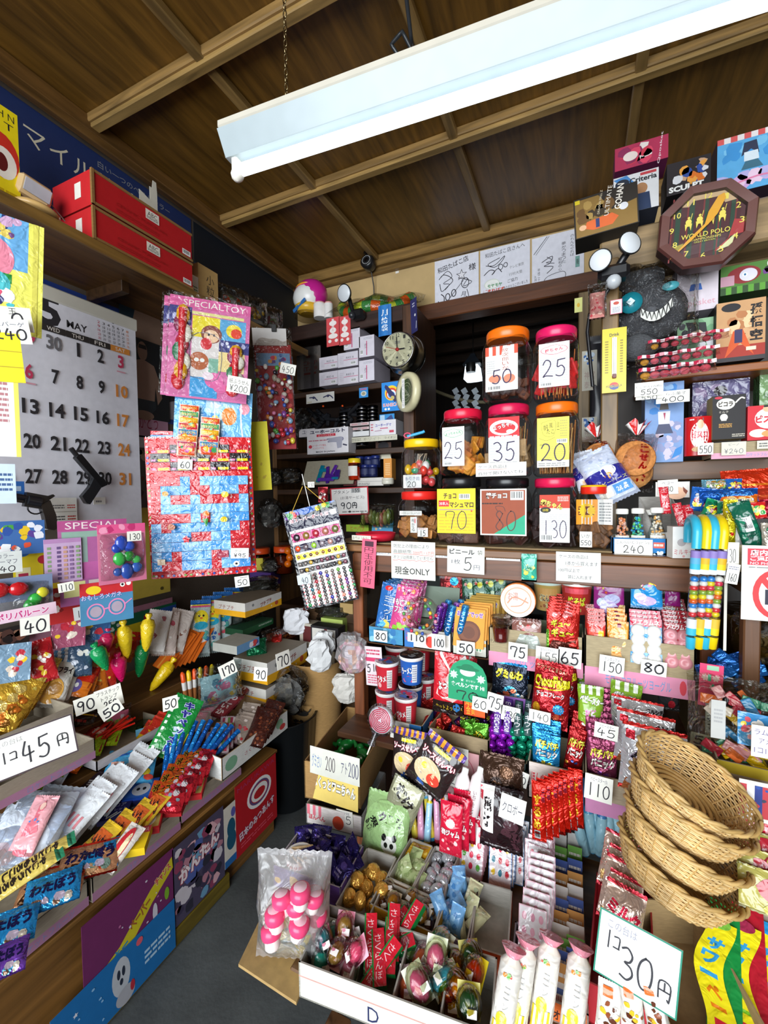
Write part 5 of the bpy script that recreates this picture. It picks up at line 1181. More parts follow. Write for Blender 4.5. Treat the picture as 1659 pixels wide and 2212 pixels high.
b=B('l');b.tube([(0,0,0),(.05,.01,.012),(.055,.012,.015)],.005,'30a0d8','l');b.tube([(.012*math.cos(a),0,.004+.008*math.sin(a))for a in(0,.8,1.6,2.4,3.2,4,4.8,5.6)],.0025,'d85070','l',6,loop=True)
put(tag(obj('small_scissors',b),'small blue handled scissors lying on the yellow jar lid','scissors'),PY(880,943,1.34))
t=big_jar('round clear jar with red lid and flat brown candies, price 15',850,936,1170,1060,'e02820',None,None,('discs','b87838','c88848',.5,.035),lidh=.15,sq=2.6,Y=1.28)
for nm,w_,h_,x,z,els in(('label_strip',.075,.014,-.01,.085,[('t','5本から ふくろに入れます',.5,.5,.9,.6,'333')]),('label_sheet',.022,.05,.0,.03,[('v','棒かる',.45,.5,.5,.85,'222'),('r',.6,.6,.85,.9,'e08080')]),('price_label',.034,.028,.03,.018,[('x',.1,.82,.9,.95,1,'c05050'),hn('15',.5,.4,.6,.6,.06)])):
  o=obj(nm,sheet(w_,h_,'f0ede2',els,.0008),t);o.location=(x,-.062,z)
t=big_jar('round clear jar with red and yellow lid marked 550',1250,1318,1190,1046,['d83018','e02818','f0b818','e02818'],None,None,('discs','8a5a30','6a4424',.42,.04),lidh=.12,sq=2,Y=1.29)
o=obj('label_sheet',sheet(.088,.068,'e8e4dc',[('r',0,.0,.6,1,'f09820'),('s',.3,.55,.26,.8,16,'f0c020'),('r',.06,.38,.5,.72,'6a2018'),('t','珍味あし',.28,.55,.38,.2,'f4ece0',0,None,.03),('x',.64,.1,.97,.9,7,'999')],.0008,bend=-.012),t);o.location=(.0,-.036,.072)
o=obj('price_label',sheet(.03,.042,'ecebe4',[('t','いか',.5,.72,.7,.26,'333'),hn('550',.5,.28,.9,.3,.05)],.0008),t);o.location=(-.02,-.048,.012)
back('white handwritten note in front of the middle jars',1028,1030,1137,997,1.262,[('t','ケース商品は',.34,.72,.58,.24,'445'),('l',[(.04,.54),(.62,.52)],.008,'d06060'),('t','自分で開けないでね',.5,.26,.88,.26,'445',2)],'ecebe0')
tp=put(thing('coin_tray','round red plastic tray with white lettered label at the counter edge','tray'),PY(812,1166,1.31))
b=B('l');b.lathe([(.0001,.003),(.058,.003),(.062,0),(.068,.024),(.065,.024),(.06,.004)],'d02038','l',30);obj('dish',b,tp)
o=obj('label_strip',sheet(.075,.016,'e8e4d0',[('t','お代はコチラに',.5,.5,.9,.7,'444')],.0008),tp);o.matrix_local=Matrix.Translation((-.02,-.068,.004))@RR(-8)
# signs on the cabinet rail
back('long pink paper strip lettered downwards on the cabinet post',778,1268,807,1165,1.235,[('v','1円玉使用不可',.5,.52,.62,.9,'4a1830')],'f0607e','notice_strip','notice',roll=4)
back('white notice in black and red ending in ONLY on the cabinet rail',846,1248,940,1172,1.235,[('t','防犯上の理由により',.46,.88,.8,.1,'445'),('t','高額紙幣',.26,.73,.42,.1,'445'),('t','5000円・1万円',.74,.71,.46,.09,'c83848'),('l',[(.05,.66),(.3,.67),(.96,.64)],.008,'c83848'),('t','オツリは用意していません',.5,.58,.9,.1,'445'),('l',[(.03,.5)]+[(.03+.94*k/12,.5+.012*(-1)**k)for k in range(1,13)],.008,'c83848'),('t','現金ONLY',.48,.22,.8,.22,'333',0,None,.01)],'e8e8dc','notice_card','notice')
back('white sign for 5 yen plastic bags on the cabinet rail',966,1236,1046,1182,1.235,[('t','ビニール',.4,.8,.68,.2,'26242c',0,None,.03),('v','袋',.88,.8,.14,.2,'333'),('t','1枚',.24,.42,.24,.18,'556'),('n','5',.56,.36,.28,.48,INK,.025),('t','円',.8,.24,.16,.18,'667')],'e8e8dc','notice_card','notice',roll=1)
back('white four-line handwritten notice at the right end of the cabinet rail',1201,1254,1298,1195,1.235,[('t','ケースの商品は',.4,.85,.66,.13,'445'),('t','1本から買えます',.58,.62,.72,.14,'445'),('l',[(.24,.52),(.6,.53)],.008,'d08070'),('t','100円以上で',.3,.38,.48,.12,'445'),('t','袋に入れます',.54,.16,.54,.13,'445')],'e8e8de','notice_card','notice')
for i,(x0,x1,s_)in enumerate(((808,850,'当店のアタリ'),(936,968,'り付きは'),(1050,1124,'です(後日交換無効)'))):
  back(['left','middle','right'][i]+' piece of the white printed slip along the cabinet rail',x0,1199+5*i,x1,1188+5*i,1.242,[('t',s_,.5,.5,.9,.7,'5a6a80')],'dcdcdc','paper_slip','paper slip')
b=bag(.04,.075,.012,'38a890',[('z',.1,.1,.9,.9,12,['e0e060','60c8a8','208868'],3,.08,.2),('t','チップ',.5,.45,.8,.15,'f0e868',20)],'g',5)
p,W,H=spY(1126,1255,1160,1192,1.22);put(tag(obj('teal_candy_bag',b),'small teal wrapped candy hanging from the cabinet rail','candy'),p)
# sensor light with two white heads on the right post, small bag, thermometer, stickers
t=put(thing('twin_sensor_light','black sensor light with two round white heads on the right post','sensor light'),PY(1325,592,1.40))
lamp_head(t,(-.034,-.04,.026),.029,(-.25,-1,-.1));lamp_head(t,(.036,-.03,.06),.031,(.55,-1,.05))
b=B('l');b.box((0,0,0),(.08,.05,.04),'15161a','l',.01);b.ball((-.0,-.01,-.025),.02,'b8bcc0','l',14);b.tube([(0,0,.0),(-.03,-.01,.02)],.01,'15161a');b.tube([(0,0,.0),(.035,-.01,.05)],.01,'15161a');obj('sensor_body',b,t)
b=B('l');b.tube([(0,.01,-.02),(-.03,.02,-.06),(-.06,.03,-.09),(-.065,.03,-.14),(-.05,.03,-.3)],.005,'15161a','l');obj('cable',b,t)
crumple('toy_bag','small clear bag with a pink figure hanging below the twin sensor light',PY(1290,690,1.38),.05,.10,.035,2,'e8e8e8',inner=['c88078','d8a898','b8303c'],wr=.004)
t=put(thing('wall_thermometer','yellow advertising thermometer with cola logo on the right post','thermometer'),PY(1326,848,1.425),3)
p,W,H=spY(1301,848,1355,702,1.42)
lg=[('e',.5,.1,.2,.06,'c8342c'),('p',[(.3,.1),(.45,.12),(.6,.09),(.7,.11),(.68,.06),(.5,.04),(.34,.06)],'2a4a90'),('t','PEPSI-COLA',.5,.1,.66,.035,'2a2a30',3,'d8c030'),('t','Drink',.5,.9,.4,.05,'333',3,None,.02),('x',.12,.3,.26,.82,13,'8a7a20'),('x',.74,.3,.86,.82,13,'8a7a20')]
obj('backplate',sheet(W,H,'d8c428',lg,.004,'m' if 0 else 'l'),t)
b=B('l');b.box((0,-.005,H*.55),(.012,.002,H*.6),'e8e4d0','l');b.tube([(0,-.008,H*.28),(0,-.008,H*.85)],.0022,'e8e8e8','l',8);b.box((0,-.006,H*.25),(.01,.006,.012),'6a1a18','l',.001);obj('glass_tube',b,t)
back('white sticker with a red diamond on the right post',1318,680,1344,645,1.428,[('f',.05,'e8708a'),('e',.5,.75,.25,.12,'c05040'),('x',.2,.1,.85,.5,5,'889')],'e8ecf0','sticker','sticker')
for i,(yb,yt)in enumerate(((845,755),(955,900))):
  back(['upper','lower'][i]+' blue and white festival paper on the doorpost behind the jars',1257,yb,1290,yt,1.6,[('z',.1,.6,.9,.98,10,['2a60a8','c8d8e8'],4+i,.1,.2),('t','神宮',.5,.38,.7,.2,'a89088'),('t','泰祭',.5,.14,.7,.18,'a89088')],'c4c0b0','festival_paper','paper')
back('small pale yellow tag on the lintel corner by the twin sensor light',1241,676,1258,642,1.6,[('e',.5,.5,.2,.15,'c8a020')],'c8c878','hanging_tag','tag')
crumple('rolled_poster','bundle of dark rolled posters standing in the door corner behind the thermometer',PY(1290,1000,1.62),.05,.42,.04,6,'26262c',m='l',cat='poster roll',wr=.003)
# sacks and snacks on the counter right of the jars
def senbei(label,px0,px1,pyb,pyt,Y,roll,seed):
  p,W,H=spY(px0,pyb,px1,pyt,Y)
  t=put(thing('cracker_bag',label,'snack bag'),p+Vector((0,.05,0)),0,8,roll)
  b=B('fd')
  for i in range(3):b.lathe([(.001,.0),(W*.44,.002),(W*.47,.006),(W*.44,.012),(.001,.013)],['d08848','d89858','c88040'][i],'fd',22,(0,.016*i-.02,H*.44),R=Rx@Matrix.Rotation(.1*i,3,'X'))
  b.lathe([(.001,.0),(W*.42,.002),(W*.44,.006),(.001,.012)],'d09050','fd',20,(.0,-.012,H*.26),R=Rx);obj('crackers',b,t)
  b=bag(W,H*.82,.075,'f4ece8',[('v','たこせんべい',.68,.48,.2,.8,'d82c20',0,None,.05),('z',.05,.03,.4,.9,9,['d84838','e8e4e0'],seed,.02,.05)],'x',seed,wr=.003)
  obj('film',b,t)
  b=B('g');cols=lambda u,v:['d82828','f0ece8'][int(u*10)%2]
  b.grid(lambda u,v:Vector(((.004+.02*v)*math.cos(2*PI*u)*(1+.5*math.sin(u*25)),(.004+.014*v)*math.sin(2*PI*u),H*.80+.035*v*(1+.3*math.sin(u*31)))),20,3,cols,'g');obj('tied_top',b,t)
senbei('clear bag of round crackers with red lettering and striped tie, left and smaller',1262,1338,1048,905,1.40,-4,3)
senbei('large clear bag of round crackers with red lettering and striped tie, right one',1318,1418,1062,895,1.37,6,7)
p,W,H=spY(1296,1088,1392,968,1.33)
put(tag(obj('cheese_snack_bag',bag(.105,.16,.05,'c8d0e4',[('z',.05,.6,.95,.95,14,['a8b4d0','d8dcec'],1,.03,.06),('r',0,.28,1,.58,'2a2a8a'),('e',.55,.52,.2,.1,'e8ecf4'),('e',.5,.44,.1,.06,'e89830'),('t','ベビーチーズ',.5,.33,.8,.06,'f0e878'),('r',.08,.1,.4,.26,'e8e0d0'),('r',.45,.1,.9,.26,'5a98d8'),('t','28袋',.66,.18,.3,.1,'f0f4f8',0,None,.03)],'g',4)),'white and navy snack bag leaning against the cracker bags','snack bag'),p+Vector((0,.0,.01)),4,18,-28)
p,W,H=spY(1258,1060,1300,985,1.37)
put(tag(obj('cheese_snack_bag',bag(.07,.12,.04,'d4d8e4',[('r',0,.3,1,.6,'2a2a8a'),('e',.5,.45,.2,.12,'e8ecf4'),('r',.2,.08,.8,.26,'e0b890')],'g',9)),'second white and navy snack bag squeezed behind the jar marked 550','snack bag'),p,10,14,-14)
# confeito bottles in their carton
for i,(px,cols)in enumerate(((1343,['f08850','f4a878','f0b8a8']),(1377,['20b0a0','58c850','80d8a0','2898d0']),(1404,['f0ece0','e8a060','f0d8b0']),(1418,['f0b060','f0e0c8','f4ece0']))):
  p=PY(px,1190,1.30 if i!=2 else 1.36)
  t=put(thing('confeito_bottle',['small glass bottle of orange and pink sugar stars','small glass bottle of green and blue sugar stars','half hidden small bottle of pale sugar stars','small glass bottle of cream sugar stars'][i]+' with white cap','bottle','sugar star bottles in a blue carton'),p+Vector((0,0,0)))
  b=B('j');b.lathe([(.018,0),(.020,.004),(.020,.045),(.0125,.068),(.011,.092),(.013,.1)],'f0f4f4','j',18);obj('glass',b,t)
  b=B('l');b.lathe([(.0145,.098),(.015,.1),(.015,.11),(.012,.112)],'f4f2ea','l',18);obj('cap',b,t)
  b=B('sg');rn=random.Random(i)
  for k in range(90):
    z=rn.uniform(.004,.088);rr=.016 if z<.045 else .016-(z-.045)*.26
    a=rn.random()*6.3;q=rn.random()**.4*max(rr,.004);b.ball((q*math.cos(a),q*math.sin(a),z),.0036,rn.choice(cols),'sg',6)
  tag(obj('sugar_stars',b,t),kind='stuff')
  b=B('p');S_=lambda x,z,h:Vector(((.0206+h)*math.sin(x/.0206),-(.0206+h)*math.cos(x/.0206),z))
  b.grid(lambda u,v:S_((u-.5)*.036,.002+.04*v,0),8,1,'ece4d8','p');art(b,[('t','金米',.58,.6,.5,.4,'8a5a38'),('l',[(.15,.1),(.2,.5),(.5,.9),(.8,.5),(.85,.1)],.02,'b08868'),('x',.1,.2,.3,.8,4,'889')],.036,.04,lambda x,z,h:S_(x,.002+z,h+.0002),'p',.006);obj('label_sheet',b,t)
p,W,H=spY(1322,1201,1441,1164,1.27)
t=put(tag(obj('confeito_carton',tray(W,.1,H,'2a78b8','c8c4b8',[('z',.7,.0,1,.35,8,['e8f0f8'],2,.02,.04),('r',.76,.5,.96,.8,'d85848'),('x',.77,.55,.95,.78,1,'f0d8c8')])),'blue and white low carton holding the sugar star bottles','carton'),p+Vector((0,.05,0)))
back('white handwritten card with 240 on the sugar star carton',1327,1197,1410,1166,1.262,[('t','こんぺいとう(ビン)',.48,.78,.86,.24,'445'),('n','240',.5,.36,.56,.46,INK,.022)])
# ================================================================ right shelves: boxed figures, plush, snacks
OC=Vector((.30,1.435,1.955))
t=put(thing('octagonal_clock','octagonal brown wall clock with tartan face and gold polo riders','clock'),OC,-2,0,4)
R8=.116
def octr(r):return[(r*math.cos(PI/8+k*PI/4),r*math.sin(PI/8+k*PI/4))for k in range(8)]
b=B('l');o8=octr(R8);i8=octr(R8*.78);m8=octr(R8*.96)
ring=lambda A,ya,Bq,yb,c,m='l':b.add([(x,ya,z)for x,z in A]+[(x,yb,z)for x,z in Bq],[(k,(k+1)%8,(k+1)%8+8,k+8)for k in range(8)],c,m)
ring(o8,.03,o8,-.008,'3c1f1c');ring(o8,-.008,m8,-.016,'5a3430');ring(m8,-.016,i8,-.014,'64403a');ring(i8,-.014,octr(R8*.76),-.002,'3a2420')
obj('case',b,t)
b=B('p');b.add([(x,-.003,z)for x,z in octr(R8*.78)],[tuple(range(8))],'4a2024','p')
els=[]
for k in range(5):els+=[('r',.2+k*.13,.14,.25+k*.13,.86,'24402e'),('r',.16+k*.15,.14,.175+k*.15,.86,'7a2a2a')]
els+=[('p',[(.3,.86),(.7,.86),(.82,.74),(.66,.72),(.6,.8),(.36,.8),(.32,.74),(.2,.76)],'c8a880'),('p',[(.14,.3),(.3,.34),(.26,.24),(.16,.24)],'a89838'),('p',[(.6,.2),(.74,.34),(.86,.36),(.86,.5),(.76,.52),(.7,.22)],'b03838'),('p',[(.62,.2),(.78,.36),(.76,.24)],'e0e0a8')]
G_='f0dc60'
els+=[('t',str(k),.5+.33*math.sin(k*PI/6),.5+.33*math.cos(k*PI/6),.045 if k<10 else .07,.065,G_,0,None,.005)for k in range(1,13)]
for k in range(4):
  x=.33+.105*k;z=.52+.012*k
  els+=[('e',x,z+.05,.03,.032,G_),('e',x,z+.095,.013,.014,G_),('p',[(x-.035,z+.03),(x+.035,z+.03),(x+.028,z-.05),(x+.012,z),(x-.01,z),(x-.025,z-.05)],G_),('l',[(x+.02,z+.08),(x+.03,z+.14)],.006,G_)]
els+=[('t','WORLD POLO',.5,.41,.46,.055,G_,2,None,.01),('t','CHAMPIONSHIPS',.5,.36,.3,.026,G_,2),('t','GREAT BRITAIN',.5,.33,.2,.018,'d0d050',2)]
art(b,els,2*R8,2*R8,lambda x,z,h:Vector((x,-.0035-h,z-R8)));obj('clock_face',b,t)
b=B('l');a=.42;b.prism([(-.004,0),(-.011,.03),(-.009,.07),(0,.08),(.009,.07),(.011,.03),(.004,0)],.0015,lambda x,z,k:Vector((x*math.cos(a)+z*math.sin(a),-.009-k,-x*math.sin(a)+z*math.cos(a))),'e8a838','l');obj('hour_hand',b,t)
b=B('l');a=.42+PI+.35;b.prism([(-.003,-.02),(-.004,.05),(0,.11),(.004,.05),(.003,-.02)],.0015,lambda x,z,k:Vector((x*math.cos(a)+z*math.sin(a),-.011-k,-x*math.sin(a)+z*math.cos(a))),'e8a838','l');obj('minute_hand',b,t)
obj('glass',B('gl').add([(x,-.0135,z)for x,z in octr(R8*.775)],[tuple(range(8))],'f4f4f4','gl'),t)
def fbox(label,px0,pyb,px1,pyt,Y,dep,col,els,side,yaw=0,tilt=0,roll=0,cat='toy box',**k):
  p,W,H=spY(px0,pyb,px1,pyt,Y)
  o=tag(obj('toy_box',carton(W,H,dep,col,els,'g' if k.get('g')else 'p',side)),label,cat)
  return put(o,p+Vector((0,dep/2,0)),yaw,tilt,roll)
hero=lambda c1,c2:[('p',[(.3,.1),(.7,.1),(.66,.4),(.78,.6),(.6,.72),(.4,.72),(.22,.6),(.34,.4)],c1),('e',.5,.8,.1,.08,'e0b088'),('r',.36,.42,.64,.48,c2)]
fbox('pink and blue toy box with white capped stripes high on the right',1548,425,1700,262,1.55,.12,'58a8dc',[('k',0,.9,1,1,10,['d85858','e8e0e0']),('z',0,.0,1,.34,20,['d0a8d8','e8c8e0','b8b0e0'],5,.08,.16),('z',0,.5,1,.88,10,['78c0e8','3a90d0'],8,.08,.14),('e',.5,.76,.08,.06,'e8c8a8'),('p',[(.4,.83),(.58,.84),(.62,.6),(.5,.7),(.36,.6)],'28304a'),('p',[(.4,.66),(.6,.66),(.62,.5),(.4,.5)],'d8e4ec'),('p',[(.42,.5),(.6,.5),(.68,.36),(.36,.36)],'3a6a80'),('l',[(.15,.12),(.6,.2),(.95,.17)],.03,'e080a8')],'403040')
fbox('dark toy box with orange splashes and cut-off letters above the octagonal clock',1440,425,1536,330,1.50,.1,'20181c',[('z',.05,.2,.95,.98,22,['d87020','e8a040','2a4a98','d8d8dc','181014','c8a080'],3,.07,.15),('t','SCULPT',.45,.16,.8,.18,'ecebe8',0,'201818',.05)],'141216')
fbox('small red and purple toy box with sideways white lettering at the top of the heap',1328,372,1444,288,1.52,.09,'b02850',[('z',.02,.02,.75,.98,16,['c83048','8a2050','e8dcd8','d84060'],6,.08,.16),('e',.3,.5,.14,.2,'e8d8d0'),('t','Qposket',.86,.5,.16*4,.11,'f4e4ec',84)],'7a2858')
fbox('white and blue toy box with black lettering leaning in the heap',1325,470,1424,358,1.49,.08,'dcdcde',[('p',[(.0,.95),(.3,1),(.6,.6),(.4,.55)],'4a88c8'),('e',.2,.8,.16,.12,'202838'),('t','Criteria',.66,.82,.6,.14,'22242c',0,None,.03),('e',.62,.56,.14,.15,'b08058'),('p',[(.45,.0),(.5,.44),(.8,.44),(.84,0)],'2a3a5a'),('r',.6,.9,.95,.97,'c04048')],'303440',tilt=4)
fbox('black and gold toy box with sideways white lettering at the heap front',1243,515,1382,392,1.44,.09,'241c14',[('p',[(.02,.02),(.98,.02),(.98,.6),(.6,.5),(.4,.95),(.02,.95)],'8a6a30'),('z',.04,.05,.7,.9,10,['6a4a20','a88848','3a2c18'],4,.07,.13),('p',[(.16,.2),(.2,.36),(.6,.42),(.7,.3),(.6,.14),(.3,.12)],'d8642c'),('r',.34,.16,.4,.38,'2a3868'),('e',.13,.24,.06,.07,'e0b088'),('e',.78,.5,.07,.09,'dcdce0'),('t','ULTIMATE',.55,.74,.5,.1,'e8e0d4',80),('t','GOHAN',.72,.76,.42,.15,'f0e8dc',80,None,.02),('t','DRAGON BALL Z',.42,.76,.4,.05,'e0d0b0',80),('r',.02,.86,.1,.96,'d8c020')],'101012',roll=-3)
fbox('white toy box with a pink-haired doll under the clock',1462,678,1553,545,1.55,.08,'d8ccd4',[('e',.42,.8,.2,.12,'d890a8'),('e',.24,.86,.1,.07,'d890a8'),('e',.72,.86,.1,.06,'d890a8'),('e',.46,.76,.13,.09,'f0d8c8'),('e',.42,.75,.02,.02,'70203a'),('e',.52,.76,.02,.02,'70203a'),('p',[(.36,.64),(.56,.64),(.6,.5),(.32,.5)],'e8e8f0'),('p',[(.34,.5),(.58,.5),(.62,.38),(.3,.38)],'3868b8'),('l',[(.45,.38),(.44,.2)],.05,'e8c8b0'),('t','Qposket',.5,.14,.86,.14,'d8a0ac')],'a8a0a8')
fbox('toy box with a dark-haired green and white picture behind the striped bags',1462,790,1552,682,1.55,.07,'88b088',[('z',.02,.3,.98,.98,14,['d8d8dc','6a9a70','22242c','3a3a40'],7,.1,.2),('e',.5,.62,.18,.14,'e8c8b0'),('p',[(.2,.95),(.7,.9),(.75,.6),(.55,.75),(.3,.7)],'1c1c22')],'486048')
fbox('green toy box with a red-haired patchwork doll picture at the right border',1556,640,1680,556,1.56,.08,'4a7a2c',[('k',0,0,1,.25,10,['2a4a20','5a9a30']),('e',.42,.62,.3,.3,'8a2024'),('e',.5,.6,.16,.22,'d8d4e0'),('e',.44,.62,.05,.07,'e8f0f8'),('e',.44,.62,.02,.04,'2a6a9a'),('r',.0,.3,.25,.65,'c090a0'),('z',.75,.5,1,.95,6,['6a3a80','e8e0e8','202020'],2,.04,.08)],'2a4a20')
fbox('orange and beige toy box with black brush lettering on the right shelf',1546,785,1655,640,1.52,.1,'c89868',[('z',.02,.35,.8,.85,18,['d8a878','b87848','e8c898'],3,.07,.14),('r',0,0,1,.26,'a83020'),('p',[(.18,.06),(.35,.5),(.55,.52),(.78,.08),(.5,.3)],'d85820'),('r',.38,.3,.54,.52,'38305a'),('e',.3,.9,.2,.07,'1c181c'),('v','孫悟空',.82,.62,.26,.64,'201818',0,None,.04),('r',.62,.16,.82,.22,'e8d8c0'),('r',0,.0,1,.07,'383438')],'1a1614')
fbox('blue and white school-girl picture box behind the price cards',1392,1000,1478,822,1.47,.08,'7898c8',[('z',.02,.02,.98,.55,24,['a8a8c8','c8c0d8','8890b8'],3,.08,.14),('z',.02,.6,.98,.98,12,['3a80c8','90b8e0'],5,.08,.16),('e',.5,.72,.1,.06,'e8d0b8'),('p',[(.42,.78),(.58,.78),(.62,.66),(.38,.66)],'5a5450'),('p',[(.34,.64),(.66,.64),(.64,.48),(.36,.48)],'dcdce8'),('p',[(.48,.62),(.54,.62),(.52,.52)],'a83050'),('p',[(.36,.48),(.64,.48),(.74,.36),(.28,.36)],'484c68'),('p',[(.7,.04),(.95,.1),(.98,.2),(.8,.16)],'2a80c8')],'606880')
# wrapped clear box right of it
fbox('purple film-wrapped picture box behind the black biscuit box',1495,900,1620,815,1.56,.05,'5a5478',[('z',.05,.1,.95,.9,12,['6a6488','484468','8a7898'],5,.08,.16),('e',.5,.7,.12,.14,'2a2428')],'3a3650',g=1)
fbox('pale green wrapped box at the right border above the red biscuit box',1640,880,1700,795,1.56,.05,'7a9a6a',[('z',.1,.1,.9,.9,6,['98b088','5a7a50'],3,.1,.2)],'4a6a44',g=1)
fbox('black biscuit carton with white oval logo and jug picture',1538,950,1612,850,1.45,.06,'1c181a',[('e',.4,.8,.28,.13,'ece6d8'),('t','ピコラ',.4,.8,.44,.12,'201818',0,None,.04),('e',.18,.95,.12,.03,'c82840'),('e',.35,.5,.12,.08,'e8e4d8'),('r',.27,.42,.43,.5,'e8e4d8'),('t','ミルク',.34,.62,.28,.05,'e0d8c8'),('l',[(.7,.82),(.85,.92),(.95,.9)],.05,'ece6d8'),('x',.2,.26,.6,.36,3,'d8a048'),('x',.6,.04,.98,.12,2,'c8c0b0')],'b8a878',cat='biscuit carton')
t=put(thing('biscuit_tin','red round biscuit tin with white circle logo on the right shelf','tin'),PY(1507,985,1.47))
p,W,H=spY(1476,978,1538,890,1.45)
b=B('l');b.lathe([(W/2,0),(W/2,H*.97),(W/2*1.02,H*.975),(W/2*1.02,H),(W/2*.9,H)],'c8181c','l',28,sy=.7)
Sx=lambda x,z,h:Vector(((W/2+h)*math.sin(x/(W/2)),-(W/2+h)*math.cos(x/(W/2))*.7,z))
art(b,[('e',.5,.52,.36,.34,'f0ece8'),('e',.52,.8,.12,.12,'e8b890'),('p',[(.4,.86),(.64,.88),(.62,.96),(.42,.95)],'18141a'),('t','ビスコ',.5,.54,.62,.2,'d02838',0,'f4f0f0',.06),('e',.5,.16,.3,.07,'e0b070'),('x',.1,.9,.3,.96,1,'f4dcdc')],W*.98,H,Sx,'l',.008);obj('tin_body',b,t)
fbox('red biscuit carton with the same round logo at the right border',1614,952,1720,870,1.44,.05,'d02030',[('e',.45,.62,.3,.3,'f0ece8'),('e',.42,.9,.1,.1,'e8b890'),('p',[(.34,.94),(.5,.95),(.5,1),(.34,1)],'18141a'),('t','ビスコ',.42,.6,.5,.22,'d02838',0,'f4f0f0',.06),('e',.24,.2,.2,.12,'f0e4d4'),('e',.5,.18,.2,.1,'d8a060')],'a01820',cat='biscuit carton')
ledge=back
p,W,H=spY(1536,992,1680,950,1.42);put(tag(obj('shelf_carton',tray(W,.1,H,'a89878','b8ac90',[('r',0,0,1,.36,'e0a0b8'),('t','ロケットフルーツ',.75,.18,.4,.2,'5090c0')])),'long low grey carton with pink strip under the biscuit cartons','carton'),p+Vector((0,.05,0)))
ledge('white card with 550 in front of the red biscuit tin',1507,983,1541,956,1.40,[hn('550',.5,.45,.85,.6,.05)])
ledge('faded white card with 240 on the shelf carton',1558,984,1612,953,1.41,[('t','ビーノ',.5,.8,.4,.18,'777'),('n','¥240',.5,.3,.8,.34,'556',.02)],col='d8d4c4')
ledge('pale price card on the shelf carton at the right border',1635,970,1680,950,1.41,[('x',.1,.2,.9,.8,2,'666')],col='dcd8c8')
ledge('white card with 400 hanging over the striped bags',1417,873,1490,840,1.40,[('t','らふ菓子',.6,.74,.6,.26,'445'),('n','400',.5,.3,.7,.4,INK,.025)])
ledge('white card with 550 hanging over the school-girl box',1371,858,1433,822,1.385,[('t','たこせん(15枚)',.48,.66,.9,.2,'556'),('n','550',.5,.3,.62,.36,INK,.025)])
ledge('second white card with 550 peeking out below the first',1373,865,1432,826,1.392,[('n','550',.5,.1,.62,.3,INK,.025)])
# grey toothy plush in clear bag
p=PY(1400,735,1.52)
t=put(thing('grey_plush','large grey plush with teal eyes and toothy grin inside clear plastic','plush toy'),p,-6)
b=B('fz');b.ball((0,.02,.085),.10,'55565a','fz',22,1,.6,.86);b.box((-.02,0,.18),(.12,.05,.06),'48494c','fz',.02);b.ball((-.03,-.01,-.02),.05,'505154','fz',16,1.2,.7,.8);obj('body',b,t)
b=B('l');b.lathe([(.03,0),(.03,.004),(.001,.008)],'1a7a88','l',20,(-.045,-.052,.10),R=Rx);b.box((-.045,-.064,.10),(.016,.002,.016),'c8e4ec','l',0,Matrix.Rotation(.78,3,'Y'));obj('eye',b,t)
b=B('l');b.lathe([(.02,0),(.02,.004),(.001,.006)],'4a9aa4','l',20,(.052,-.05,.125),R=Rx,sy=.6);obj('eye',b,t)
b=B('p');pts=[(-.02+.011*k,.055+.004*(k-3)**2*.5-.01)for k in range(8)]
b.add([(x,-.066,z+.012)for x,z in pts]+[(x,-.068,z-.014)for x,z in pts],[(k,k+1,k+9,k+8)for k in range(7)],'d8d8d0','p')
for k in range(7):b.tube([(pts[k][0],-.069,pts[k][1]+.012),((pts[k][0]+pts[k+1][0])/2,-.071,pts[k][1]-.012),(pts[k+1][0],-.069,pts[k+1][1]+.012)],.0012,'1c1c20','p',5)
obj('grin',b,t)
o=obj('film',bag(.26,.34,.14,'e4e4e4',(),'x',12,wr=.012),t);o.location=(0,.02,-.07)
# three long striped bags of pink meringues
for i,(x0,x1,yb,yt)in enumerate(((1378,1545,820,782),(1376,1552,790,752),(1398,1572,755,717))):
  p,W,H=spY(x0,yb,x1,yt,1.40+.015*i)
  t=put(thing('meringue_bag',['lowest','middle','topmost'][i]+' of three long clear bags of pink sweets with striped header','candy bag','striped bags of pink sweets'),p,0,0,-2)
  b=B('fd')
  for k in range(7):b.ball((-W*.4+W*.13*k,.0,H*.42),H*.42,'d8a838' if k==0 else['d85868','e06c78','cc4c5c'][k%3],'fd',12,1.25,.7)
  tag(obj('sweets',b,t),kind='stuff')
  b=B('g');b.grid(lambda u,v:Vector(((u-.5)*W,-.018-.006*math.sin(u*25),H*(.72+.42*v))),18,2,lambda u,v:['b82848','ecdce0'][int(u*16)%2],'g');obj('header',b,t)
  obj('film',bag(W*1.06,H*1.15,.055,'f4e8e8',(),'x',20+i,wr=.005),t)
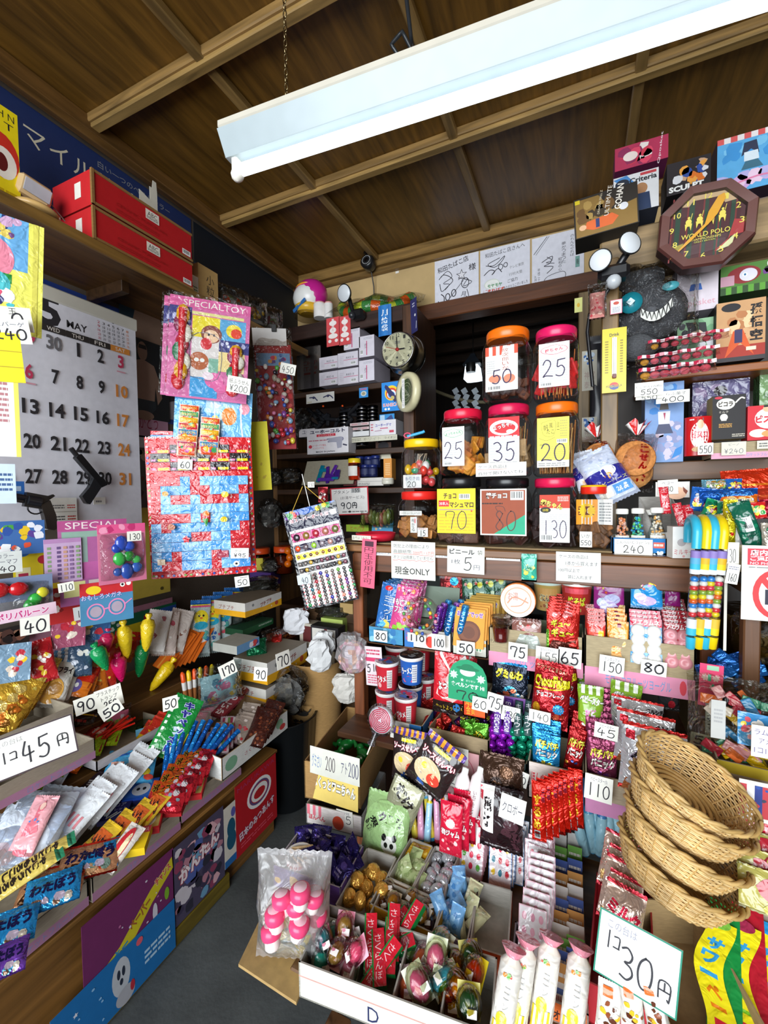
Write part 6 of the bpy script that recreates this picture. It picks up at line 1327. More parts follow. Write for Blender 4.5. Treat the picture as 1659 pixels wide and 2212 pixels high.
# bags in the side rack on top: colourful snacks right of the bead tubes
cb_=[('orange_pouch','long orange foil pouch lying highest in the side rack heap',1560,1700,1072,1010,'e03818',[('r',0,.35,1,.42,'f08020')],1.36,'f'),('orange_pouch','second orange foil pouch below the highest one',1545,1700,1100,1052,'d84028',[('r',0,.5,1,.6,'f06838')],1.33,'f'),('red_pouch','dark red pouch at the right border of the side rack',1630,1700,1120,1078,'a81838',[],1.31,'f')]
for nm,lb,x0,x1,yb,yt,c,e,Y,m in cb_:
  p,W,H=spY(x0,yb,x1,yt,Y);put(tag(obj(nm,bag(W,H,.03,c,e,m,3)),lb,'snack bag'),p,0,10,-3)
sn=[(1515,1575,1062,1035,'78b8d0',['e8e4d8','f0a030','78a848'],'pale blue and orange packet',0,1.34),(1568,1605,1065,1033,'1860b0',['e8d840','902040'],'small blue packet with yellow oval',0,1.33),(1487,1545,1105,1052,'1a5cb0',['e8d840','a02040','d8e0e8'],'blue packet with yellow oval and cherries',8,1.31),(1510,1640,1085,1055,'1858b8',['2a70c8'],'wide blue bag lying behind the green packets',-2,1.30),
   (1555,1640,1100,1068,'e06818',['f0a048','f8d088'],'orange crinkled bag',-2,1.29),(1508,1560,1125,1078,'108858',['e8e030','902030','0a6040'],'green packet with yellow logo lying left',20,1.27),(1580,1620,1140,1090,'1a8a58',['e8e030','f0f0e8','d02838'],'green and red packet with white panel',-14,1.26),(1600,1660,1120,1085,'d82828',['f0e050','e8e0c8','30a050'],'red packet with yellow lettering',-6,1.25),(1540,1578,1178,1082,'0e6a48',['0a5038'],'tall dark green packet behind the yellow one',6,1.24),
   (1556,1590,1180,1078,'d8c818',['b0a010','c83020','f0f0e8'],'tall yellow packet with red top',4,1.22),(1585,1625,1185,1095,'e8e8e4',['e83068','30a058','f0b0c0','3a3a40'],'white packet with pink and green cartoon',-4,1.23),(1610,1665,1192,1078,'0c5a44',['147858','0a4838'],'shiny dark green packet with white barcode',-16,1.21),(1645,1700,1190,1130,'d0c8b8',['e8a838','3a8060'],'cream packet at the right border',0,1.20)]
for i,(x0,x1,yb,yt,c,cs_,nm,ro,Y)in enumerate(sn):
  p,W,H=spY(x0,yb,x1,yt,Y)
  e=[('z',.08,.12,.92,.9,12,cs_,i,.08,.2)]+([('b',.3,.4,.7,.68)]if 'barcode' in nm else[('t',['チョコ','グミ','ラムネ','ガム'][i%4],.5,.62,.7,.2,cs_[0]if i%2 else 'f4f0e8',0,'222',.04)])
  put(tag(obj('snack_bag',bag(W,H,.022,c,e,'g' if i%3 else 'f',i+30)),nm+' standing in the side rack carton','snack bag'),p,0,8,ro)
p,W,H=spY(1556,1236,1700,1180,1.18);put(tag(obj('side_carton',tray(W,.16,H,'b8a888','b8ac90')),'grey-brown carton holding the green and yellow packets','carton'),p+Vector((0,.08,0)))
# promo boxes with wink face, milk candy box, bead tubes
p,W,H=spY(1418,1192,1502,1042,1.34)
fbox('white candy box back panel with a cropped winking cartoon face behind a price card',1416,1075,1490,1040,1.40,.004,'e8e2dc',[('e',.62,.28,.3,.4,'f0c0a0'),('l',[(.45,.4),(.55,.3),(.68,.38)],.015,'5a2a20'),('p',[(.8,.7),(.95,.4),(.9,.2),(.82,.4)],'8a4028'),('z',.02,.5,.3,.98,5,['e0a8a8'],3,.02,.04)],'d8d0c8',cat='carton')
t=tag(obj('candy_dispenser_box',tray(.085,.10,.05,'e8e4de','9a9690',None,Hb=.14)),'white tall-backed dispenser box with red candy sticks beside the bead tubes','carton');put(t,PY(1440,1192,1.30)+Vector((0,.05,0)),16)
for i,(x,y_)in enumerate(((1478,1145),(1497,1150),(1440,1110))):
  p=PY(x,y_,1.30);put(tag(obj('red_candy_stick',bag(.022,.07,.008,'c82030',[('v','不二家ミルキー',.5,.5,.7,.86,'f4dcdc')],'g',i)),['left','right','rearmost'][i]+' red candy stick with white letters in the white dispenser box','candy stick','red candy sticks'),p,10,10,-12+4*i)
put(tag(obj('milk_candy_panel',carton(.048,.075,.03,'e8e4e0',[('t','ミルキー',.5,.2,.86,.16,'c83848'),('e',.4,.5,.2,.12,'b8b0b0'),('e',.5,.06,.06,.04,'e0a8a8')],'p','d0ccc4')),'white box flap with red lettering left of the bead tubes','carton'),PY(1470,1204,1.24),14)
ledge('white card with 180 on the winking face box',1422,1068,1466,1036,1.395,[('t','ペコー',.5,.78,.6,.2,'556'),hn('180',.5,.36,.5,.34,.03)],roll=-3)
tl=[('34b0d0',1506,0),('e8c810',1528,1),('34b0d0',1545,2),('e8c810',1564,3)]
seqs=[['2a80d0','e8e4dc','d83038','88a838','e8d020','e06020','2a80d0','e8e4dc','d83038'],['2a80d0','e8e4dc','d83038','88a838','e8d020','e06020','2a80d0','e8e4dc','d83038'],['2a80d0','e8d020','d83050','88a838','e8e4dc','e06020','2a80d0','e8d020','d83038'],['e8e4dc','d83050','88a838','e8c020','e06020','88a838','e8e4dc','d83038','e8d020']]
for c,px,i in tl:
  top=PY(px,1150,1.13);bot=PY(px-15-4*i,1400,1.13)
  t=put(thing('bead_candy_cane',['blue topped clear cane of candy balls, leftmost','yellow topped clear cane of candy balls, left of the two','blue topped clear cane of candy balls, second from the right','yellow topped clear cane of candy balls, rightmost'][i],'candy cane','clear canes of coloured candy balls'),top)
  dv=(bot-top);L=dv.length;u=dv/L
  r=.0095
  b=B('l');b.tube([(.0,.085,-.03)]+[(0,.042+.042*math.cos(PI-a),.028*math.sin(a))for a in[PI*(1-k/8)for k in range(9)]]+[tuple(u*.035)],r,c,'l',14);obj('handle',b,t)
  b=B('j');b.tube([tuple(u*.05),tuple(u*L*.93)],r*.98,'f4f6f6','j',16);obj('clear_tube',b,t)
  b=B('sg')
  for k in range(9):b.ball(u*(L*(.40+.038*k)),.0085,seqs[i][k],'sg',14,1,1,.8)
  tag(obj('candy_balls',b,t),kind='stuff')
  b=B('p');b.tube([tuple(u*.04),tuple(u*.055),tuple(u*.068),tuple(u*.08),tuple(u*.09)],r*1.05,['8a78b8','58a8d0' if i%2==0 else 'e8b020',c,'e0e4e8'],'p',16,False);obj('upper_label',b,t)
  b=B('p');b.tube([tuple(u*L*.74),tuple(u*L*.82),tuple(u*L*.88)],r*1.04,['d0d4dc' if i%2==0 else 'd8b030',c],'p',16,False);obj('lower_label',b,t)
  b=B('l');b.tube([tuple(u*L*.9),tuple(u*L*1.0),tuple(u*L*1.01)],[r*1.05,r*.9,r*.4],c,'l',14);obj('end_cap',b,t)
ledge('white plastic strip standing behind the bead canes',1562,1405,1572,1215,1.17,[],col='d8d4c8',name='plastic_strip',cat='strip')
ledge('white card with 130 turned sideways right of the bead canes',1563,1228,1597,1172,1.14,[('n','130',.45,.5,.7,.5,INK,.04)])
ledge('white card with 160 below the sideways 130 card',1565,1260,1593,1218,1.13,[('x',.1,.7,.9,.9,2,'889'),('n','160',.5,.32,.7,.4,INK,.05)],roll=8)
# no-photo sign
ledge('white and red notice with a crossed-out camera at the right border',1600,1337,1760,1182,1.12,[('r',.08,.74,.92,.96,'d83848'),('t','店内での撮影',.5,.905,.76,.08,'f8f0f0',0,None,.03),('t','ご遠慮ください',.5,.83,.76,.07,'f8f0f0',0,None,.03),('t','NO PHOTOGRAPHY',.5,.765,.76,.035,'f8f0f0'),('x',.1,.7,.9,.72,1,'666'),('r',.34,.22,.7,.42,'28283a'),('o',.5,.36,.34,.33,.09,'d8383c'),('p',[(.24,.56),(.3,.62),(.76,.16),(.7,.1)],'d8383c')],col='e8ece4',name='no_photo_notice',cat='notice')
# plastic bins and bags under it
for i,(px,py,r_,c,nm)in enumerate(((1625,1440,.085,'4a4030','upper'),(1600,1560,.10,'5a4c38','middle'))):
  t=put(thing('plastic_bin',nm+' brownish clear plastic tub in the side rack','tub'),PY(px+15,py,1.30))
  b=B('j');b.lathe([(r_*.8,0),(r_*.95,.01),(r_,.12),(r_*.9,.14)],'a89878','j',26);obj('tub_body',b,t)
  b=bag(r_*1.6,.12,.08,['584c34','6a5a48'][i],[('z',.05,.05,.95,.95,26,['7a6a40','8a8068','3a3020','a89868'],i,.05,.1)],'g',i);tag(obj('contents',b,t),kind='stuff')
for i,(px,py)in enumerate(((1575,1370),(1640,1375))):
  free(['left','right'][i]+' green hexagonal candy card with an orange bear picture in the side rack',px,py,1.16,.07,.055,[('e',.5,.55,.24,.26,'d88830'),('e',.34,.76,.08,.1,'d88830'),('e',.66,.76,.08,.1,'d88830'),('e',.5,.5,.05,.06,BLK),('e',.1,.5,.08,.12,'e0d830'),('x',.5,.1,.85,.25,2,'c8e060')],-20,0,[8,-4][i],'1e8a48','candy_card','candy card','green bear candy cards','g',shape=[(.25,0),(.75,0),(1,.5),(.75,1),(.25,1),(0,.5)])
free('tilted white price diamond between the green bear cards',1592,1400,1.1,.042,.042,[('t','グミチョコ',.5,.68,.6,.18,'445'),('n','10',.6,.4,.4,.24,'6a7a20',.04)],-15,0,40)
b=B('f');rn=random.Random(2)
for k in range(9):b.box((rn.uniform(-.04,.04),rn.uniform(-.01,.02),rn.uniform(0,.07)),(.06,.006,.025),['1a5aa8','2468b8','1a4a90'][k%3],'f',.002,Matrix.Rotation(rn.uniform(-.7,.7),3,'Y'))
put(tag(obj('blue_foil_wrappers',b),'crumpled blue foil candy cluster under the green bear cards','candy cluster',kind='stuff'),PY(1578,1478,1.18))
t=put(thing('lollipop_bag','large clear bag of yellow and blue wrapped candies at the right border','candy bag'),PY(1648,1672,1.02),-8,6)
b=B('g');rn=random.Random(22)
for k in range(70):
  b.box((rn.uniform(-.08,.14),rn.uniform(-.01,.02),rn.uniform(.01,.14)),(rn.uniform(.02,.05),.004,rn.uniform(.01,.02)),rn.choice(['e8b810','f0c820','2a88c8','b82840','d8909a','388a70','f0e0d8','d86830']),'g',.001,Matrix.Rotation(rn.uniform(-.2,1.1),3,'Y'))
tag(obj('wrapped_candies',b,t),kind='stuff')
obj('film',bag(.24,.17,.07,'ecece4',(),'x',9,wr=.006),t)
b=sheet(.045,.06,'3a88c0',[('z',.1,.1,.9,.9,10,['e8a0a8','d85868','f0d040','f4f0e8'],4,.1,.2)],.002,'g');o=obj('candy_card',b,t);o.location=(-.02,-.04,.06)
ledge('white card with violet handwriting on the big candy bag',1622,1632,1690,1575,.96,[('t','ラムネ',.45,.8,.7,.18,'4a3a80'),('t','アメ',.45,.52,.4,.16,'4a3a80'),('t','1コ10円',.5,.22,.8,.2,'4a3a80')])
ledge('grey crumpled paper slip hanging at the side rack post',1535,1592,1568,1515,1.0,[('x',.2,.4,.8,.8,4,'a0a0a0')],col='b8b8b4',name='paper_slip',cat='paper slip')
p,W,H=spY(1556,1720,1700,1672,.99);put(tag(obj('yellow_rim_carton',tray(W,.16,H,'988870','a89c80',[('r',0,.7,1,1,'a89010')])),'carton with yellow rim under the big candy bag','carton'),p+Vector((0,.08,0)),-4)
ledge('red, white and blue patterned paper behind the basket stack',1595,1765,1700,1702,.93,[('k',0,.1,1,.9,6,['b83840','e8e4e0','2a3a80']),('z',.05,.1,.95,.9,12,['e8e4e0','3a3a50','b83840','2a4a98'],5,.04,.08)],col='d8d4cc',name='patterned_paper',cat='paper')
for i in range(6):
  p=PY(1662+2*i,1850-15*i,.92+.012*i)
  put(tag(obj('striped_packet',bag(.09,.05,.01,'d02038',[('k',0,.5,1,.9,9,['e8a0a8','c82038']),('z',0,.05,1,.35,8,['2a3a90','e8e0e0'],i,.05,.1)],'g',i)),ORD[i]+' red and blue striped packet from the front behind the basket stack','candy packet','red and blue striped packets'),p,-10,15)
for i in range(4):
  p=PY(1672-4*i,1985-45*i,.83+.03*i)
  put(tag(obj('gold_packet',bag(.085,.06,.014,'b0a858',[('z',.1,.3,.9,.9,6,['a82030','8a1828'],i,.1,.2),('z',.1,.0,.9,.3,8,['c8c060','8a9a30'],i,.05,.1)],'g',i)),ORD[i]+' gold and dark red packet from the front at the right border','candy packet','gold and red packets'),p,-8,30)
# ================================================================ helpers for rows of packets and price cards
def pk(label,x0,yb,x1,yt,Y,col,els=(),T=.02,m='g',yaw=0,tilt=8,roll=0,name='candy_packet',cat='candy packet',n=1,step=(0,.012,0),group=None,crimp=None,seed=None,kind='bag',words=None,side=None):
  p,W,H=spY(x0,yb,x1,yt,Y)
  seed=int(x0+yb)if seed is None else seed
  mk=bag(W,H,T,col,els,m,seed,crimp=crimp)if kind=='bag' else(carton(W,H,T,col,els,m,side)if kind=='box' else sheet(W,H,col,els,T,m))
  o=tag(obj(name,mk),label,cat)
  if n==1:return put(o,p,yaw,tilt,roll)
  rn=random.Random(seed)
  return series(o,[(p+Vector(step)*i+Vector((rn.uniform(-.001,.001),0,0)),yaw+rn.uniform(-2,2),tilt,roll+rn.uniform(-2,2))for i in range(n)],label,group or name+' row',words)
def pc(s,px,py,Y,w,h,where,roll=0,th=.07,sub=None,col='ecebe2',tilt=0):
  c=PY(px,py,Y);k=(c-Vector((0,0,CAMZ))).dot(FW)/F
  els=[hn(s,.5,.42 if sub else .48,.84,.5 if sub else .6,th)]+([('t',sub,.5,.82,.6,.2,'667')]if sub else[])
  return put(tag(obj('price_card',sheet(w*k,h*k,col,els,.0008)),'white price card with %s %s'%(s.replace('|','1'),where),'price card'),c-Vector((0,0,h*k/2)),0,tilt,roll)
def ctn(label,x0,yb,x1,yt,Y,dep,out='a89878',inn='b8ac90',els=None,strip=None,yaw=0,tilt=0,Hb=None,name='open_carton'):
  p,W,H=spY(x0,yb,x1,yt,Y)
  return put(tag(obj(name,tray(W,dep,H,out,inn,els,strip=strip,Hb=Hb)),label,'carton'),p+Vector((0,dep/2,0)),yaw,tilt)
def cup(label,px,pyb,wpx,hpx,Y,cols,els,lid,group=None,tilt=0,yaw=0):
  k=(PY(px,pyb,Y)-Vector((0,0,CAMZ))).dot(FW)/F;r=wpx*k/2;H=hpx*k
  t=put(thing('noodle_cup',label,'cup',group),PY(px,pyb,Y)+Vector((0,r,0)),yaw,tilt)
  b=B('p');b.lathe([(r*.78,0),(r*.8,.002),(r*.95,H*.86),(r*1.0,H*.88),(r*1.02,H*.95),(r,H*.985)],[cols,cols,'e8e4e0','e8e4e0','e8e4e0'],'p',24)
  art(b,els,r*1.9,H*.8,lambda x,z,h:Vector(((r*(.82+.15*z/H)+h+.0005)*math.sin(x/r),-(r*(.82+.15*z/H)+h+.0005)*math.cos(x/r),z+H*.04)),'p',r*.25);obj('cup_body',b,t)
  b=B('f');b.lathe([(r*.99,H*.985),(.001,H)],lid[0],'f',24);art(b,[('z',.15,.15,.85,.85,8,lid[1:],int(px),.08,.18)],r*2,r*2,lambda x,z,h:Vector((x,z-r,H+h)),'p');obj('foil_lid',b,t)
  return t
# ---------------------------------------------------------------- tier A, the upper shelf of the cabinet
ctn('blue low carton at the left end of the upper cabinet shelf',796,1386,872,1362,1.215,.12,'4890b8',els=[('z',0,0,1,1,9,['88c0d8','2870a8'],2,.05,.1)])
ctn('white low carton with red ball print on the upper cabinet shelf',874,1396,975,1368,1.213,.12,'e8e4dc',els=[('r',0,0,.2,1,'2870b8'),('e',.56,.4,.1,.3,'d83828'),('t','はん',.1,.6,.14,.5,'e04048')])
ctn('white low carton with green stamp on the upper cabinet shelf',977,1412,1052,1385,1.21,.12,'d0d0c4',els=[('r',.6,.3,.85,.8,'e8ece0'),('k',.62,.35,.83,.75,5,['58a070',None])])
ctn('grey carton with pink base strip and straw note on the upper shelf',1056,1436,1260,1378,1.205,.13,'a89878',strip='e090b0',els=[('t','←ストロー',.1,.68,.16,.14,'3a3028'),('t','ロケットフルーツ',.6,.18,.6,.2,'5898c8')])
ctn('grey carton with pink base strip at the right of the upper shelf',1263,1478,1503,1398,1.19,.13,'a89878',strip='e090b0',els=[('t','モロッコフルーツヨーグル',.5,.18,.6,.2,'5898c8'),('e',.9,.2,.03,.14,'d84050')])
pk('{} slim blue candy pack from the front at the left end of the upper shelf',808,1365,848,1262,1.23,'2868b0',[('e',.4,.9,.2,.05,'d83030'),('v','ヨーグル',.55,.5,.5,.5,'e8f0f8',0,'104080'),('z',.1,.05,.9,.3,6,['58b0e8','e8d060'],1,.1,.2)],.01,n=6,step=(.004,.012,.002),roll=8,group='slim blue candy packs')
pk('{} pink fruit gummy pack from the front on the upper shelf',838,1368,884,1268,1.222,'d04888',[('z',.05,.02,.95,.35,10,['88c038','e870a8','a8d860'],3,.08,.16),('z',.05,.8,.95,.98,8,['e89058','f0c0d0','902060'],4,.06,.12),('t','もぎもぎ',.5,.66,.8,.13,'f8f4f8',0,'301838',.03),('t','フルーツ',.5,.5,.8,.13,'f8f4f8',0,'301838',.03)],.014,n=4,step=(.006,.014,.006),roll=8,group='pink fruit gummy packs')
t=put(thing('ring_candy_pack','clear ring-shaped pack dotted with coloured candy balls on the upper shelf','candy pack'),PY(910,1330,1.2),0,10)
b=B('j');b.tube([(.042*math.cos(a*PI/12),0,.042*math.sin(a*PI/12))for a in range(24)],.016,'f0f0ec','j',10,loop=True);obj('clear_ring',b,t)
b=B('sg');cc=['d83050','e8c830','3858b0','58a050','e88030','6a3a30','e888a8']
for k in range(26):
  a=k*2.4;q=.034+.016*(k%2);b.ball((q*math.cos(a),-.014,q*math.sin(a)),.0055,cc[k%7],'sg',8)
tag(obj('candy_balls',b,t),kind='stuff')
for i in range(7):
  c=['6a2a98','6a2a98','2878c0','2878c0','7a3aa0','2a68b8','2880c8'][i]
  b=B('f');b.tube([(0,0,0),(0,0,.012),(0,0,.085),(0,0,.09)],[.006,.011,.011,.008],[c,c,['a878c8','58a8e0'][c[0]=='2']],'f',12)
  b.T=None;art(b,[('v','ジューC',.5,.5,.5,.7,'f0ecf4')],.02,.085,lambda x,z,h:Vector((x,-.0112-h,z)),'p')
  put(tag(obj('tablet_tube',b),ORD[i]+' purple or blue candy tablet tube from the left beside the ring pack','candy tube','purple and blue tablet tubes'),PY(938+9*i,1372-7*(i%3),1.21+.018*(i%3)),0,6,12)
pk('{} orange chocolate coin card from the front on the upper shelf',979,1394,1044,1320,1.2,'e09828',[('t','おどぐでっせ',.5,.85,.86,.14,'7a3aa0',0,'f4e8f0',.04),('e',.5,.38,.38,.3,'6a3820'),('e',.5,.38,.31,.24,'7a4428'),('e',.5,.38,.2,.16,'683822')],.006,n=9,step=(.006,.011,.004),tilt=12,group='orange chocolate coin cards',m='p',kind='sheet')
pk('grey card panel behind the ring pack on the upper shelf',893,1330,990,1272,1.29,'9a9488',(),.003,'p',kind='sheet',name='card_panel',cat='card',tilt=12)
pk('red chocolate flake bag hanging behind the 5 yen sign',948,1295,1003,1205,1.32,'a81820',[('t','ChocoFlakes',.5,.8,.9,.16,'e8d828',6,'401010',.04),('e',.62,.45,.16,.1,'38a0d8'),('z',.05,.02,.95,.35,12,['6a1818','c84828'],2,.06,.12)],.03,'f',name='flake_bag',cat='snack bag')
for i,(x,y)in enumerate(((1000,1310),(1022,1308),(1046,1306),(1068,1300))):
  pk(ORD[i]+' dark green card with yellow squares from the left under the 5 yen sign',x,y,x+28,y-58,1.30,'1c4a30',[('r',.1,.1,.45,.4,'18181a'),('r',.55,.25,.9,.5,'e8e0c8'),('e',.6,.75,.2,.12,'e8c828'),('e',.3,.8,.1,.06,'d83828')],.004,'g',roll=-4,group='dark green candy cards')
b=B('j');b.lathe([(.018,0),(.024,.045),(.026,.048)],'e0d8d8','j',18)
t=put(thing('jelly_cup','clear cup of dark red jelly with folded lid at the straw note','cup'),PY(1082,1385,1.2));obj('cup_body',b,t)
b=B('sg');b.lathe([(.017,.002),(.022,.036),(.001,.037)],'701414','sg',16);obj('jelly',b,t)
b=B('x');b.box((.005,0,.06),(.05,.04,.003),'e8e4e0','x',0,Matrix.Rotation(.3,3,'Y'));b.lathe([(.02,.05),(.026,.07)],'c8b8b4','x',16);obj('folded_lid',b,t)
t=put(thing('round_snack_lid','round white tub lid with orange rim standing on edge beside the noodle cups','tub'),PY(1119,1296,1.24),0,0)
b=B('p');b.lathe([(.001,.006),(.043,.006),(.046,.01),(.048,0),(.046,-.02)],['e8dcd4','e8dcd4','f08840','f08840'],'p',28,R=Rx)
art(b,[('o',.5,.5,.4,.4,.02,'e8a070'),('l',[(.2,.4),(.4,.6),(.8,.45)],.04,'d89878'),('t','お湯',.36,.62,.3,.24,'c8887a'),('l',[(.3,.3),(.6,.36),(.75,.6)],.03,'d89878')],.09,.09,lambda x,z,h:Vector((x,-.0065-h,z-.045)),'p');obj('tub_lid',b,t)
cup('orange topped noodle cup lettered in brown on the upper shelf',1181,1322,62,66,1.27,'d8a058',[('r',.1,.0,.9,.9,'d89050'),('t','どにんにく',.5,.5,.6,.3,'5a1c10',0,'f0d8b0',.04),('z',.2,.05,.8,.3,8,['a85028','e8c890'],1,.04,.08)],['f08030','f0b878','e8e0d8'])
cup('red and yellow fried noodle cup on the upper shelf',1245,1330,66,72,1.25,'d02820',[('r',.05,.75,.95,.95,'e84858'),('t','焼そば',.5,.45,.66,.36,'f0e030',0,'801010',.04),('z',.2,.02,.8,.2,6,['e87030','f0c060'],2,.04,.08)],['c8ccd0','b0b4b8'])
cc_=[('e',.5,.2,.3,.12,'c8b0e0'),('e',.3,.3,.2,.1,'d8c8e8'),('e',.6,.38,.26,.1,'c0a0d8'),('r',.08,.74,.6,.86,'98d048'),('s',.7,.7,.16,.5,7,'f0e030'),('s',.25,.62,.14,.5,7,'e84890'),('z',.05,.45,.95,.72,8,['f06030','f0e040','d84898'],4,.04,.08)]
pk('magenta fluffy candy pouch behind the noodle cups',1282,1330,1350,1232,1.26,'b02888',cc_,.016,name='cotton_candy_pouch',cat='candy pouch')
pk('glossy blue fluffy candy pouch in the middle of the upper shelf',1362,1312,1433,1234,1.25,'2088c8',cc_[:2]+[('t','ふわふわ',.5,.92,.7,.12,'e03878',0,'f8f0f8')]+cc_[3:],.016,name='cotton_candy_pouch',cat='candy pouch')
pk('second magenta fluffy candy pouch at the right cabinet post',1436,1316,1472,1236,1.27,'b02080',cc_[5:],.016,name='cotton_candy_pouch',cat='candy pouch')
pk('{} grey and green gummy pouch from the front beside the jelly cup',1104,1396,1168,1346,1.205,'8a5a50',[('r',0,0,1,.5,'a8b0a8'),('p',[(0,.5),(.5,.35),(1,.2),(1,.05),(.5,.15),(0,.35)],'58a838'),('z',.1,.6,.9,.95,6,['c04040','d8d0c8'],4,.05,.1)],.012,n=3,group='grey and green gummy pouches')
pk('{} red gummy pouch from the front above the 65 card',1180,1402,1250,1322,1.2,'c82820',[('z',.1,.8,.9,.98,6,['e87878'],3,.05,.1),('t','ギュ〜',.45,.66,.6,.17,'f0e030',0,'301010',.05),('t','ギュ〜',.5,.44,.7,.2,'f0e030',0,'301010',.05),('p',[(.05,.05),(.2,.25),(.6,.22),(.9,.3),(.95,.05)],'5a2418'),('r',0,.0,.08,.5,'68a830')],.012,n=6,step=(0,.014,.005),group='red gummy pouches',m='f')
pk('{} red narrow candy pack from the front left of the orange packs',1268,1420,1308,1345,1.195,'c83028',[('r',.1,.1,.9,.8,'e05848'),('r',.6,.6,.9,.75,'f0c838'),('x',.2,.2,.8,.5,5,'f8d8c8'),('t','さくら',.5,.88,.7,.1,'f4e0d8')],.01,n=5,step=(-.001,.014,.007),group='red narrow candy packs')
pk('{} orange narrow candy pack from the front above the 150 card',1316,1424,1358,1346,1.19,'f09830',[('r',.1,.1,.9,.8,'f8c078'),('v','ボンタンアメ',.5,.45,.3,.6,'c85018'),('r',.4,.84,.6,.94,'8a3048'),('x',.15,.15,.3,.7,7,'d88028')],.01,n=5,step=(-.001,.014,.007),group='orange narrow candy packs')
def ringcard(label,x0,yb,x1,yt,Y,c1,c2,c3,n,group,words=None):
  p,W,H=spY(x0,yb,x1,yt,Y)
  b=sheet(W,H,c2,[('r',0,.82,1,1,c1),('t','フエラムネ',.5,.91,.86,.13,'f4f0f0',0,'881020',.03)]+[('p',[(.5,y),(.64,y+.06),(.5,y+.12),(.36,y+.06)],'e8f0f8')for y in(.05,.25,.45,.65)],.003,'g')
  for i in range(4):
    for x in(-.25,.25):b.lathe([(.0155,0),(.014,.006),(.006,.008),(.003,.006),(.001,.006)],c3,'l',16,(x*W,-.003,H*(.12+.2*i)),R=Rx)
  o=tag(obj('whistle_candy_card',b),label,'candy card')
  return series(o,[(p+Vector((.0,.013,.007))*i,0,10,0)for i in range(n)],label,group)
ringcard('{} blue card of white whistle candies from the front, top row of the cabinet',1362,1430,1432,1342,1.187,'d02848','3890d0','e4e4e0',3,'blue whistle candy cards')
ringcard('{} red card of pink whistle candies from the front beside the blue one',1436,1438,1496,1352,1.195,'a01828','b82838','d89098',7,'red whistle candy cards')
pc('80',822,1374,1.2,32,24,'below the slim blue packs',sub=None);pc('110',900,1378,1.2,42,20,'below the ring pack');pc('100',947,1386,1.19,30,32,'below the tablet tubes',sub='ジューC');pc('50',1006,1400,1.19,40,30,'below the orange coin cards')
pc('75',1118,1408,1.18,40,38,'under the jelly cup',2);pc('155',1182,1416,1.18,48,36,'left of the 65 card',2,.03,'金ちゃんやきそば');pc('65',1230,1421,1.18,46,42,'under the red gummy pouches',2);pc('150',1320,1438,1.17,48,42,'under the orange packs',3,.04,'ボンタンアメ');pc('80',1411,1443,1.17,48,32,'under the blue whistle candy card',3)
back('bright pink card with white-edged stars and 150 at the right cabinet post',1507,1522,1560,1438,1.12,[('r',.3,.86,.8,.97,'a8d8b8'),('s',.25,.68,.2,.6,7,'f0c8d0'),('s',.7,.68,.2,.6,7,'f0c8d0'),('s',.6,.46,.2,.6,7,'f0c8d0'),('r',.36,.6,.5,.76,'38b090'),('r',.54,.4,.64,.54,'38b090'),('n','150',.5,.18,.6,.22,INK,.035)],'f0487c',roll=2,name='price_card')
pc('50',1520,1600,1.08,50,28,'low at the right cabinet post',4,col='ccc8b8');back('grey glittery strip down the right cabinet post',1523,1592,1537,1515,1.1,[('z',.1,.02,.9,.98,16,['3a3a3a','c8c8c8'],3,.1,.3)],'a8a8a8','glitter_strip','strip')
# ---------------------------------------------------------------- tier B, the lower shelf
cup_red=[('t','ブタメン',.5,.5,.7,.3,'f4f0f0',10,'801018',.04),('e',.3,.2,.12,.12,'f0b0b0'),('r',.7,.1,.95,.9,'e8dcd8'),('x',.72,.15,.93,.85,7,'999')]
cup_blu=[('t','ラーメン',.45,.6,.6,.3,'f4f0f0',10,'102060',.04),('p',[(.2,.2),(.5,.4),(.75,.3),(.7,.12),(.3,.08)],'d84060'),('r',.7,.1,.95,.9,'d8dce4'),('x',.72,.15,.93,.85,7,'889')]
ct='noodle cups in the lower cabinet shelf'
for px,yb,Y,c,w_,lab in((826,1560,1.19,0,52,'red noodle cup at the bottom left of the cup stacks'),(826,1495,1.19,0,54,'red noodle cup on top of the left cup stack'),(878,1548,1.18,1,54,'blue noodle cup at the bottom of the middle stack'),(880,1483,1.18,1,54,'blue noodle cup with dark lid on top of the middle stack'),(868,1572,1.10,0,52,'red noodle cup standing frontmost below the blue ones'),(848,1462,1.32,0,52,'rear left noodle cup seen over the stacks'),(898,1458,1.33,0,52,'rear right noodle cup seen over the stacks'),(912,1530,1.27,0,48,'half hidden noodle cup between blue stack and red pouches')):
  cup(lab,px,yb,w_,62,Y,['d02838','2460b8'][c],[cup_red,cup_blu][c],['b8a8b0','d83858','5070c0']if c==0 else['30282c','604030','888'],ct)
t=ctn('blue and white low carton under the front noodle cup',843,1592,912,1570,1.09,.1,'2870b0',els=[('r',0,0,.6,1,'dcd8d0'),('x',.05,.2,.5,.8,2,'556')])
pk('{} red pouch with white wave and squid picture from the front',935,1535,1008,1418,1.2,'d02430',[('p',[(.1,.3),(.3,.75),(.6,.6),(.8,.3),(.6,.2),(.3,.25)],'f0c8c0'),('p',[(.15,.95),(.5,.6),(.95,.9),(.9,.98),(.5,.72),(.2,1)],'f4e8e4'),('t','よっちゃん',.5,.48,.7,.14,'f4f0ec',14,'201010',.05),('r',0,0,1,.2,'281c18'),('t','カットよっちゃん',.5,.1,.8,.08,'f0c838'),('e',.7,.12,.1,.07,'3880c0')],.016,n=4,step=(.006,.014,.006),group='red squid pouches',name='squid_pouch',cat='snack pouch')
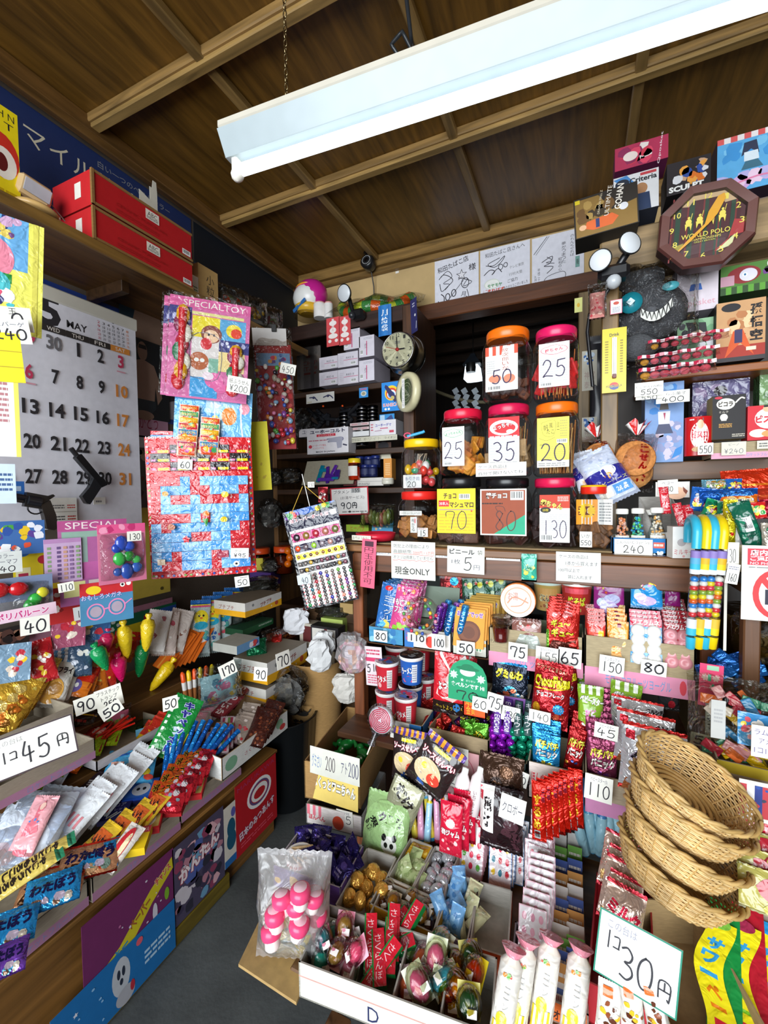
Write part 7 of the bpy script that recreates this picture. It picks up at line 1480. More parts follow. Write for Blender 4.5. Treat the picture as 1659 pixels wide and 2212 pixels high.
put(tag(obj('price_dome',sheet(.105,.115,'189868',[('e',.5,.7,.2,.1,'d8f0e4'),('e',.5,.78,.3,.05,'0c7850'),('e',.5,.82,.16,.07,'0c7850'),('s',.14,.6,.12,.6,8,'c8ecd8'),('s',.84,.58,.12,.6,8,'c8ecd8'),('s',.36,.5,.05,.4,5,'f0f8f4'),('t','ホリホン',.58,.5,.24,.05,'f0f8f4'),('t','食ベルンです Hi',.5,.38,.86,.12,'f0f8f4',0,None,.03),('n','70',.5,.14,.6,.2,'1c3028',.03)],.001,shape=[(0,0),(1,0),(1,.5),(.97,.68),(.88,.84),(.72,.95),(.5,1),(.28,.95),(.12,.84),(.03,.68),(0,.5)])),'green dome-shaped price card with drawn witch and 70','price card'),spY(968,1508,1052,1415,1.13)[0],0,0,1)
pk('{} blue foil ring gummy pouch from the front on the lower shelf',1062,1512,1136,1440,1.19,'202838',[('t','グミのわ',.5,.72,.8,.24,'f0e030',0,'201008',.06),('e',.55,.3,.2,.14,'40a8d0'),('e',.55,.3,.1,.07,'202838'),('z',.05,.05,.95,.4,12,['d86848','e8e0d8','58a8d8','a03030'],3,.05,.1)],.012,n=6,step=(0,.014,.009),group='blue ring gummy pouches',m='f',crimp='2890d8')
ctn('purple low carton under the ring gummy pouches',1055,1532,1142,1512,1.17,.1,'8a5aa8',els=[('e',.7,.5,.1,.4,'6a3a88')])
ctn('orange red carton lettered in yellow under the green dome card',1000,1545,1050,1508,1.165,.1,'d84820',els=[('t','海賊',.3,.7,.4,.4,'f0c030'),('t','金貨',.34,.3,.4,.4,'f0c030'),('r',.5,.1,.95,.9,'e86020')])
fl=[('t','ザクウマとまらん!',.45,.9,.8,.07,'e8d0a0',-4),('t','ChocoFlakes',.5,.72,.9,.17,'f0e020',6,'501008',.05),('l',[(.08,.58),(.5,.6),(.9,.66)],.03,'f0e020'),('t','チョコフレーク',.48,.52,.72,.08,'f4f0ec',4,'301010',.03),('s',.72,.32,.16,.8,12,'38a0e0'),('t','ミルク',.72,.32,.2,.07,'f4f8fc',8),('e',.15,.28,.1,.09,'e8a828'),('z',.05,.02,.95,.25,16,['7a1818','a83020','5a1410','d05838'],2,.05,.1)]
pk('large red chocolate flake bag with yellow lettering, front of the lower shelf',1143,1562,1226,1440,1.13,'b01c24',fl,.035,'f',name='flake_bag',cat='snack bag',roll=5)
pk('second red chocolate flake bag half hidden behind the large one',1186,1545,1254,1432,1.19,'981820',fl[:6],.03,'f',name='flake_bag',cat='snack bag',roll=-3)
bs=[('k',0,.84,1,1,7,['78a028','e8ece0']),('t','ベビースター',.55,.72,.9,.15,'f4f4f0',-8,'181818',.06),('t','かど',.5,.48,.4,.14,'e060a8',0,'f8e8f4',.05),('e',.66,.2,.22,.12,'f4ecd8'),('p',[(.5,.12),(.66,.24),(.82,.1)],'f8f8f4'),('e',.2,.16,.12,.1,'e8e8e0')]
for i,(x0,yb,x1,yt,Y,ro)in enumerate(((1247,1582,1305,1490,1.12,0),(1308,1575,1378,1482,1.16,6),(1300,1530,1372,1456,1.22,6),(1250,1530,1290,1462,1.24,-4))):
  pk(['front left','front right','rear right','rear left'][i]+' of the four green and white noodle snack bags',x0,yb,x1,yt,Y,'88b030',bs,.03,roll=ro,name='noodle_snack_bag',cat='snack bag',group='green noodle snack bags')
for i in range(3):
  pk(['front','middle','rear'][i]+' of the three white snack bags with red crimped top behind the baskets',1334-10*i,1702-60*i,1478-24*i,1590-34*i,.98+.07*i,'d8d8dc',[('r',.06,.78,.2,.9,'d02838'),('t','べ',.3,.56,.3,.22,'241c28',0,'c8b8d0',.04),('t','ボルシチ',.82,.8,.34,.12,'1c1418',0,'e8e4e8',.06),('p',[(.05,.0),(.1,.2),(.5,.24),(.9,.1),(.9,0)],'c87848'),('e',.5,.16,.12,.08,'e8b828')],.04,'f',crimp='d82c28',name='white_snack_bag',cat='snack bag',group='white snack bags behind the baskets',roll=4)
pk('black and white noodle bag in the dark right corner of the lower shelf',1420,1530,1470,1462,1.24,'38383c',[('t','ビッグ',.4,.8,.6,.2,'e8e8e8',-20,'111',.04),('t','ラーメン',.4,.5,.7,.2,'b83048',-20),('e',.6,.2,.16,.12,'c02838')],.03,name='noodle_snack_bag',cat='snack bag')
# small wrapped candies in the roll candy carton
ctn('grey carton holding red, purple and green wrapped candies on the lower shelf',925,1632,1056,1600,1.09,.16,'a08c6c','a89878',Hb=.06)
rn=random.Random(31)
for i,(x,y,c)in enumerate(((915,1590,0),(940,1575,0),(965,1568,1),(992,1562,1),(1020,1570,1),(1045,1565,1),(930,1605,0),(955,1600,0),(978,1610,0),(1000,1605,2),(1018,1600,2),(1040,1608,2),(903,1570,0),(950,1550,0),(985,1545,0),(1010,1548,1))):
  Y=1.12+(1610-y)*.0022
  pk(ORD[i]+[' red',' purple',' green'][c]+' wrapped candy from the start of the heap in the grey carton',x-18,y+8,x+18,y-36,Y,['c02820','4a2070','58a028'][c],[('t',['コーラ','ぶどう','メロン'][c],.5,.5,.8,.3,'e8e030',rn.uniform(-40,40),'201008',.05),('z',.05,.05,.95,.3,4,[['8a1010','e87030'],['301050','d84868'],['a8d838','e8f0a0']][c],i,.08,.15)],.018,'f',yaw=rn.uniform(-20,20),tilt=rn.uniform(5,40),roll=rn.uniform(-40,40),name='wrapped_candy',cat='candy',group='wrapped roll candies')
# grape-shaped purple and green packs
for i in range(8):
  g=i%2;r_,c_=i//4,i%4;col=['9018b8','108868'][c_//2]
  t=put(thing('grape_candy_pack',['front','rear'][r_]+' row, '+['leftmost purple','second purple','left teal','right teal'][c_]+' grape-shaped candy pack','candy pack','grape-shaped candy packs'),PY(1068+22*c_+2*r_,1652+5*(c_//2)-30*r_,1.10+.05*r_),0,8,3)
  b=B('f')
  for k in range(9):b.ball((((k%2)-.5)*.02,((k//2)%2)*.01,.012+.009*k),.0115,col,'f',10)
  obj('grape_bubbles',b,t)
  b=B('p');b.tube([(0,0,.08),(0,0,.135)],[.012,.010],['5a2a90','284a48'][c_//2],'p',12);art(b,[('v','mentos' if c_<2 else 'キウイ',.5,.5,.6,.9,'f0ecf4')],.022,.05,lambda x,z,h:Vector((x,-.0125-h,.083+z)));obj('wrapper_label',b,t)
ctn('grey-teal carton front holding the grape-shaped packs',1055,1680,1138,1652,1.075,.1,'7a9a98',els=[('r',0,0,1,.5,'5a7a78')])
ctn('white and red printed carton holding the popping candy pouches',1140,1722,1262,1672,1.05,.14,'e4d4cc',els=[('t','ほんぺん',.22,.6,.3,.3,'d83848',0,None,.03),('e',.55,.4,.08,.22,'d84030'),('r',.84,0,1,.9,'2878c0')])
ctn('grey carton with pink strip holding the maroon popping candy pouches',1264,1752,1400,1700,1.03,.14,'a89880',strip='b878a0')
pp=lambda c:[('t','パチパチ',.5,.74,.86,.17,'f0e848',0,'382008',.05),('t','パニック',.5,.56,.8,.16,'f4f0e8',0,'382008',.05),('z',.05,.04,.95,.42,12,c,5,.06,.13)]
pk('{} blue popping candy pouch from the front of its stack',1149,1680,1208,1592,1.07,'2890d0',pp(['48b0e0','e8e8f0','204878','e8d040']),.012,n=8,step=(0,.014,.008),group='blue popping candy pouches',m='f')
pk('{} crumpled red popping candy pouch from the front beside the blue stack',1212,1682,1252,1580,1.075,'a01418',pp(['d82020','6a0c10','e8a030','3050a0']),.02,n=3,step=(.003,.02,.01),group='crumpled red popping candy pouches',m='f',roll=8)
pk('{} maroon popping candy pouch from the front of its stack',1269,1705,1334,1610,1.05,'8a3858',pp(['a85880','e8d0d8','4a1838','8848a0']),.012,n=9,step=(-.001,.014,.009),group='maroon popping candy pouches',m='f')
pc('60',1036,1521,1.12,34,30,'under the green dome card',4,.05);pc('75',1066,1517,1.11,34,40,'overlapping the 60 card',8,.06);pc('130',1102,1542,1.11,40,32,'over the grape-shaped packs',3,.04,'トーカス');pc('140',1165,1548,1.10,44,26,'left of the large flake bag',3,.03);pc('45',1308,1580,1.03,46,34,'on the maroon pouches',4,.04,'ベビースター')
pc('60',990,1632,1.06,42,36,'on the wrapped candy carton',2,.04,'ロールキャンディ');pc('100',1115,1678,1.03,42,34,'below the grape-shaped packs',12,.04,'ラムネ');pc('50',1225,1692,1.02,44,36,'on the white and red printed carton',2);pc('110',1291,1703,1.0,54,56,'on the maroon pouch carton',3,.04,'ベビースター(5)')
# ================================================================ low table in front: trays, boxes, loose sweets
TZ=.356
def qt(label,fl,fr,rl,z,H,out='c8c4b8',inn='b8b4a8',els=None,strip=None,name='open_carton',Hb=None,m='cb',dv=()):
  a=PZ(*fl,z);b_=PZ(*fr,z);c=PZ(*rl,z);u=(b_-a);W=u.length;u.normalize();n=Vector((-u.y,u.x,0));Dp=abs((c-a).dot(n))
  yaw=math.degrees(math.atan2(u.y,u.x))
  b=tray(W,Dp,H,out,inn,els,strip=strip,Hb=Hb,m=m)
  for q in dv:b.box(((q-.5)*W,0,H*.46),(.003,Dp*.97,H*.9),inn,m)
  o=put(tag(obj(name,b),label,'carton'),a+u*W/2+n*Dp/2-Vector((0,0,H)),yaw)
  o['_w']=W;o['_d']=Dp;return o
def fill(tr,mk,n,lab,group,z=.006,seed=0,tilt=(50,90),W=.8,x0=-.5,x1=.5,cat='candy',cols=None,layers=.012):
  """n single things lying in a tray"""
  rn=random.Random(seed);Wt,Dt=tr['_w'],tr['_d'];o=None
  per=max(2,int(math.sqrt(n*Dt/((x1-x0)*Wt))+.5))
  for i in range(n):
    if o is None or cols:o=mk(i)
    c=o if(i==0 or cols)else dup(o)
    r_,k=divmod(i,max(1,math.ceil(n/per)))
    q=math.ceil(n/per)
    x=(x0+(x1-x0)*(k+.5)/q)*Wt*.9+rn.uniform(-.006,.006);y=(-.5+(r_+.5)/per)*Dt*.8
    tag(c,lab.format(ORD[i]),cat,group)
    M=tr.matrix_world@Matrix.Translation((x,y,z+layers*(i%2)))@RR(rn.uniform(-50,50),rn.uniform(*tilt),rn.uniform(-25,25))
    c.matrix_world=M
def drop(tr):
  for k in('_w','_d'):del tr[k]
def pill(c,c2,r=.016,l=1.0,m='x'):
  b=B(m);b.ball((0,-.006,r*l),r,c,m,14,1,.7,l)
  if m!='f':b.ball((0,-.004,r*.9*l),r*.74,c2,'g',10,1,.7,l);b.box((0,.004,r*l),(r*1.7,.001,r*1.9*l),c,'p');b.box((.2*r,-.0125-r*.3,r*.7*l),(r*.7,.001,r*.5),'f0ece8','p')
  return b
t=qt('purple carton of dark violet candy pouches at the far left of the table',(590,1868),(736,1919),(650,1785),.41,.05,'5a3a8a','a8a0a8',els=[('z',0,.1,1,.9,6,['d8b030','482878'],1,.05,.1)])
fill(t,lambda i:obj('violet_pouch',bag(.05,.055,.02,'241c5c',[('z',.1,.1,.9,.9,6,['382c80','5a4a9a','181040'],i,.1,.2),('x',.3,.3,.7,.6,2,'a8a0d0')],'f',i)),12,'{} dark violet candy pouch from the near left in the purple carton','dark violet pouches',.012,5,(10,60),cols=1);drop(t)
t=put(thing('wooden_stick_tub','small white lettered tub with pale wooden spoons at the purple carton','tub'),PZ(647,1868,.40),10)
b=B('p');b.lathe([(.025,0),(.032,.025),(.032,.028),(.029,.028),(.024,.004)],'e4e0dc','p',20);art(b,[('t','アタリが',.5,.7,.7,.3,'d83848',0,None,.03),('t','もう1つ',.5,.3,.6,.3,'3080c0',0,None,.03)],.06,.026,lambda x,z,h:Vector((.031*math.sin(x/.031),-(.0315+h)*math.cos(x/.031),z)),'p',.01);obj('tub_body',b,t)
b=B('fd')
for k in range(6):b.box((0,-.018+.007*k,.027+.002*(k%2)),(.05,.006,.004),'d8b888','fd',.002,Matrix.Rotation(.2*(k-3),3,'Z'))
tag(obj('wooden_spoons',b,t),kind='stuff')
pc('40',688,1870,.84,48,44,'tilted over the spoon tub',-32,.06,'ヨーグル',tilt=35)
qt('white carton with pink hatching and red ball under the kraft box',(661,1735),(782,1765),(745,1650),.415,.055,'e0d8d4','888',els=[('k',.02,.5,.28,1,5,['e87888',None]),('t','ほんぺん',.2,.4,.3,.26,'d04858',0,None,.04),('e',.58,.4,.1,.34,'d04828'),('r',0,0,1,.0,'fff')])
pc('35',746,1768,.965,40,34,'on the pink hatched carton',-4,.04,'おいかタ郎')
t=qt('tall kraft box lettered in black with green crocodile toys inside',(657,1643),(778,1665),(756,1527),.52,.105,'a8824e','9c7848',Hb=.105,els=[('t','ビンラムネ',.5,.26,.62,.22,'201814',3,None,.05),('x',.3,.06,.8,.12,1,'4a3820')],name='kraft_box')
fill(t,lambda i:(lambda b:obj('crocodile_toy',b))([b_.ball((0,0,.018),.018,'1c8a38','l',12,1.3,1,.9).ball((.02,-.004,.03),.013,'208f3c','l',10).ball((-.02,0,.026),.012,'188034','l',10).tube([(-.03,0,.02),(-.05,0,.03)],[.008,.003],'188034','l').ball((.026,-.014,.036),.003,'f4f4f4','l',6)for b_ in[B('l')]][0]),7,'{} green plastic crocodile toy from the near left in the kraft box','green crocodile toys',.03,2,(0,30),layers=.02);drop(t)
pk('yellow display card with black rounded lettering on the kraft box',672,1722,772,1648,.975,'ecd070',[('t','ぱくっとワニちゃん',.5,.36,.9,.24,'f4f4f0',-3,'201c18',.05),('r',.62,.54,.86,.66,'e8b040')],.0015,'p',tilt=2,kind='sheet',name='display_card',cat='card')
pk('pale price strip with two 200 prices above the yellow display card',670,1668,776,1640,.97,'d8d8cc',[('t','グミさい',.14,.5,.2,.5,'4a70b0'),('n','200',.42,.5,.2,.5,'3a2a38',.012),('t','アト',.7,.5,.12,.4,'446'),('n','200',.88,.5,.2,.5,'446',.012)],.001,'p',tilt=2,kind='sheet',name='price_strip',cat='price card')
t=put(thing('swirl_lollipop','large red and white swirl lollipop in clear wrap stuck in the kraft box','lollipop'),PY(823,1555,1.02),0,10,20)
b=B('sg');b.lathe([(.001,.006),(.032,.006),(.036,0),(.032,-.006),(.001,-.006)],'e8e4e4','sg',28,R=Rx)
for k in range(3):
  pts=[(.5+(.06+.085*q/4)*math.cos(q*.7+k*2.1),.5+(.06+.085*q/4)*math.sin(q*.7+k*2.1))for q in range(19)]
  art(b,[('l',pts,.04,'d02848')],.072,.072,lambda x,z,h:Vector((x,-.0065-h,z-.036)),'sg')
obj('candy_disc',b,t);b=B('l');b.tube([(0,0,-.034),(0,0,-.1)],.002,'e8e0d0','l');obj('stick',b,t)
b=B('x');b.lathe([(.001,.012),(.03,.011),(.042,.0),(.03,-.011),(.001,-.012)],'f0f0f4','x',20,R=Rx);b.lathe([(.014,-.035),(.006,-.05),(.012,-.07)],'e0e4f0','x',10);obj('clear_wrap',b,t)
ss=[('k',0,.88,1,1,13,['5a3a90','e8a030']),('r',.3,.78,.72,.84,'e8d828'),('t','ソースせんべい',.5,.68,.86,.12,'f4f0ec',0,'c03050',.05),('e',.42,.38,.34,.22,'e0c8a0'),('e',.62,.3,.16,.12,'d84838'),('p',[(.3,.3),(.45,.2),(.5,.06),(.3,.1)],'2a58a8'),('e',.3,.44,.07,.06,'e8d040')]
pk('black cracker bag with purple and orange stripes, front one',868,1690,955,1595,1.0,'2a2020',ss,.03,roll=28,name='cracker_bag',cat='snack bag');pk('black cracker bag with purple and orange stripes, upright behind the front one',846,1680,918,1590,1.04,'2a2020',ss,.03,name='cracker_bag',cat='snack bag')
pk('clear bag of dark crackers lettered in black above the green melon candy',812,1782,880,1692,.98,'8a8a70',[('r',.1,.72,.9,.98,'c8c8a8'),('t','だけ',.5,.74,.7,.22,'201c18',-30,None,.05),('t','タ',.6,.4,.3,.2,'201c18',-30,None,.05),('z',.1,.0,.95,.5,8,['a8a878','6a6a50'],2,.1,.2)],.03,'g',roll=20,name='cracker_bag',cat='snack bag')
pk('round pale green snack bag with a panda drawing and black letters',776,1850,872,1752,.93,'9cc080',[('e',.48,.48,.46,.42,'a4cc88'),('t','クルミ',.62,.66,.5,.14,'181c18',-6,None,.05),('t','醤油',.22,.54,.3,.16,'181c18',40,None,.04),('e',.66,.32,.16,.13,'e8ece4'),('e',.55,.42,.05,.05,'181c18'),('e',.76,.43,.05,.05,'181c18'),('e',.6,.32,.04,.04,'181c18'),('e',.72,.32,.04,.04,'181c18'),('e',.5,.1,.12,.07,'181c18')],.045,'g',tilt=24,name='panda_snack_bag',cat='snack bag')
for i in range(7):
  c=['e87830','38a0d8','e8d020','48b0e0','d83848','50b8e0','e05828'][i]
  b=B('g');b.tube([(0,0,0),(0,0,.008),(0,0,.095),(0,0,.1),(0,0,.115)],[.008,.009,.008,.004,.009],[c,['f0e050','e8a8c8','a8d8f0'][i%3],c,'d8d8d8'],'g',10)
  put(tag(obj('soda_candy_stick',b),ORD[i]+' colourful twist-ended candy stick from the left behind the egg-shaped sweets','candy stick','twist-ended candy sticks'),PZ(898+12*i,1815+4*(i%3),.37),0,15,-14+7*(i%3))
pk('{} crimson plum candy pouch from the front beside the pink blister stack',948,1838,996,1748,None or .945,'c81838',[('e',.5,.62,.2,.08,'f0d8d8'),('t','梅ジャム',.5,.44,.8,.14,'f4e8e8',0,'701020',.04),('z',.1,.05,.9,.34,8,['f0c8c8','e05868','a01028'],4,.06,.12)],.014,n=4,step=(.012,.02,.004),group='crimson plum pouches')
for i,px in enumerate((985,1018)):
  b=B('l');b.lathe([(.001,0),(.016,.002),(.018,.06),(.017,.085),(.008,.1),(.008,.112),(.001,.113)],['e8dcdc']*4+['f0f0ec']*3,'l',18,sy=.7);art(b,[('v','いちごミルク',.5,.4,.3,.7,'6a4a50'),('e',.3,.2,.12,.06,'d83050')],.026,.08,lambda x,z,h:Vector((x,-.0128-h,z)))
  put(tag(obj('milk_tube',b),['left','right'][i]+' of two white condensed milk tubes in the pink pouch tray','tube','condensed milk tubes'),PY(px,1760,1.0),0,12,10)
pk('pink scalloped backing card with a round drawing behind the milk tubes',962,1720,1032,1638,1.06,'d8a0a4',[('o',.5,.5,.4,.4,.03,'c06070')],.003,'p',kind='sheet',name='backing_card',cat='card');pc('260',988,1686,1.03,42,34,'in front of the pink scalloped card',5,.04,'れんにゅう')
pk('crumpled clear bag with dark brown strips behind the black letter card',1034,1745,1132,1650,1.02,'4a3428',[('z',.05,.05,.95,.9,14,['6a4a34','2a1c18','8a8884','a8a8a8'],3,.08,.18)],.05,'f',name='dark_snack_bag',cat='snack bag')
pk('dark bag of brown sugar sticks with white label lettered downwards',1036,1822,1130,1722,.975,'2c1c20',[('r',.0,.3,.34,.98,'e8e4e0'),('v','菓子',.2,.6,.2,.5,'181418',0,None,.06),('r',.0,.75,.08,.95,'c83848'),('z',.4,.05,.95,.6,8,['4a2c34','1c1014'],3,.1,.2)],.04,'g',name='dark_snack_bag',cat='snack bag');back('white card lettered in thin black on the dark brown sugar bag',1076,1766,1130,1726,.94,[('t','クロボー',.5,.5,.8,.4,'445')],'e8e6e0',roll=8)
pk('{} bright red squid strip packet from the left front of the clear bin',1150,1812,1182,1702,.96,'d82010',[('v','するめ',.4,.5,.5,.6,'f0a820',0,'901008',.05),('v','元祖',.8,.78,.24,.22,'3a2048'),('b',.2,.04,.6,.2)],.012,'f',n=7,step=(.012,.008,.003),group='bright red squid strip packets',roll=-3)
for i in range(9):
  c=['3898d0','58b0e0','4888c8','c8508a','50a8d8','d8d030','48a858','e8d838','d07830'][i]
  b=B('g');b.tube([(0,0,0),(0,0,.006),(0,0,.09),(0,0,.115),(0,0,.13)],[.005,.013,.012,.004,.008],[c,['a8d8e8','f0e878'][c in 'd8d030e8d838'],c,c],'g',10)
  put(tag(obj('juice_tube',b),ORD[i]+' plastic juice tube candy from the left beside the red squid packets','candy tube','plastic juice tubes'),PZ(1266+14*i,1850-7*(i%2),.37),0,12,-16+10*(i%3))
# blister cards in long boxes
def blist(c,dots):return[('f',.03,c)]+[('e',.2+.3*(k%3),.86-.2*(k//3),.085,.06,dots[k%len(dots)])for k in range(12)]
for lab,x0,yb,x1,yt,n,st,c,dots,grp in(('pink rimmed',988,1892,1040,1812,18,(.0006,.0085,.0035),'d89aa8',['d82848','58a838','e83858','d82848','e8c030'],'left long stack'),('blue lettered',1054,1912,1104,1822,5,(.003,.012,.004),'3878b8',['d82848','e8c030','2a7a90','c82838'],'second stack'),('spare blue lettered',1090,1902,1130,1818,3,(.003,.012,.004),'3878b8',['d82848','e8c030','2a7a90','c82838'],'pile behind them'),('rose',1132,1960,1184,1862,14,(.0006,.0085,.004),'c890a0',['d82848','c04860'],'third long stack'),('pale pink crepe',1117,2110,1180,2010,8,(.0015,.016,.003),'e8b8c8',['e8a8bc','d890a8'],'near stack')):
  p=PZ((x0+x1)/2,yb,.37);pk('{} '+lab+' blister candy card from the front of the '+grp,x0,yb,x1,yt,p.y,'e4dce0',blist(c,dots),.0025,'g',n=n,step=st,tilt=26,kind='sheet',name='blister_card',cat='candy card',group=lab+' blister cards')
for r in range(11):
  for c_ in range(2):
    col=[['d89848','4868b0'],['3a58a8','e8e4dc'],['68a838','c8d8a0'],['e8e4e0','8a5070']][(r+(r>5))%4]
    o=tag(obj('caramel_box',carton(.031,.05,.012,'e8e4dc',[('r',0,.5,1,1,col[0]),('r',0,.2,1,.35,col[1]),('x',.1,.6,.9,.8,1,'f0ece4'),('t','MILK',.5,.1,.8,.12,'c04050')],'p','d8d4cc')),ORD[r]+' small milk candy box from the front, '+['left','right'][c_]+' column','candy box','milk candy boxes in two columns')
    q=PZ(1210+33*c_-r*.2,2165-r*31,.37);put(o,q,0,42)
qt('purple lettered carton end holding the near crepe cards',(1100,2128),(1182,2160),(1115,1990),.392,.035,'6a4a88','8a8088',els=[('t','グレープ',.5,.4,.8,.5,'241838',0,None,.03)]);qt('orange lettered carton end holding the milk candy boxes',(1186,2160),(1272,2195),(1190,1800),.392,.035,'d86828','a89c90',els=[('t','オレンジ',.5,.4,.8,.5,'401c10',0,None,.03)])
# divided trays of loose sweets
G5=dict(out='c8c0b0',inn='b4b0a8')
t=qt('pale tray of gold foil chocolate balls left of the frog gummies',(723,1956),(796,1985),(787,1828),.40,.042,**G5);fill(t,lambda i:obj('gold_ball',pill('e8b050','b87018',.017,1,'f')),9,'{} shiny gold foil sweet from the near left in the gold tray','gold foil sweets',.012,3,(20,80));drop(t)
t=qt('pale tray of yellow and green jelly sweets',(837,1895),(891,1919),(875,1804),.40,.042,**G5);fill(t,lambda i:obj('jelly_sweet',bag(.034,.042,.02,['b4c48c','e8b428'][i>8],[('z',.1,.1,.9,.9,6,[['c8d4a0','98ac70'],['f0cc58','d89818']][i>8],i,.1,.2)],'g',i)),12,'{} frog-green or yellow jelly sweet from the near left in its tray','yellow and green jelly sweets',.012,4,(20,80),cols=1);drop(t)
t=qt('pale tray of silver foil balls',(891,1919),(949,1946),(929,1821),.40,.042,**G5);fill(t,lambda i:obj('silver_ball',pill('d0d4dc','8a90a0',.017,.8,'f')),10,'{} shiny silver foil sweet from the near left in the silver tray','silver foil sweets',.012,5,(20,80));drop(t)
t=qt('yellow fronted tray of chocolate egg capsules',(797,1952),(938,2018),(824,1898),.40,.045,'e8a828','b4b0a8',els=[('t','チョコエッグ',.5,.5,.6,.4,'a83020')]);fill(t,lambda i:obj('egg_capsule',pill('e8dcc8',['6a3a20','d8a020'][i%2],.016,1.2)),10,'{} egg-shaped chocolate capsule from the near left in the yellow fronted tray','chocolate egg capsules',.012,6,(20,80),cols=1);drop(t)
t=qt('lilac fronted tray of pale blue gummies',(935,2012),(1010,2040),(972,1882),.40,.045,'9888b8','b4b0a8',els=[('t','フルカワ',.5,.5,.6,.5,'382858')]);fill(t,lambda i:obj('blue_gummy',bag(.03,.05,.02,['78b0e4','dcdcb0'][i%3==2],[('z',.1,.1,.9,.9,5,[['98c8f0','4888c8'],['e8e8c8','b8c8a0']][i%3==2],i,.1,.2)],'g',i)),14,'{} pale blue gummy from the near left in the lilac fronted tray','pale blue gummies',.012,7,(30,85),cols=1);drop(t)
qt('orange fronted empty tray beside the blue gummies',(1013,2042),(1098,2070),(1043,1905),.40,.045,'d86030','b4b0a8',els=[('t','コルカク',.4,.5,.5,.5,'401c10')])
t=qt('big divided tray at the front edge of the table',(645,2078),(1062,2235),(728,1958),.42,.065,'e4e0d0','a8a49c',els=[('r',0,.6,1,.64,'c89890'),('t','D',.42,.3,.06,.4,'28305a')],dv=(.28,.52,.76),name='divided_tray')
fill(t,lambda i:obj('teal_candy_capsule',pill(['e8f0ec','f0c0d0'][i%2],['20a898','a8c848','e87898'][i%3],.02,1.2)),9,'{} clear capsule with teal or pink candy from the near left of the big tray','clear candy capsules',.02,8,(20,70),x0=-.48,x1=-.26,cols=1,layers=.025)
fill(t,lambda i:obj('red_green_box',carton(.024,.085,.012,'c81c30',[('r',0,0,.12,1,'1a7a38'),('v','さくらんぼ',.5,.5,.5,.8,'f4d0d4')],'g','1a7a38')),8,'{} slim red and green candy box from the near left of the big tray','slim red and green boxes',.03,9,(60,78),x0=-.22,x1=.0,layers=.012)
fill(t,lambda i:obj('egg_toy_pack',pill(['f0e0e8','e8ecd8'][i%2],['e87838','d85890','68b048','3898c8'][i%4],.022,1.3)),8,'{} oval toy candy pack from the near left in the big divided tray','oval toy candy packs',.02,10,(20,70),x0=.04,x1=.24,cols=1,layers=.022)
fill(t,lambda i:obj('yellow_jelly',pill(['d8b830','c8c070','e8d020'][i%3],['c89818','2a68a0','d83838'][i%3],.022,1.1)),8,'{} yellow jelly cup from the near left in the last part of the big tray','yellow jelly cups',.02,11,(20,70),x0=.28,x1=.48,cols=1,layers=.022);drop(t)
# clear bag of pink-capped bottles on a cardboard corner
b=B('cb');a_=[PZ(*q,.352)for q in((515,2082),(640,2165),(720,1990),(612,1880))];b.add([tuple(v)for v in a_]+[tuple(v-Vector((0,0,.006)))for v in a_],[(0,1,2,3),(0,1,5,4),(3,0,4,7),(1,2,6,5)],'b0905c','cb');tag(obj('cardboard_sheet',b),'tan cardboard sheet sticking out under the bag of pink-capped bottles','cardboard')
bb=PZ(602,2085,.36)
def bottle():
  t=thing('yogurt_bottle','x','bottle')
  b=B('l');b.lathe([(.011,.018),(.014,.022),(.013,.034),(.010,.04)],'f0e0dc','l',14);obj('bottle_body',b,t)
  b=B('l');b.lathe([(.017,.036),(.019,.042),(.018,.052),(.012,.056),(.001,.057)],['e84878','e84878','e84878','f0c8d4'],'l',16);obj('cap',b,t)
  return t
sp_=[(PZ(px,py,.36+h),0,tl,rl)for px,py,h,tl,rl in((592,2075,.06,10,-14),(640,2045,.07,0,10),(668,2020,.06,6,20),(600,2030,.09,0,-6),(640,2000,.10,-4,4),(668,1985,.10,4,12),(618,1995,.11,0,-10),(650,1980,.13,0,0))]
series(bottle(),sp_,'{} pink-capped little bottle from the lower left in the clear bag','pink-capped bottles')
b=bag(.15,.20,.11,'f4eef0',(),'h',41,wr=.006);put(tag(obj('bottle_bag',b),'big clear plastic bag holding pink-capped bottles at the table corner','plastic bag'),bb+Vector((.02,.02,.002)),20,6)
b=bag(.13,.07,.07,'d8d080',[('z',.05,.1,.95,.9,16,['e8e4c0','c8b840','f0f0e8','a8b0a0','5a8a90'],2,.1,.2)],'g',6,wr=.006);put(tag(obj('yellow_pouch_heap',b),'yellow and white pouches at the bottom of the clear bag','candy pouch',kind='stuff'),bb+Vector((.02,.03,.006)),20,6)
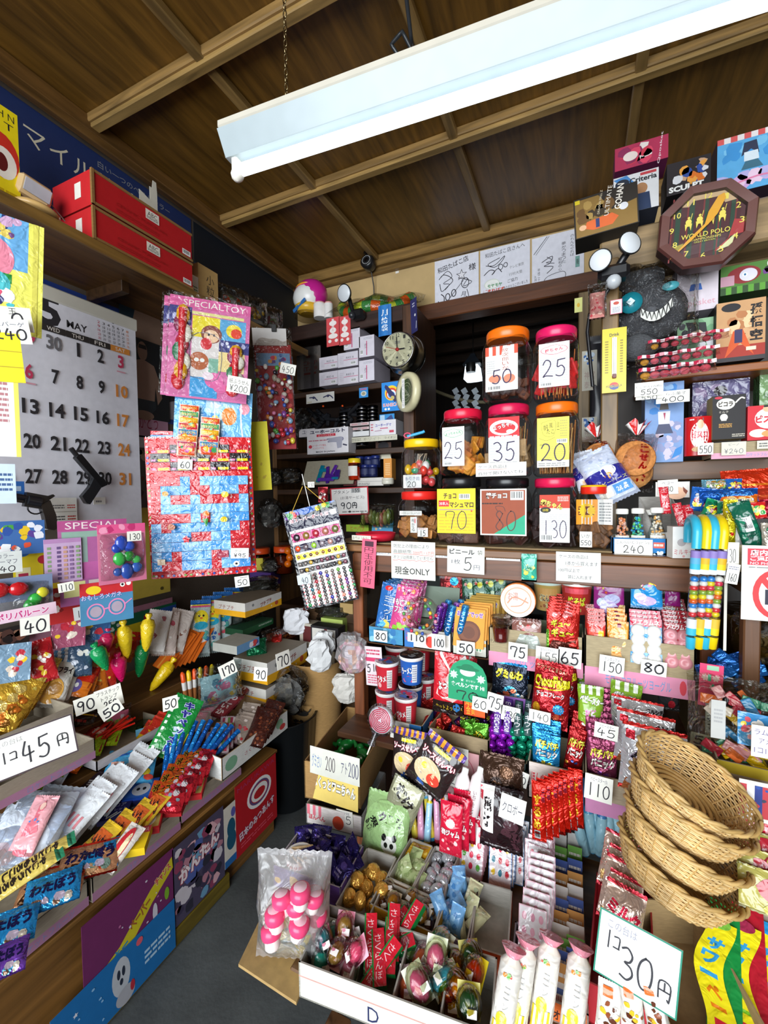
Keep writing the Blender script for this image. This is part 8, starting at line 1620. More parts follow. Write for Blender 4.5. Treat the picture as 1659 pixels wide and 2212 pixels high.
# milk biscuits box, sign, rolls, strips, wicker baskets
qt('red lined clear box of milk biscuit bags',(1268,2120),(1420,2195),(1285,1880),.43,.07,'b03038','a82028',m='l')
for i in range(5):pk(ORD[i]+' milk biscuit bag with red lettering from the front in the red lined box',1286+8*(i%2),2052-34*i,1378-8*(i%2),1956-30*i,.80+.035*i,'e4c8b8',[('t','ミルク',.5,.62,.8,.22,'e02848',-12,'f4e8e4',.06),('t','ボーロ',.66,.4,.4,.1,'e02848',-12,'f4e8e4',.05),('z',.05,.04,.95,.34,10,['d8a868','e8c890','b88850'],i,.08,.14)],.02,'f',tilt=34,roll=12,crimp='d83848',group='milk biscuit bags',name='biscuit_bag',cat='snack bag')
pk('large white sign with green border priced 30 yen',1280,2112,1462,2054,.66,'ecece8',[('f',.02,'188068'),('t','この台は',.3,.84,.36,.14,'889'),('n','1コ',.2,.6,.2,.26,INK,.02),('n','30',.5,.38,.44,.46,INK,.026),('n','円',.84,.3,.2,.3,INK,.02)],.0015,'p',yaw=-8,tilt=14,roll=5,kind='sheet',name='price_sign',cat='price sign')
for i,(px,py)in enumerate(((1110,2230),(1165,2222),(1232,2250),(1078,2255))):
  b=B('g');b.tube([(0,0,-.005),(0,0,.004),(0,0,.01),(0,0,.1),(0,0,.108),(0,0,.12)],[.019,.016,.018,.018,.010,.02],['d88898','e8b8c0','e8e4dc','e0d8cc','d88898'],'g',14)
  art(b,[('k',.0,.0,1,.3,7,['e8d030','f0ece0']),('e',.5,.34,.3,.1,'e8d838'),('z',.2,.84,.8,.92,5,['e88838','68a848','e06050'],i,.06,.12),('v','コーン',.6,.6,.3,.3,'b8b8b8')],.03,.1,lambda x,z,h:Vector((.018*math.sin(x/.018),-(.0188+h)*math.cos(x/.018),z)),'g',.008)
  put(tag(obj('corn_roll',b),['second','third','rightmost','leftmost'][i]+' white wrapped corn snack roll with yellow chick at the bottom edge','snack roll','white corn snack rolls'),PZ(px,py,.40),-6,30,4)
for i in range(3):pk(['left','middle','right'][i]+' brown and white chocolate corn bag under the 30 yen sign',1284+58*i,2222,1340+58*i,2142,.66-.0*i,'d8d4cc',[('z',.05,.1,.95,.7,14,['5a2c18','e8b830','8a4828','f0ece4'],i,.08,.16),('r',.2,.76,.6,.92,'d86828')],.02,roll=4-8*i,group='chocolate corn bags',name='corn_bag',cat='snack bag')
qt('kraft carton holding the long sour gummy strips',(1480,2300),(1720,2330),(1490,1975),.43,.06,'a08458','a88c60',Hb=.085)
for i in range(5):
  c=['1a8a40','b82030','a89888','5a2870','1a8a40'][i];W=.04;H=.19;f_=lambda x,z:.010*math.sin(z*42+1)
  b=B('g');b.box((.012,.006,H*.52),(W*1.15,.004,H*1.04),c,'g',.001)
  S_=lambda x,z,h:Vector((x+f_(x,z),-.001-h,z))
  b.grid(lambda u,v:S_((u-.5)*W,v*H*.86,0),4,16,'f0e020','g')
  art(b,[('v','サワー',.5,.62,.6,.42,'38a0d8',0,None,.05),('v','ペー',.5,.3,.5,.22,['e88018','78b828'][i%2],0,None,.05),('r',.25,.02,.75,.16,'d02838'),('e',.4,.98,.4,.06,['88c848','a83050','2898d8','9860b0','d8d040'][i])],W,H*.86,S_,'g',.01)
  put(tag(obj('sour_gummy_strip',b),ORD[i]+' long wavy yellow sour gummy strip from the left in the kraft carton','gummy strip','long sour gummy strips'),PZ(1545+60*i,2245+10*i,.40),-6,62,6)
def basket():
  t=thing('wicker_basket','x','basket');R,H=.118,.062;rn=random.Random(1)
  prof=lambda v:R*(.74+.26*v**.7)
  b=B('wk');n=72
  for k in range(15):
    v=k/14;ph=k%2
    b.tube([((prof(v)+.0022*math.sin(i*PI*28/36+ph*PI))*math.cos(2*PI*i/n),(prof(v)+.0022*math.sin(i*PI*28/36+ph*PI))*.86*math.sin(2*PI*i/n),.004+H*v)for i in range(n)],.0021,['dcb87c','cca468','e4c48c'][k%3],'wk',5,loop=True)
  for k in range(6):
    q=R*.74*(k+.5)/6;b.tube([(q*math.cos(2*PI*i/36),q*.86*math.sin(2*PI*i/36),.002)for i in range(36)],.0048,'c8a060','wk',5,loop=True)
  obj('woven_bowl',b,t)
  b=B('wk')
  for k in range(28):
    a=2*PI*k/28;b.tube([(prof(v)*math.cos(a),prof(v)*.86*math.sin(a),.004+H*v)for v in(0,.3,.6,1)],.0022,'c09858','wk',5)
  obj('stakes',b,t)
  b=B('wk')
  for j in range(2):b.tube([((R*1.02+.004*math.cos(i*.9+j*PI))*math.cos(2*PI*i/72),(R*1.02+.004*math.cos(i*.9+j*PI))*.86*math.sin(2*PI*i/72),H+.006+.004*math.sin(i*.9+j*PI))for i in range(72)],.0042,['c8a468','b89458'][j],'wk',6,loop=True)
  obj('braided_rim',b,t);return t
series(basket(),[(PY(1440,1915,.86),-12,8,18,.78),(PY(1450,1850,.87),-10,8,20,.78),(PY(1460,1785,.88),-8,6,21,.78),(PY(1466,1722,.89),-10,-8,27,.78)],'{} of the four stacked wicker baskets','wicker baskets',['lowest','second from the bottom','third from the bottom','topmost'])
# ================================================================ left counter: open cartons and heaps of sweets
def ctX(label,x0,y0,x1,y1,X,H,dep,out='9c9080',strip='a87898',inn='a89c88',els=None,Hb=None):
  """carton whose front rim on the plane X runs between two pixels"""
  a=PX(x0,y0,X);c=PX(x1,y1,X);z=(a.z+c.z)/2
  return put(tag(obj('open_carton',tray(c.y-a.y,dep,H,out,inn,els,strip=strip,Hb=Hb)),label,'carton'),Vector((X-dep/2,(a.y+c.y)/2,z-H)),90)
rk=[('t','ロケットフルーツ',.6,.18,.5,.24,'7888b8')]
ctX('grey carton with pink strip, nearest on the low left counter',-60,2100,190,1902,-1.03,.058,.22,els=rk);ctX('grey carton with pink strip, middle of the low left counter',198,1900,389,1747,-1.03,.058,.22,els=rk);ctX('grey carton with pink strip, third along the low left counter',392,1745,520,1628,-1.03,.058,.22,els=rk)
ctX('white carton with green frog and red print at the end of the left counter',478,1608,622,1560,-1.0,.07,.2,'d8d8d4',None,'b09068',[('e',.12,.5,.08,.3,'78a888'),('e',.85,.6,.06,.25,'88b090'),('e',.9,.35,.05,.15,'c84040'),('t','さくらんぼの詩',.5,.45,.4,.2,'b86070')],Hb=.09)
ctX('grey carton on the upper step behind the 45 yen sign',-40,1720,205,1595,-1.24,.055,.3,els=rk);ctX('long white-fronted carton along the upper step',208,1640,372,1560,-1.24,.03,.25,'b8b4b8',None);ctX('grey carton of potato snacks at the left end of the upper step',-60,1620,160,1520,-1.30,.07,.2,'a89c8c',None)
ctX('brown carton of pink and white packs on the upper step',345,1560,500,1505,-1.26,.03,.28,'8a7048','7a6040')
def LZ(px,py,z,xl=-1.43):
  p=PZ(px,py,z)
  return PX(px,py,xl)if p.x<xl else p
def lay(label,px,py,w,h,z,col,els,yaw=60,tilt=72,roll=0,T=.018,m='g',name='candy_packet',cat='candy packet',n=1,st=(0,0,0),grp=None,kind='bag',words=None,crimp=None,side=None):
  p=LZ(px,py,z);k=(p-Vector((0,0,CAMZ))).dot(FW)/F;W,H=w*k,h*k
  mk=bag(W,H,T,col,els,m,int(px),crimp=crimp)if kind=='bag' else(carton(W,H,T,col,els,m,side)if kind=='box' else sheet(W,H,col,els,T,m))
  o=tag(obj(name,mk),label,cat);c=RR(yaw,tilt,roll)@Vector((0,0,H/2))
  if n==1:return put(o,p-Vector((c.x,c.y,0)),yaw,tilt,roll)
  rn=random.Random(int(px))
  return series(o,[(p-Vector((c.x,c.y,0))+Vector(st)*i,yaw+rn.uniform(-4,4),tilt+rn.uniform(-3,3),roll+rn.uniform(-4,4))for i in range(n)],label,grp or name,words)
zl=.375
ws=[('t','わたぼう',.5,.58,.8,.34,'201c50',0,None,.05),('z',.05,.05,.95,.35,8,['d8c8e0','58b8e8','f0e8d8','8a6a58'],3,.06,.12)]
lay('{} bright blue wafer packet from the near end of the nearest carton',12,2020,110,80,.385,'2898e0',ws,55,72,0,n=3,st=(.0,.085,.006),grp='bright blue wafer packets',m='f')
lay('violet wafer packet at the lower left border',10,2085,80,70,zl,'7848b8',ws,55,n=1,m='f')
lay('{} brown and orange wafer packet from the near end behind the blue ones',112,1925,120,80,.385,'c89068',ws[:1]+[('z',.05,.05,.95,.4,10,['d84828','4a2818','e8b888','88a898'],4,.06,.12)],52,70,6,n=2,st=(.02,.07,.01),grp='brown and orange wafer packets',m='f',crimp='d83020')
lay('{} long yellow corn snack pack from the near end at the left border',50,1915,36,150,.40,'d8c060',[('v','やきとうもろこし',.5,.45,.6,.7,'28201c',0,None,.06),('r',0,.9,1,1,'2a7a58')],20,70,40,n=2,st=(-.02,.035,.01),grp='long yellow corn snack packs')
lay('{} orange and yellow square snack pack from the near end of the middle carton',165,1870,48,92,.385,'e8c030',[('r',.12,.15,.88,.78,'e06828'),('t','わたとも',.5,.46,.7,.4,'281c20',20,None,.05)],30,66,30,n=5,st=(.008,.045,.003),grp='orange and yellow square snack packs')
for i in range(9):lay(ORD[i]+' milky clear sweet bag from the near end with red net print',150+16*i,1800-13*i+8*(i%2),62,120,.40+.006*(i%3),'e4e8ec',[('k',.1,.35,.9,.55,8,['e89098',None]),('z',.1,.02,.9,.3,6,[['3a9858','d84838'][i%2],'e8e0c8'],i,.08,.16)],25,58,24,.014,'g',grp='milky clear sweet bags')
lay('red and white fish-shaped sweet pack at the middle carton front',265,1850,40,90,.385,'d8d0c8',[('e',.5,.5,.3,.42,'c02830'),('e',.62,.5,.14,.3,'e8d8b0')],30,60,25)
for i in range(10):lay(ORD[i]+' clear crinkled bag of pale sweets from the near end at the left border',22+20*(i%5),1850-16*i,120,110,.41+.006*(i%4),'d8e2f0',[('z',.2,.05,.8,.4,5,['e8a8b0','c8d0e0'],i,.08,.16)],40,55,10+6*(i%3),.02,'g' if i%3 else 'h',grp='clear bags of pale sweets')
lay('pink doll-shaped candy figure in a clear bag at the left border',75,1815,50,110,.43,'e8a8b0',[('p',[(.2,0),(.3,.5),(.45,.6),(.4,.8),(.55,.9),(.68,.8),(.6,.6),(.8,.4),(.7,0)],'d87080'),('e',.55,.8,.1,.07,'f0c8b8'),('z',.3,.5,.8,.6,3,['4888d0'],1,.04,.06)],40,50,12)
lay('{} black and white cat-print snack bag from the near end',192,1725,80,76,.40,'40303a',[('r',0,0,1,.4,'e0e0ec'),('t','チョコ',.5,.66,.7,.22,'e8e4e8',0,None,.04),('o',.5,.24,.2,.12,.02,'383048'),('z',.05,.02,.95,.1,7,['c03858'],3,.015,.02)],40,56,14,n=4,st=(-.01,.065,.0),grp='black and white snack bags')
lay('{} dark navy candy box from the near end',250,1755,52,60,.385,'22205c',[('t','ココア',.5,.7,.6,.16,'c8c8e0'),('t','シガレット',.5,.5,.8,.14,'c8c8e0'),('l',[(.3,.1),(.6,.35)],.05,'d8d8c8'),('l',[(.45,.1),(.75,.35)],.05,'d8d8c8')],42,84,4,.014,'p','candy_box','candy box',2,(0,.075,0),'navy candy boxes','box',side='181648')
toonb=lambda c,e:[('r',.05,.1,.95,.9,e)]+[('e',.5,.48,.3,.32,'e8e8ec'),('e',.4,.5,.06,.08,BLK),('e',.6,.5,.06,.08,BLK),('t','ミント',.5,.88,.5,.14,'e8e060')]
lay('{} red candy box with a white dog-like face from the near end',322,1778,54,58,.385,'d02028',toonb(0,'c8b060'),42,84,4,.016,'p','candy_box','candy box',3,(0,.07,0),'red cartoon candy boxes','box',side='b81820')
lay('bright blue candy box with a white face behind the navy boxes',306,1712,60,56,.39,'2060d0',toonb(0,'3a78d8'),42,84,4,.016,'p','candy_box','candy box',kind='box',side='1848b0')
lay('yellow candy box with red strip at the front of the middle carton',287,1822,62,58,.39,'f0cc10',[('r',0,.7,1,1,'d84050'),('t','MARUKAWA',.5,.84,.9,.2,'f0d0d0'),('t','ペパーミント',.45,.5,.6,.2,'b05818'),('l',[(.4,.1),(.7,.4)],.06,'f0f0e8')],42,84,4,.02,'p','candy_box','candy box',kind='box',side='e0bc10')
lay('light blue cartoon snack bag lying on the carton edge',283,1672,96,74,.44,'48a8dc',[('l',[(0,.7),(.5,.9),(1,.85)],.04,'1858b0'),('e',.55,.4,.18,.2,'c8e4f4'),('e',.5,.44,.04,.05,BLK),('e',.6,.44,.04,.05,BLK),('r',.1,.4,.35,.6,'e8b0a0'),('e',.82,.3,.1,.1,'e8d030'),('e',.9,.15,.1,.08,'d84838')],70,60,26)
lay('{} yellow snack bag with red top from the near end below the cabbage bag',305,1640,44,104,.42,'e8b818',[('r',0,.68,1,1,'c83020'),('z',.1,.3,.9,.8,8,['e8d8b8','d8a868'],3,.07,.14),('e',.6,.12,.18,.1,'c83048')],45,50,28,n=5,st=(.004,.022,.004),grp='yellow snack bags with red top')
lay('tall green cabbage snack bag with dotted edge and navy letters',382,1612,62,124,.46,'148838',[('v','キャベツ太郎',.62,.5,.34,.84,'282890',0,'c8d8f0',.05),('p',[(.6,0),(.5,.2),(1,.45),(1,0)],'e8b020'),('e',.8,.14,.16,.08,'f0e8d0')]+[('r',.08,.08+.1*k,.17,.13+.1*k,'e8f4e8')for k in range(9)],50,34,30)
for i in range(10):
  b=B('f');L=.17;b.tube([(0,0,0),(0,0,.006),(0,0,L-.01),(0,0,L)],[.009,.008,.0075,.009],['1870c8','2890e0','1a60b8'][i%3],'f',7)
  put(tag(obj('blue_candy_stick',b),ORD[i]+' shiny blue foil stick of the fan leaning over the third carton','candy stick','blue foil sticks'),PZ(352+8*i,1692-2*i,.41)+Vector((0,0,.004*(i%3))),62,40,16+5*i)
lay('{} red popping cola bag with black lettering from the near end',362,1735,76,66,.40,'d82838',[('r',0,.45,.55,1,'e06020'),('t','ポップ',.3,.72,.5,.3,'201410',0,'e8c030',.05),('z',.4,.05,.98,.9,12,['a8c8d8','e84868','f0e8f0','8a1828'],4,.06,.12)],50,62,20,n=5,st=(-.006,.03,.006),grp='red popping cola bags',m='f')
lay('{} pink gum box from the near end in the third carton',440,1648,56,44,.40,'e8c8b8',[('t','さくら',.5,.8,.6,.2,'703058'),('z',.1,.1,.9,.6,6,['e88aa8','d8688a'],3,.06,.1),('r',0,0,1,.12,'8a3868'),('b',.7,.1,.95,.3)],50,80,4,.012,'p','gum_box','candy box',7,(-.004,.032,.004),'pink gum boxes','box',side='6a2858')
# boxes and bags at the end of the counter
lay('{} dark brown chocolate bead strip from the near end in the frog carton',562,1592,44,80,.42,'3c1a14',[('z',.05,.05,.95,.95,24,['5a2c20','7a4028'],3,.05,.09)],40,62,24,n=4,st=(-.004,.022,.004),grp='chocolate bead strips',m='g');lay('{} clear bag of cherry sweets from the near end in the frog carton',520,1592,40,62,.42,'a8988c',[('z',.1,.1,.9,.9,10,['c83038','e8d8d0','d86068'],3,.06,.12)],40,56,20,n=5,st=(-.006,.018,.002),grp='clear bags of cherry sweets')
bw=[('p',[(0,0),(0,.42),(.5,.34),(1,.5),(1,0)],'e8a810'),('t','プチプチ',.55,.6,.32,.3,'8a3020',8,None,.03),('e',.85,.3,.05,.16,'b84828'),('e',.2,.7,.03,.1,'888'),('s',.7,.2,.02,.5,5,'f0e8c8')]
for lab,x0,yb,x1,yt,X in(('lower of the two stacked white and yellow snack cartons',575,1525,660,1455,-1.10),('upper of the two stacked white and yellow snack cartons',578,1480,663,1385,-1.10),('white and yellow snack carton higher up under the lottery sheet',530,1335,608,1272,-1.25)):
  a=PX(x0,yb,X);c=PX(x1,yb-(yb-yt)*.62,X)
  a2=PX(x0,yb-(yb-yt)*.5,X);W=c.y-a.y;H=a2.z-a.z
  o=tag(obj('snack_carton',carton(W,H,.17,'dcd8d4',bw,'p','d0ccc4',top='8a7c68',sels=[('r',0,0,1,.4,'e8a810'),('t','プチプチ',.4,.6,.5,.3,'8a3020')])),lab,'carton')
  put(o,Vector((X-.085,(a.y+c.y)/2,a.z)),90)
pc_=lambda s,px,py,d,w,h,where,yaw=60,roll=0,th=.07,tilt=10:free('white price card with %s %s'%(s,where),px,py,d,w*d/F,h*d/F,[hn(s,.5,.46,.84,.62,th)],yaw,tilt,roll)
pc_('90',563,1456,1.36,32,28,'on the end of the stacked snack cartons',10);pc_('70',612,1425,1.38,38,34,'on the side of the upper snack carton',80,0)
crumple('green_foil_pack','green and white foil pack lying in the upper snack carton',PX(556,1420,-1.2),.085,.075,.05,3,'147048','f',50,'candy pack',tilt=30,wr=.005);crumple('red_foil_pack','red foil pack beside the green one in the snack carton',PX(600,1400,-1.22),.05,.06,.04,5,'c82820','f',50,'candy pack',tilt=30,wr=.005)
t=crumple('brown_bead_bag','long shiny bag of brown and gold chocolate beads on the snack cartons',PX(612,1385,-1.24),.21,.07,.06,7,'e8dcd0','x',78,'candy bag',inner=['6a2c18','c87838','d8a060','3a1810'],tilt=20,wr=.004)
cartonX('dark green carton edge under the brown bead bag',525,1375,590,1335,-1.3,.1,'1a5a30',[('x',.5,.5,.95,.8,2,'c8d8c8')],'144828');cartonX('light blue open box with cartoon edge on the snack cartons',512,1415,560,1375,-1.16,.12,'6a9ac8',[('z',.5,.1,.98,.9,8,['e8e8f0','d84848','2848a0'],3,.06,.12)],'a8a8a0')
crumple('clear_bag','large crumpled clear bag between checkered sheet and snack cartons',PX(520,1400,-1.42),.26,.16,.12,8,'b8b8b4',inner=['6a6a64','7a7870','8a8a84'],yaw=70);crumple('clear_bag','crumpled clear bag above the higher snack carton',PX(560,1290,-1.40),.22,.10,.1,11,'b8b8b4',inner=['5a5a58','7a7a74'],yaw=70)
# chick bags, orange straws, tube candies, net carrots, clear bin
for i in range(4):lay(ORD[i]+' clear bag with a yellow chick and striped header from the near end',434+24*i,1415-9*i,42,120,.56,'b8c8c8',[('k',0,.9,1,.92,1,['e8d020']),('r',0,.92,1,1,'2868b0'),('r',0,.87,1,.9,'e05888'),('e',.5,.68,.34,.14,'f0dc30'),('e',.5,.55,.34,.07,'30a8c8'),('e',.4,.72,.05,.02,BLK),('e',.6,.72,.05,.02,BLK),('e',.5,.68,.07,.02,'e87828'),('z',.05,.05,.95,.5,10,['e8e8e8','3868a8','d85868','58a8a0'],i,.08,.16)],62,12,6,.03,grp='chick candy bags')
crumple('pale_capsule_bag','big clear bag of pale blue and white capsules under the chick bags',PZ(475,1520,.49),.17,.15,.09,14,'e0e8e8','x',62,'candy bag',inner=['a8c8d0','d8dcd8','5888a0','e8c858','c86888'],wr=.006);pc_('170',492,1446,1.18,36,28,'on the chick candy bags',62,-14)
lay('{} orange paper straw pack from the near end of the fan',372,1430,30,92,.58,'e87010',[('r',.3,0,.4,1,'f0a040'),('r',.7,0,.76,1,'c85808')],62,40,40,.006,n=7,st=(.002,.02,-.001),grp='orange paper straw packs',kind='sheet',m='p')
for i in range(6):
  b=B('l');b.tube([(0,0,0),(0,0,.055),(0,0,.056),(0,0,.085),(0,0,.086),(0,0,.115),(0,.006,.12)],[.008]*6+[.004],['a86838','a86838','e8e4e0','e8e4e0','f0c818' if i%2 else 'f05820','f0c818' if i%2 else 'f05820'],'l',12)
  put(tag(obj('candy_pen',b),ORD[i]+' capped candy tube from the near end in the clear bag, yellow or red top','candy tube','capped candy tubes'),LZ(404+9*i,1522-3*i,.50,-1.33),62,0,-6+3*i)
for i,(px,py,c,ro,nm)in enumerate(((300,1440,'128848',8,'tall green'),(275,1400,'e0c020',-4,'upright yellow'),(315,1385,'e8c828',6,'rear yellow'),(325,1470,'f0c818',40,'leaning yellow'),(263,1450,'e01868',-6,'crimson'),(232,1425,'109050',-20,'short green'),(222,1400,'c02050',10,'dark crimson'))):
  L=.12 if i<4 else .09;b=B('g');b.lathe([(.004,0),(.014,.02),(.021,L*.5),(.024,L*.75),(.018,L*.9),(.006,L*.95),(.012,L*1.04),(.010,L*1.1)],c,'g',14)
  for k in range(10):b.tube([((.011+.0014*k)*math.cos(a),(.011+.0014*k)*math.sin(a),.012+L*.075*k)for a in[q*PI/5 for q in range(10)]],.0008,c,'g',4,loop=True)
  put(tag(obj('net_candy_cone',b),nm+' net-wrapped cone of sweets in the heap under the toy glasses','candy cone','net-wrapped candy cones'),LZ(px,py+22,.52,-1.42+.02*(i%3)),60,0,ro)
t=put(thing('clear_candy_bin','green-tinted clear bin of candies with blue and purple stickers and lime rim','bin'),PZ(338,1600,.42),62,12)
b=B('j');b.lathe([(.045,0),(.06,.01),(.07,.07),(.072,.075)],'a8c8a0','j',26,sx=1.2);obj('bin_body',b,t)
b=B('l');b.lathe([(.062,.012),(.066,.02),(.068,.03)],'c8d820','l',26,sx=1.2);obj('lime_band',b,t)
b=B('sg');rn=random.Random(4)
for k in range(26):b.ball((rn.uniform(-.05,.05),rn.uniform(-.035,.035),rn.uniform(.02,.06)),.014,rn.choice(['208040','2898a8','602830','184830','2a6a48']),'sg',8)
tag(obj('candies',b,t),kind='stuff');o=obj('blue_sticker',sheet(.035,.04,'68b8e0',[('e',.35,.5,.1,.1,'3868b0'),('e',.65,.5,.1,.1,'3868b0'),('e',.5,.2,.3,.12,'c8e8f4')],.001),t);o.location=(-.05,-.068,.03);o=obj('purple_sticker',sheet(.03,.03,'9858b0',[('e',.5,.5,.3,.3,'b878c8')],.001,shape=[(.5+.5*math.cos(a*.63),.5+.5*math.sin(a*.63))for a in range(10)]),t);o.location=(.01,-.075,.045)
pc_('50',368,1519,1.06,30,28,'on the green-tinted bin',62)
for i in range(14):
  b=B('l');b.tube([(0,0,0),(0,0,.10)],.003,'e02818','l',7)
  put(tag(obj('red_straw',b),ORD[i]+' bright red plastic straw of the loose fan from the near end','straw','bright red plastic straws'),PZ(190+3*i,1600-2*(i%5),.525)+Vector((0,0,.003*(i%4))),62,78,38+5*(i%9))
crumple('pink_green_bag','clear bag of pink and green sweets behind the red straws',PZ(252,1578,.50),.09,.08,.06,6,'e8e8e8','x',62,'candy bag',inner=['e06890','68b858','e8d8e0','d8a848'],wr=.004)
lay('{} white striped potato snack bag from the near end',122,1512,60,110,.50,'d8d4cc',[('k',0,.86,1,1,9,['5888b0','e8e4e0']),('t','ポテトフライ',.5,.7,.9,.14,'1c1818',0,None,.05),('e',.5,.3,.36,.24,'d8a048'),('e',.6,.34,.2,.12,'a87838')],62,34,20,n=6,st=(-.012,.022,.002),grp='white striped potato snack bags')
lay('{} gold foil potato snack bag from the near end at the left border',12,1560,90,120,.50,'d8a838',[('k',0,.8,1,1,5,['b88810','f0d868','c89820']),('z',.1,.1,.9,.7,10,['e8c870','d87828','8a5a18','c84820'],3,.08,.16)],60,40,26,.02,'f',n=4,st=(-.01,.022,.012),grp='gold foil potato snack bags')
lay('{} red and orange cartoon snack bag from the near end of the long row',165,1492,60,70,.53,'c82818',[('r',0,0,1,.45,'e07820'),('e',.5,.3,.22,.2,'6a5a98'),('e',.44,.32,.06,.07,'e8e8e0'),('e',.56,.32,.06,.07,'e8e8e0'),('e',.6,.75,.2,.14,'d8c828')],62,46,20,n=9,st=(-.01,.028,.004),grp='red and orange cartoon snack bags')
lay('{} small black and red toy pack from the near end on the white-fronted carton',165,1560,70,36,.47,'281c18',[('r',0,.6,1,.7,'c8a020'),('x',.1,.1,.8,.4,1,'a82828')],66,60,20,n=2,st=(-.02,.03,0),grp='black and red packs')
lay('{} pink and white rabbit sweets pack from the near end of the brown carton',424,1565,44,60,.46,'d8c8c4',[('r',.1,.55,.9,.95,'e8a8b4'),('e',.5,.75,.2,.12,'e88098'),('e',.3,.3,.14,.14,'98c898'),('e',.7,.3,.14,.14,'e8b0b8')],48,72,18,.012,n=5,st=(-.008,.036,.0),grp='pink and white sweets packs');lay('{} dark red lettered biscuit pack from the near end of the brown carton',488,1532,34,76,.47,'6a1c24',[('r',.1,.1,.9,.9,'8a2830'),('v','のしいか',.5,.5,.5,.8,'e8dcd8',0,None,.04)],48,72,36,.012,n=3,st=(-.008,.036,.0),grp='dark red lettered packs')
lay('{} red, green and white snack pack in the grey carton under the 45 yen sign',60,1690,80,60,.50,'a82820',[('z',.1,.2,.6,.9,6,['e8e4e0','d84838'],3,.1,.2),('r',.7,0,1,1,'a8d020')],62,66,24,n=5,st=(.0,.05,.002),grp='red and green snack packs',m='f')
lay('bright orange snack bag at the far end of the grey upper carton',140,1650,80,46,.50,'e86818',[('z',.1,.1,.9,.9,8,['d84828','f0a040'],3,.1,.2)],62,60,36,m='f')
for s_,px,py,w_,h_,ro,wh in(('90',185,1522,40,34,-8,'on the upper step beside the potato bags'),('50',240,1534,42,26,-24,'below the plastic playing card note')):pc_(s_,px,py,1.12,w_,h_,wh,62,ro)
free('white card with black katakana and 250 on the upper step',236,1507,1.14,.06,.056,[('t','プラスチック',.5,.8,.86,.2,'222'),('t','トランプ',.5,.52,.6,.2,'222'),('n','250',.5,.22,.5,.28,INK,.04)],62,5,-8)
free('large white price sign with dark border reading 45 yen',73,1615,.98,.155,.088,[('f',.02,'3a2830'),('t','この台は',.25,.84,.3,.14,'999'),('n','1コ',.22,.5,.2,.26,INK,.018),('n','45',.52,.46,.36,.52,INK,.024),('n','円',.84,.44,.18,.32,INK,.018)],58,14,-8,name='price_sign',cat='price sign')
# pictures on the counter face
XF=CX+.014
def face(label,x0,y0,x1,y1,z0,z1,els,col,**k):
  a=PX(x0,y0,XF);c=PX(x1,y1,XF);W=c.y-a.y
  return put(tag(obj('poster',sheet(W,z1-z0,col,els,.0012,**k)),label,'poster'),Vector((XF+(.003 if x0==105 else 0),(a.y+c.y)/2,z0)),90)
face('purple poster with yellow scroll banner and colourful letters on the counter face',175,2000,374,1850,.075,.29,[('p',[(.02,.25),(.35,.4),(.7,.72),(.98,.9),(.99,.75),(.72,.55),(.4,.22),(.03,.08)],'c8b820'),('t','クッキー',.3,.31,.3,.14,'3888a8',24,None,.05),('t','ペーパー',.58,.56,.26,.13,'9a5a28',26,None,.05),('t','チャンス',.86,.78,.2,.1,'b83028',20,'d8c8a0',.04),('z',.05,.05,.95,.95,16,['d0c8d8','b86898'],3,.008,.016),('s',.3,.1,.1,.5,8,'a8b828'),('e',.75,.4,.03,.12,'c8c4d0'),('e',.9,.5,.03,.08,'78a828'),('e',.55,.24,.03,.1,'c8c4d0')],'6a2458')
face('blue poster with a plain white dog figure low on the counter face',105,2185,375,1960,.012,.15,[('e',.5,.55,.075,.34,'b8bcc4'),('e',.48,.62,.014,.09,'20283a'),('e',.52,.62,.014,.09,'20283a'),('e',.5,.46,.014,.06,'20283a'),('e',.53,.15,.08,.16,'a8a8b0'),('e',.59,.2,.02,.1,'b02838'),('s',.16,.7,.02,.5,5,'d8dce8'),('z',.05,.1,.4,.9,8,['88b8e0'],3,.008,.014),('e',.66,.86,.03,.07,'d85868'),('x',.7,.3,.95,.6,3,'a8c8e0')],'1468a8')
face('patchwork poster of small cartoon pictures with white outlined letters',372,1860,482,1755,.06,.285,[('z',.02,.02,.98,.98,60,['4a5a9a','b07888','38304a','c8c0c8','8a3a58','6a98b8','d8a8b0','2a2838'],3,.06,.13),('t','かんたん',.5,.62,.8,.18,'e8d8dc',12,'a03848',.05)],'484058')
face('red poster with a white ringed pig emblem at the end of the counter',508,1740,596,1660,.07,.31,[('o',.56,.64,.3,.2,.05,'e8e4e4'),('o',.56,.64,.24,.16,.03,'584878'),('e',.56,.64,.2,.12,'e4e0dc'),('e',.56,.63,.14,.07,'b01820'),('t','MARUKAWA',.5,.92,.9,.06,'a83058'),('t','日本のみつあんす',.5,.3,.86,.12,'e0c8d0',8,'702050',.04),('x',.1,.08,.9,.16,2,'d04858')],'b0101c')
face('narrow white and blue poster with a teal bear beside the red poster',483,1765,508,1740,.075,.27,[('r',0,0,1,.12,'2060a0'),('e',.6,.6,.35,.16,'14506a'),('e',.6,.4,.4,.16,'14506a'),('e',.8,.84,.2,.08,'5858a0')],'d4ccc0')
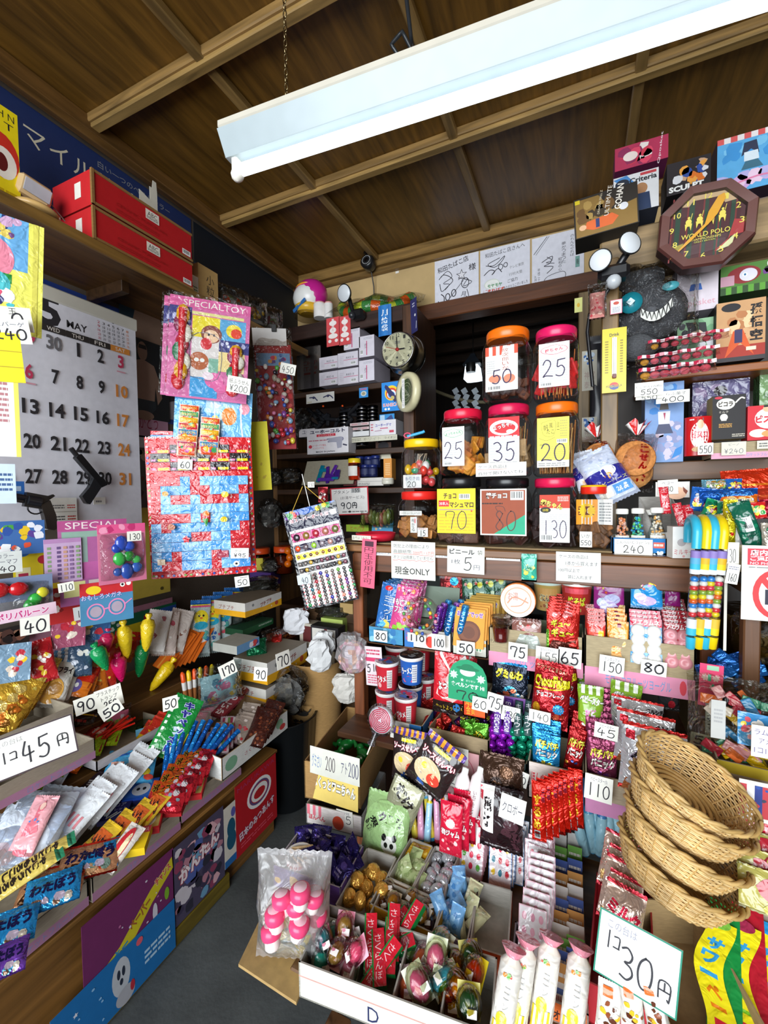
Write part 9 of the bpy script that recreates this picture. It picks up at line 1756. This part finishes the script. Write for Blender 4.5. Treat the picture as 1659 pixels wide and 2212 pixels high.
# ================================================================ between counter and cabinet
t=put(thing('black_bin','tall black round bin standing behind the end of the left counter','bin'),Vector((-1.10,1.42,0)))
b=B('l');b.lathe([(.09,0),(.10,.01),(.125,.36),(.13,.365),(.12,.365),(.1,.05)],'101214','l',28);obj('bin_body',b,t)
crumple('clear_bag','crumpled clear bag with white lump on top of the black bin',Vector((-1.09,1.41,.37)),.2,.19,.12,21,'c8c8c8',inner=['8a8a88','b8b4a8','9a9a98'],wr=.01)
p=PY(688,1640,1.62);p.z=0
t=put(thing('kraft_sack','tall kraft paper sack with a black cat emblem beside the cabinet','paper sack'),Vector((p.x+.02,1.56,0)),6)
b=B('cb');b.grid(lambda u,v:Vector((.125*math.cos(2*PI*u)*(1+.03*math.sin(v*9+u*12)),.10*math.sin(2*PI*u)*(1+.04*math.sin(v*7)),.55*v)),28,14,'a8824e','cb',wrap=True);b.box((0,0,.004),(.2,.16,.004),'a8824e','cb');obj('sack_body',b,t)
b=B('p');art(b,[('e',.5,.7,.3,.1,'1c1814'),('p',[(.3,.72),(.28,.86),(.4,.78)],'1c1814'),('l',[(.7,.72),(.85,.8),(.9,.88)],.05,'1c1814'),('f',.02,'8a6838'),('t','宅急便',.5,.34,.8,.26,'1c1814',0,None,.04)],.1,.12,lambda x,z,h:Vector((x,-.101-h-.004,.27+z)));obj('emblem',b,t)
t=crumple('pink_white_bag','white plastic bag with pink paper inside hanging on the cabinet post',PY(760,1452,1.22),.115,.13,.08,31,'eae6ea','h',0,inner=['f0a0b8','f4c0c8','e8e0e4','f0b890'],wr=.008)
crumple('white_paper_bag','folded white paper bag behind the hanging pink and white bag',PY(748,1518,1.34),.10,.11,.05,33,'c8c4bc','p',10,'paper bag',wr=.006)
back('pink-lettered white sign with 5 for 100 hanging at the cabinet post',792,1478,828,1400,1.225,[('x',.1,.78,.9,.95,2,'c04060'),('r',.05,.62,.95,.72,'c83060'),('n','5',.2,.44,.24,.2,INK,.05),('n','100',.66,.46,.5,.18,INK,.05),('x',.1,.05,.9,.3,4,'c86078')],'d8ccd0','notice_card','notice',roll=-3)
pb=[('white and orange paper heap',690,1450,.10,.13,'d8d8d8',1.45),('white crumpled tissue bundle',640,1370,.12,.12,'dcdce0',1.62),('white torn paper',700,1420,.09,.11,'e4e4e4',1.50)]
for i,(nm,px,py,w_,h_,c,Y)in enumerate(pb):crumple('paper_bundle',nm+' behind the snack cartons',PY(px,py,Y),w_,h_,.06,50+i,c,'p',20,'paper bundle',wr=.014)
for i,(x0,yb,x1,yt,Y,c,e,s_)in enumerate(((648,1400,722,1355,1.62,'c0b8a8',[('r',.1,.3,.4,.9,'5a1818'),('x',.5,.2,.9,.8,3,'999')],'a89c88'),(694,1375,740,1340,1.66,'b8cc68',[('r',.5,.1,.9,.8,'d8e0a8')],'a0b858'),(672,1400,730,1358,1.58,'1c181c',[('r',.05,.1,.9,.9,'d8d4cc'),('r',.5,.1,.6,.9,'7a1c24')],'141214'),(650,1352,722,1322,1.72,'d8ccc0',[('r',0,.85,1,1,'c83828')],'b8a898'),(690,1450,722,1385,1.6,'a89c88',[],'988c78'),(735,1345,762,1305,1.7,'b89860',[],'a08448'))):
  cartonY(ORD[i]+' of the flattened cartons and papers stacked left of the cabinet post',x0,yb,x1,yt,Y,.06,c,e,s_,'stacked_carton','carton','stacked cartons by the cabinet')
crumple('clear_bag','wide crumpled clear bag under the ball lottery sheet',PY(720,1345,1.72),.22,.09,.08,61,'b4b4b0',inner=['6a6a64','58564e'],wr=.012)
t=thing('storage_stack','dark wooden box holding the papers left of the cabinet','box');t.location=(-.95,1.68,0)
obj('box_body',B('wx').box((0,.12,.36),(.46,.2,.72),'4a3420','wx',.004),t)
# more heaped goods on the upper step and the dim spots of the shelves
for i,(px,py,c,e,nm)in enumerate(((92,1440,'b82028','e8c030','red foil'),(205,1470,'e07818','f0e060','orange'),(225,1455,'c02818','f0d848','scarlet'),(176,1425,'38506a','c8d0e0','slate blue'),(360,1380,'d8c8c0','c05868','pale pink-printed'),(340,1375,'e0dcd8','b06870','white rose-printed'),(385,1372,'dcd0c8','8a5848','cream'))):
  lay(nm+' snack bag standing at the back of the upper step',px,py+30,46,92,.56,c,[('z',.1,.12,.9,.88,10,[e,c,'f0ece4'],i,.07,.15)],62,20,-8+5*i)
for i,(px,py,c)in enumerate(((30,1470,'7a98b0'),(150,1395,'a0506a'),(205,1380,'305a8a'))):
  lay(['blue-grey','dusky pink','dark blue'][i]+' flat toy pack leaning on the poster wall',px,py,60,80,.60,c,[('z',.1,.1,.9,.9,8,['e8d8c8','c03040','f0c830'],i,.08,.16)],64,12,4,.006,kind='sheet')
lay('{} clear bag of striped rolled sweets from the near end of the third carton',470,1618,50,54,.43,'c8b0b8',[('k',.1,.1,.9,.9,7,['b03858','e8dce0','7a9858'])],50,60,10,n=4,st=(-.01,.03,.0),grp='striped rolled sweet bags')
for i,(px,py)in enumerate(((1085,1705),(1120,1700))):
  crumple('clear_bag',['left','right'][i]+' crumpled silvery bag behind the dark brown sugar bag',PY(px,py,1.05),.05,.045,.03,70+i,'d0d0d4','x',inner=['8a8a90','b0a8a0','4a3a34'])
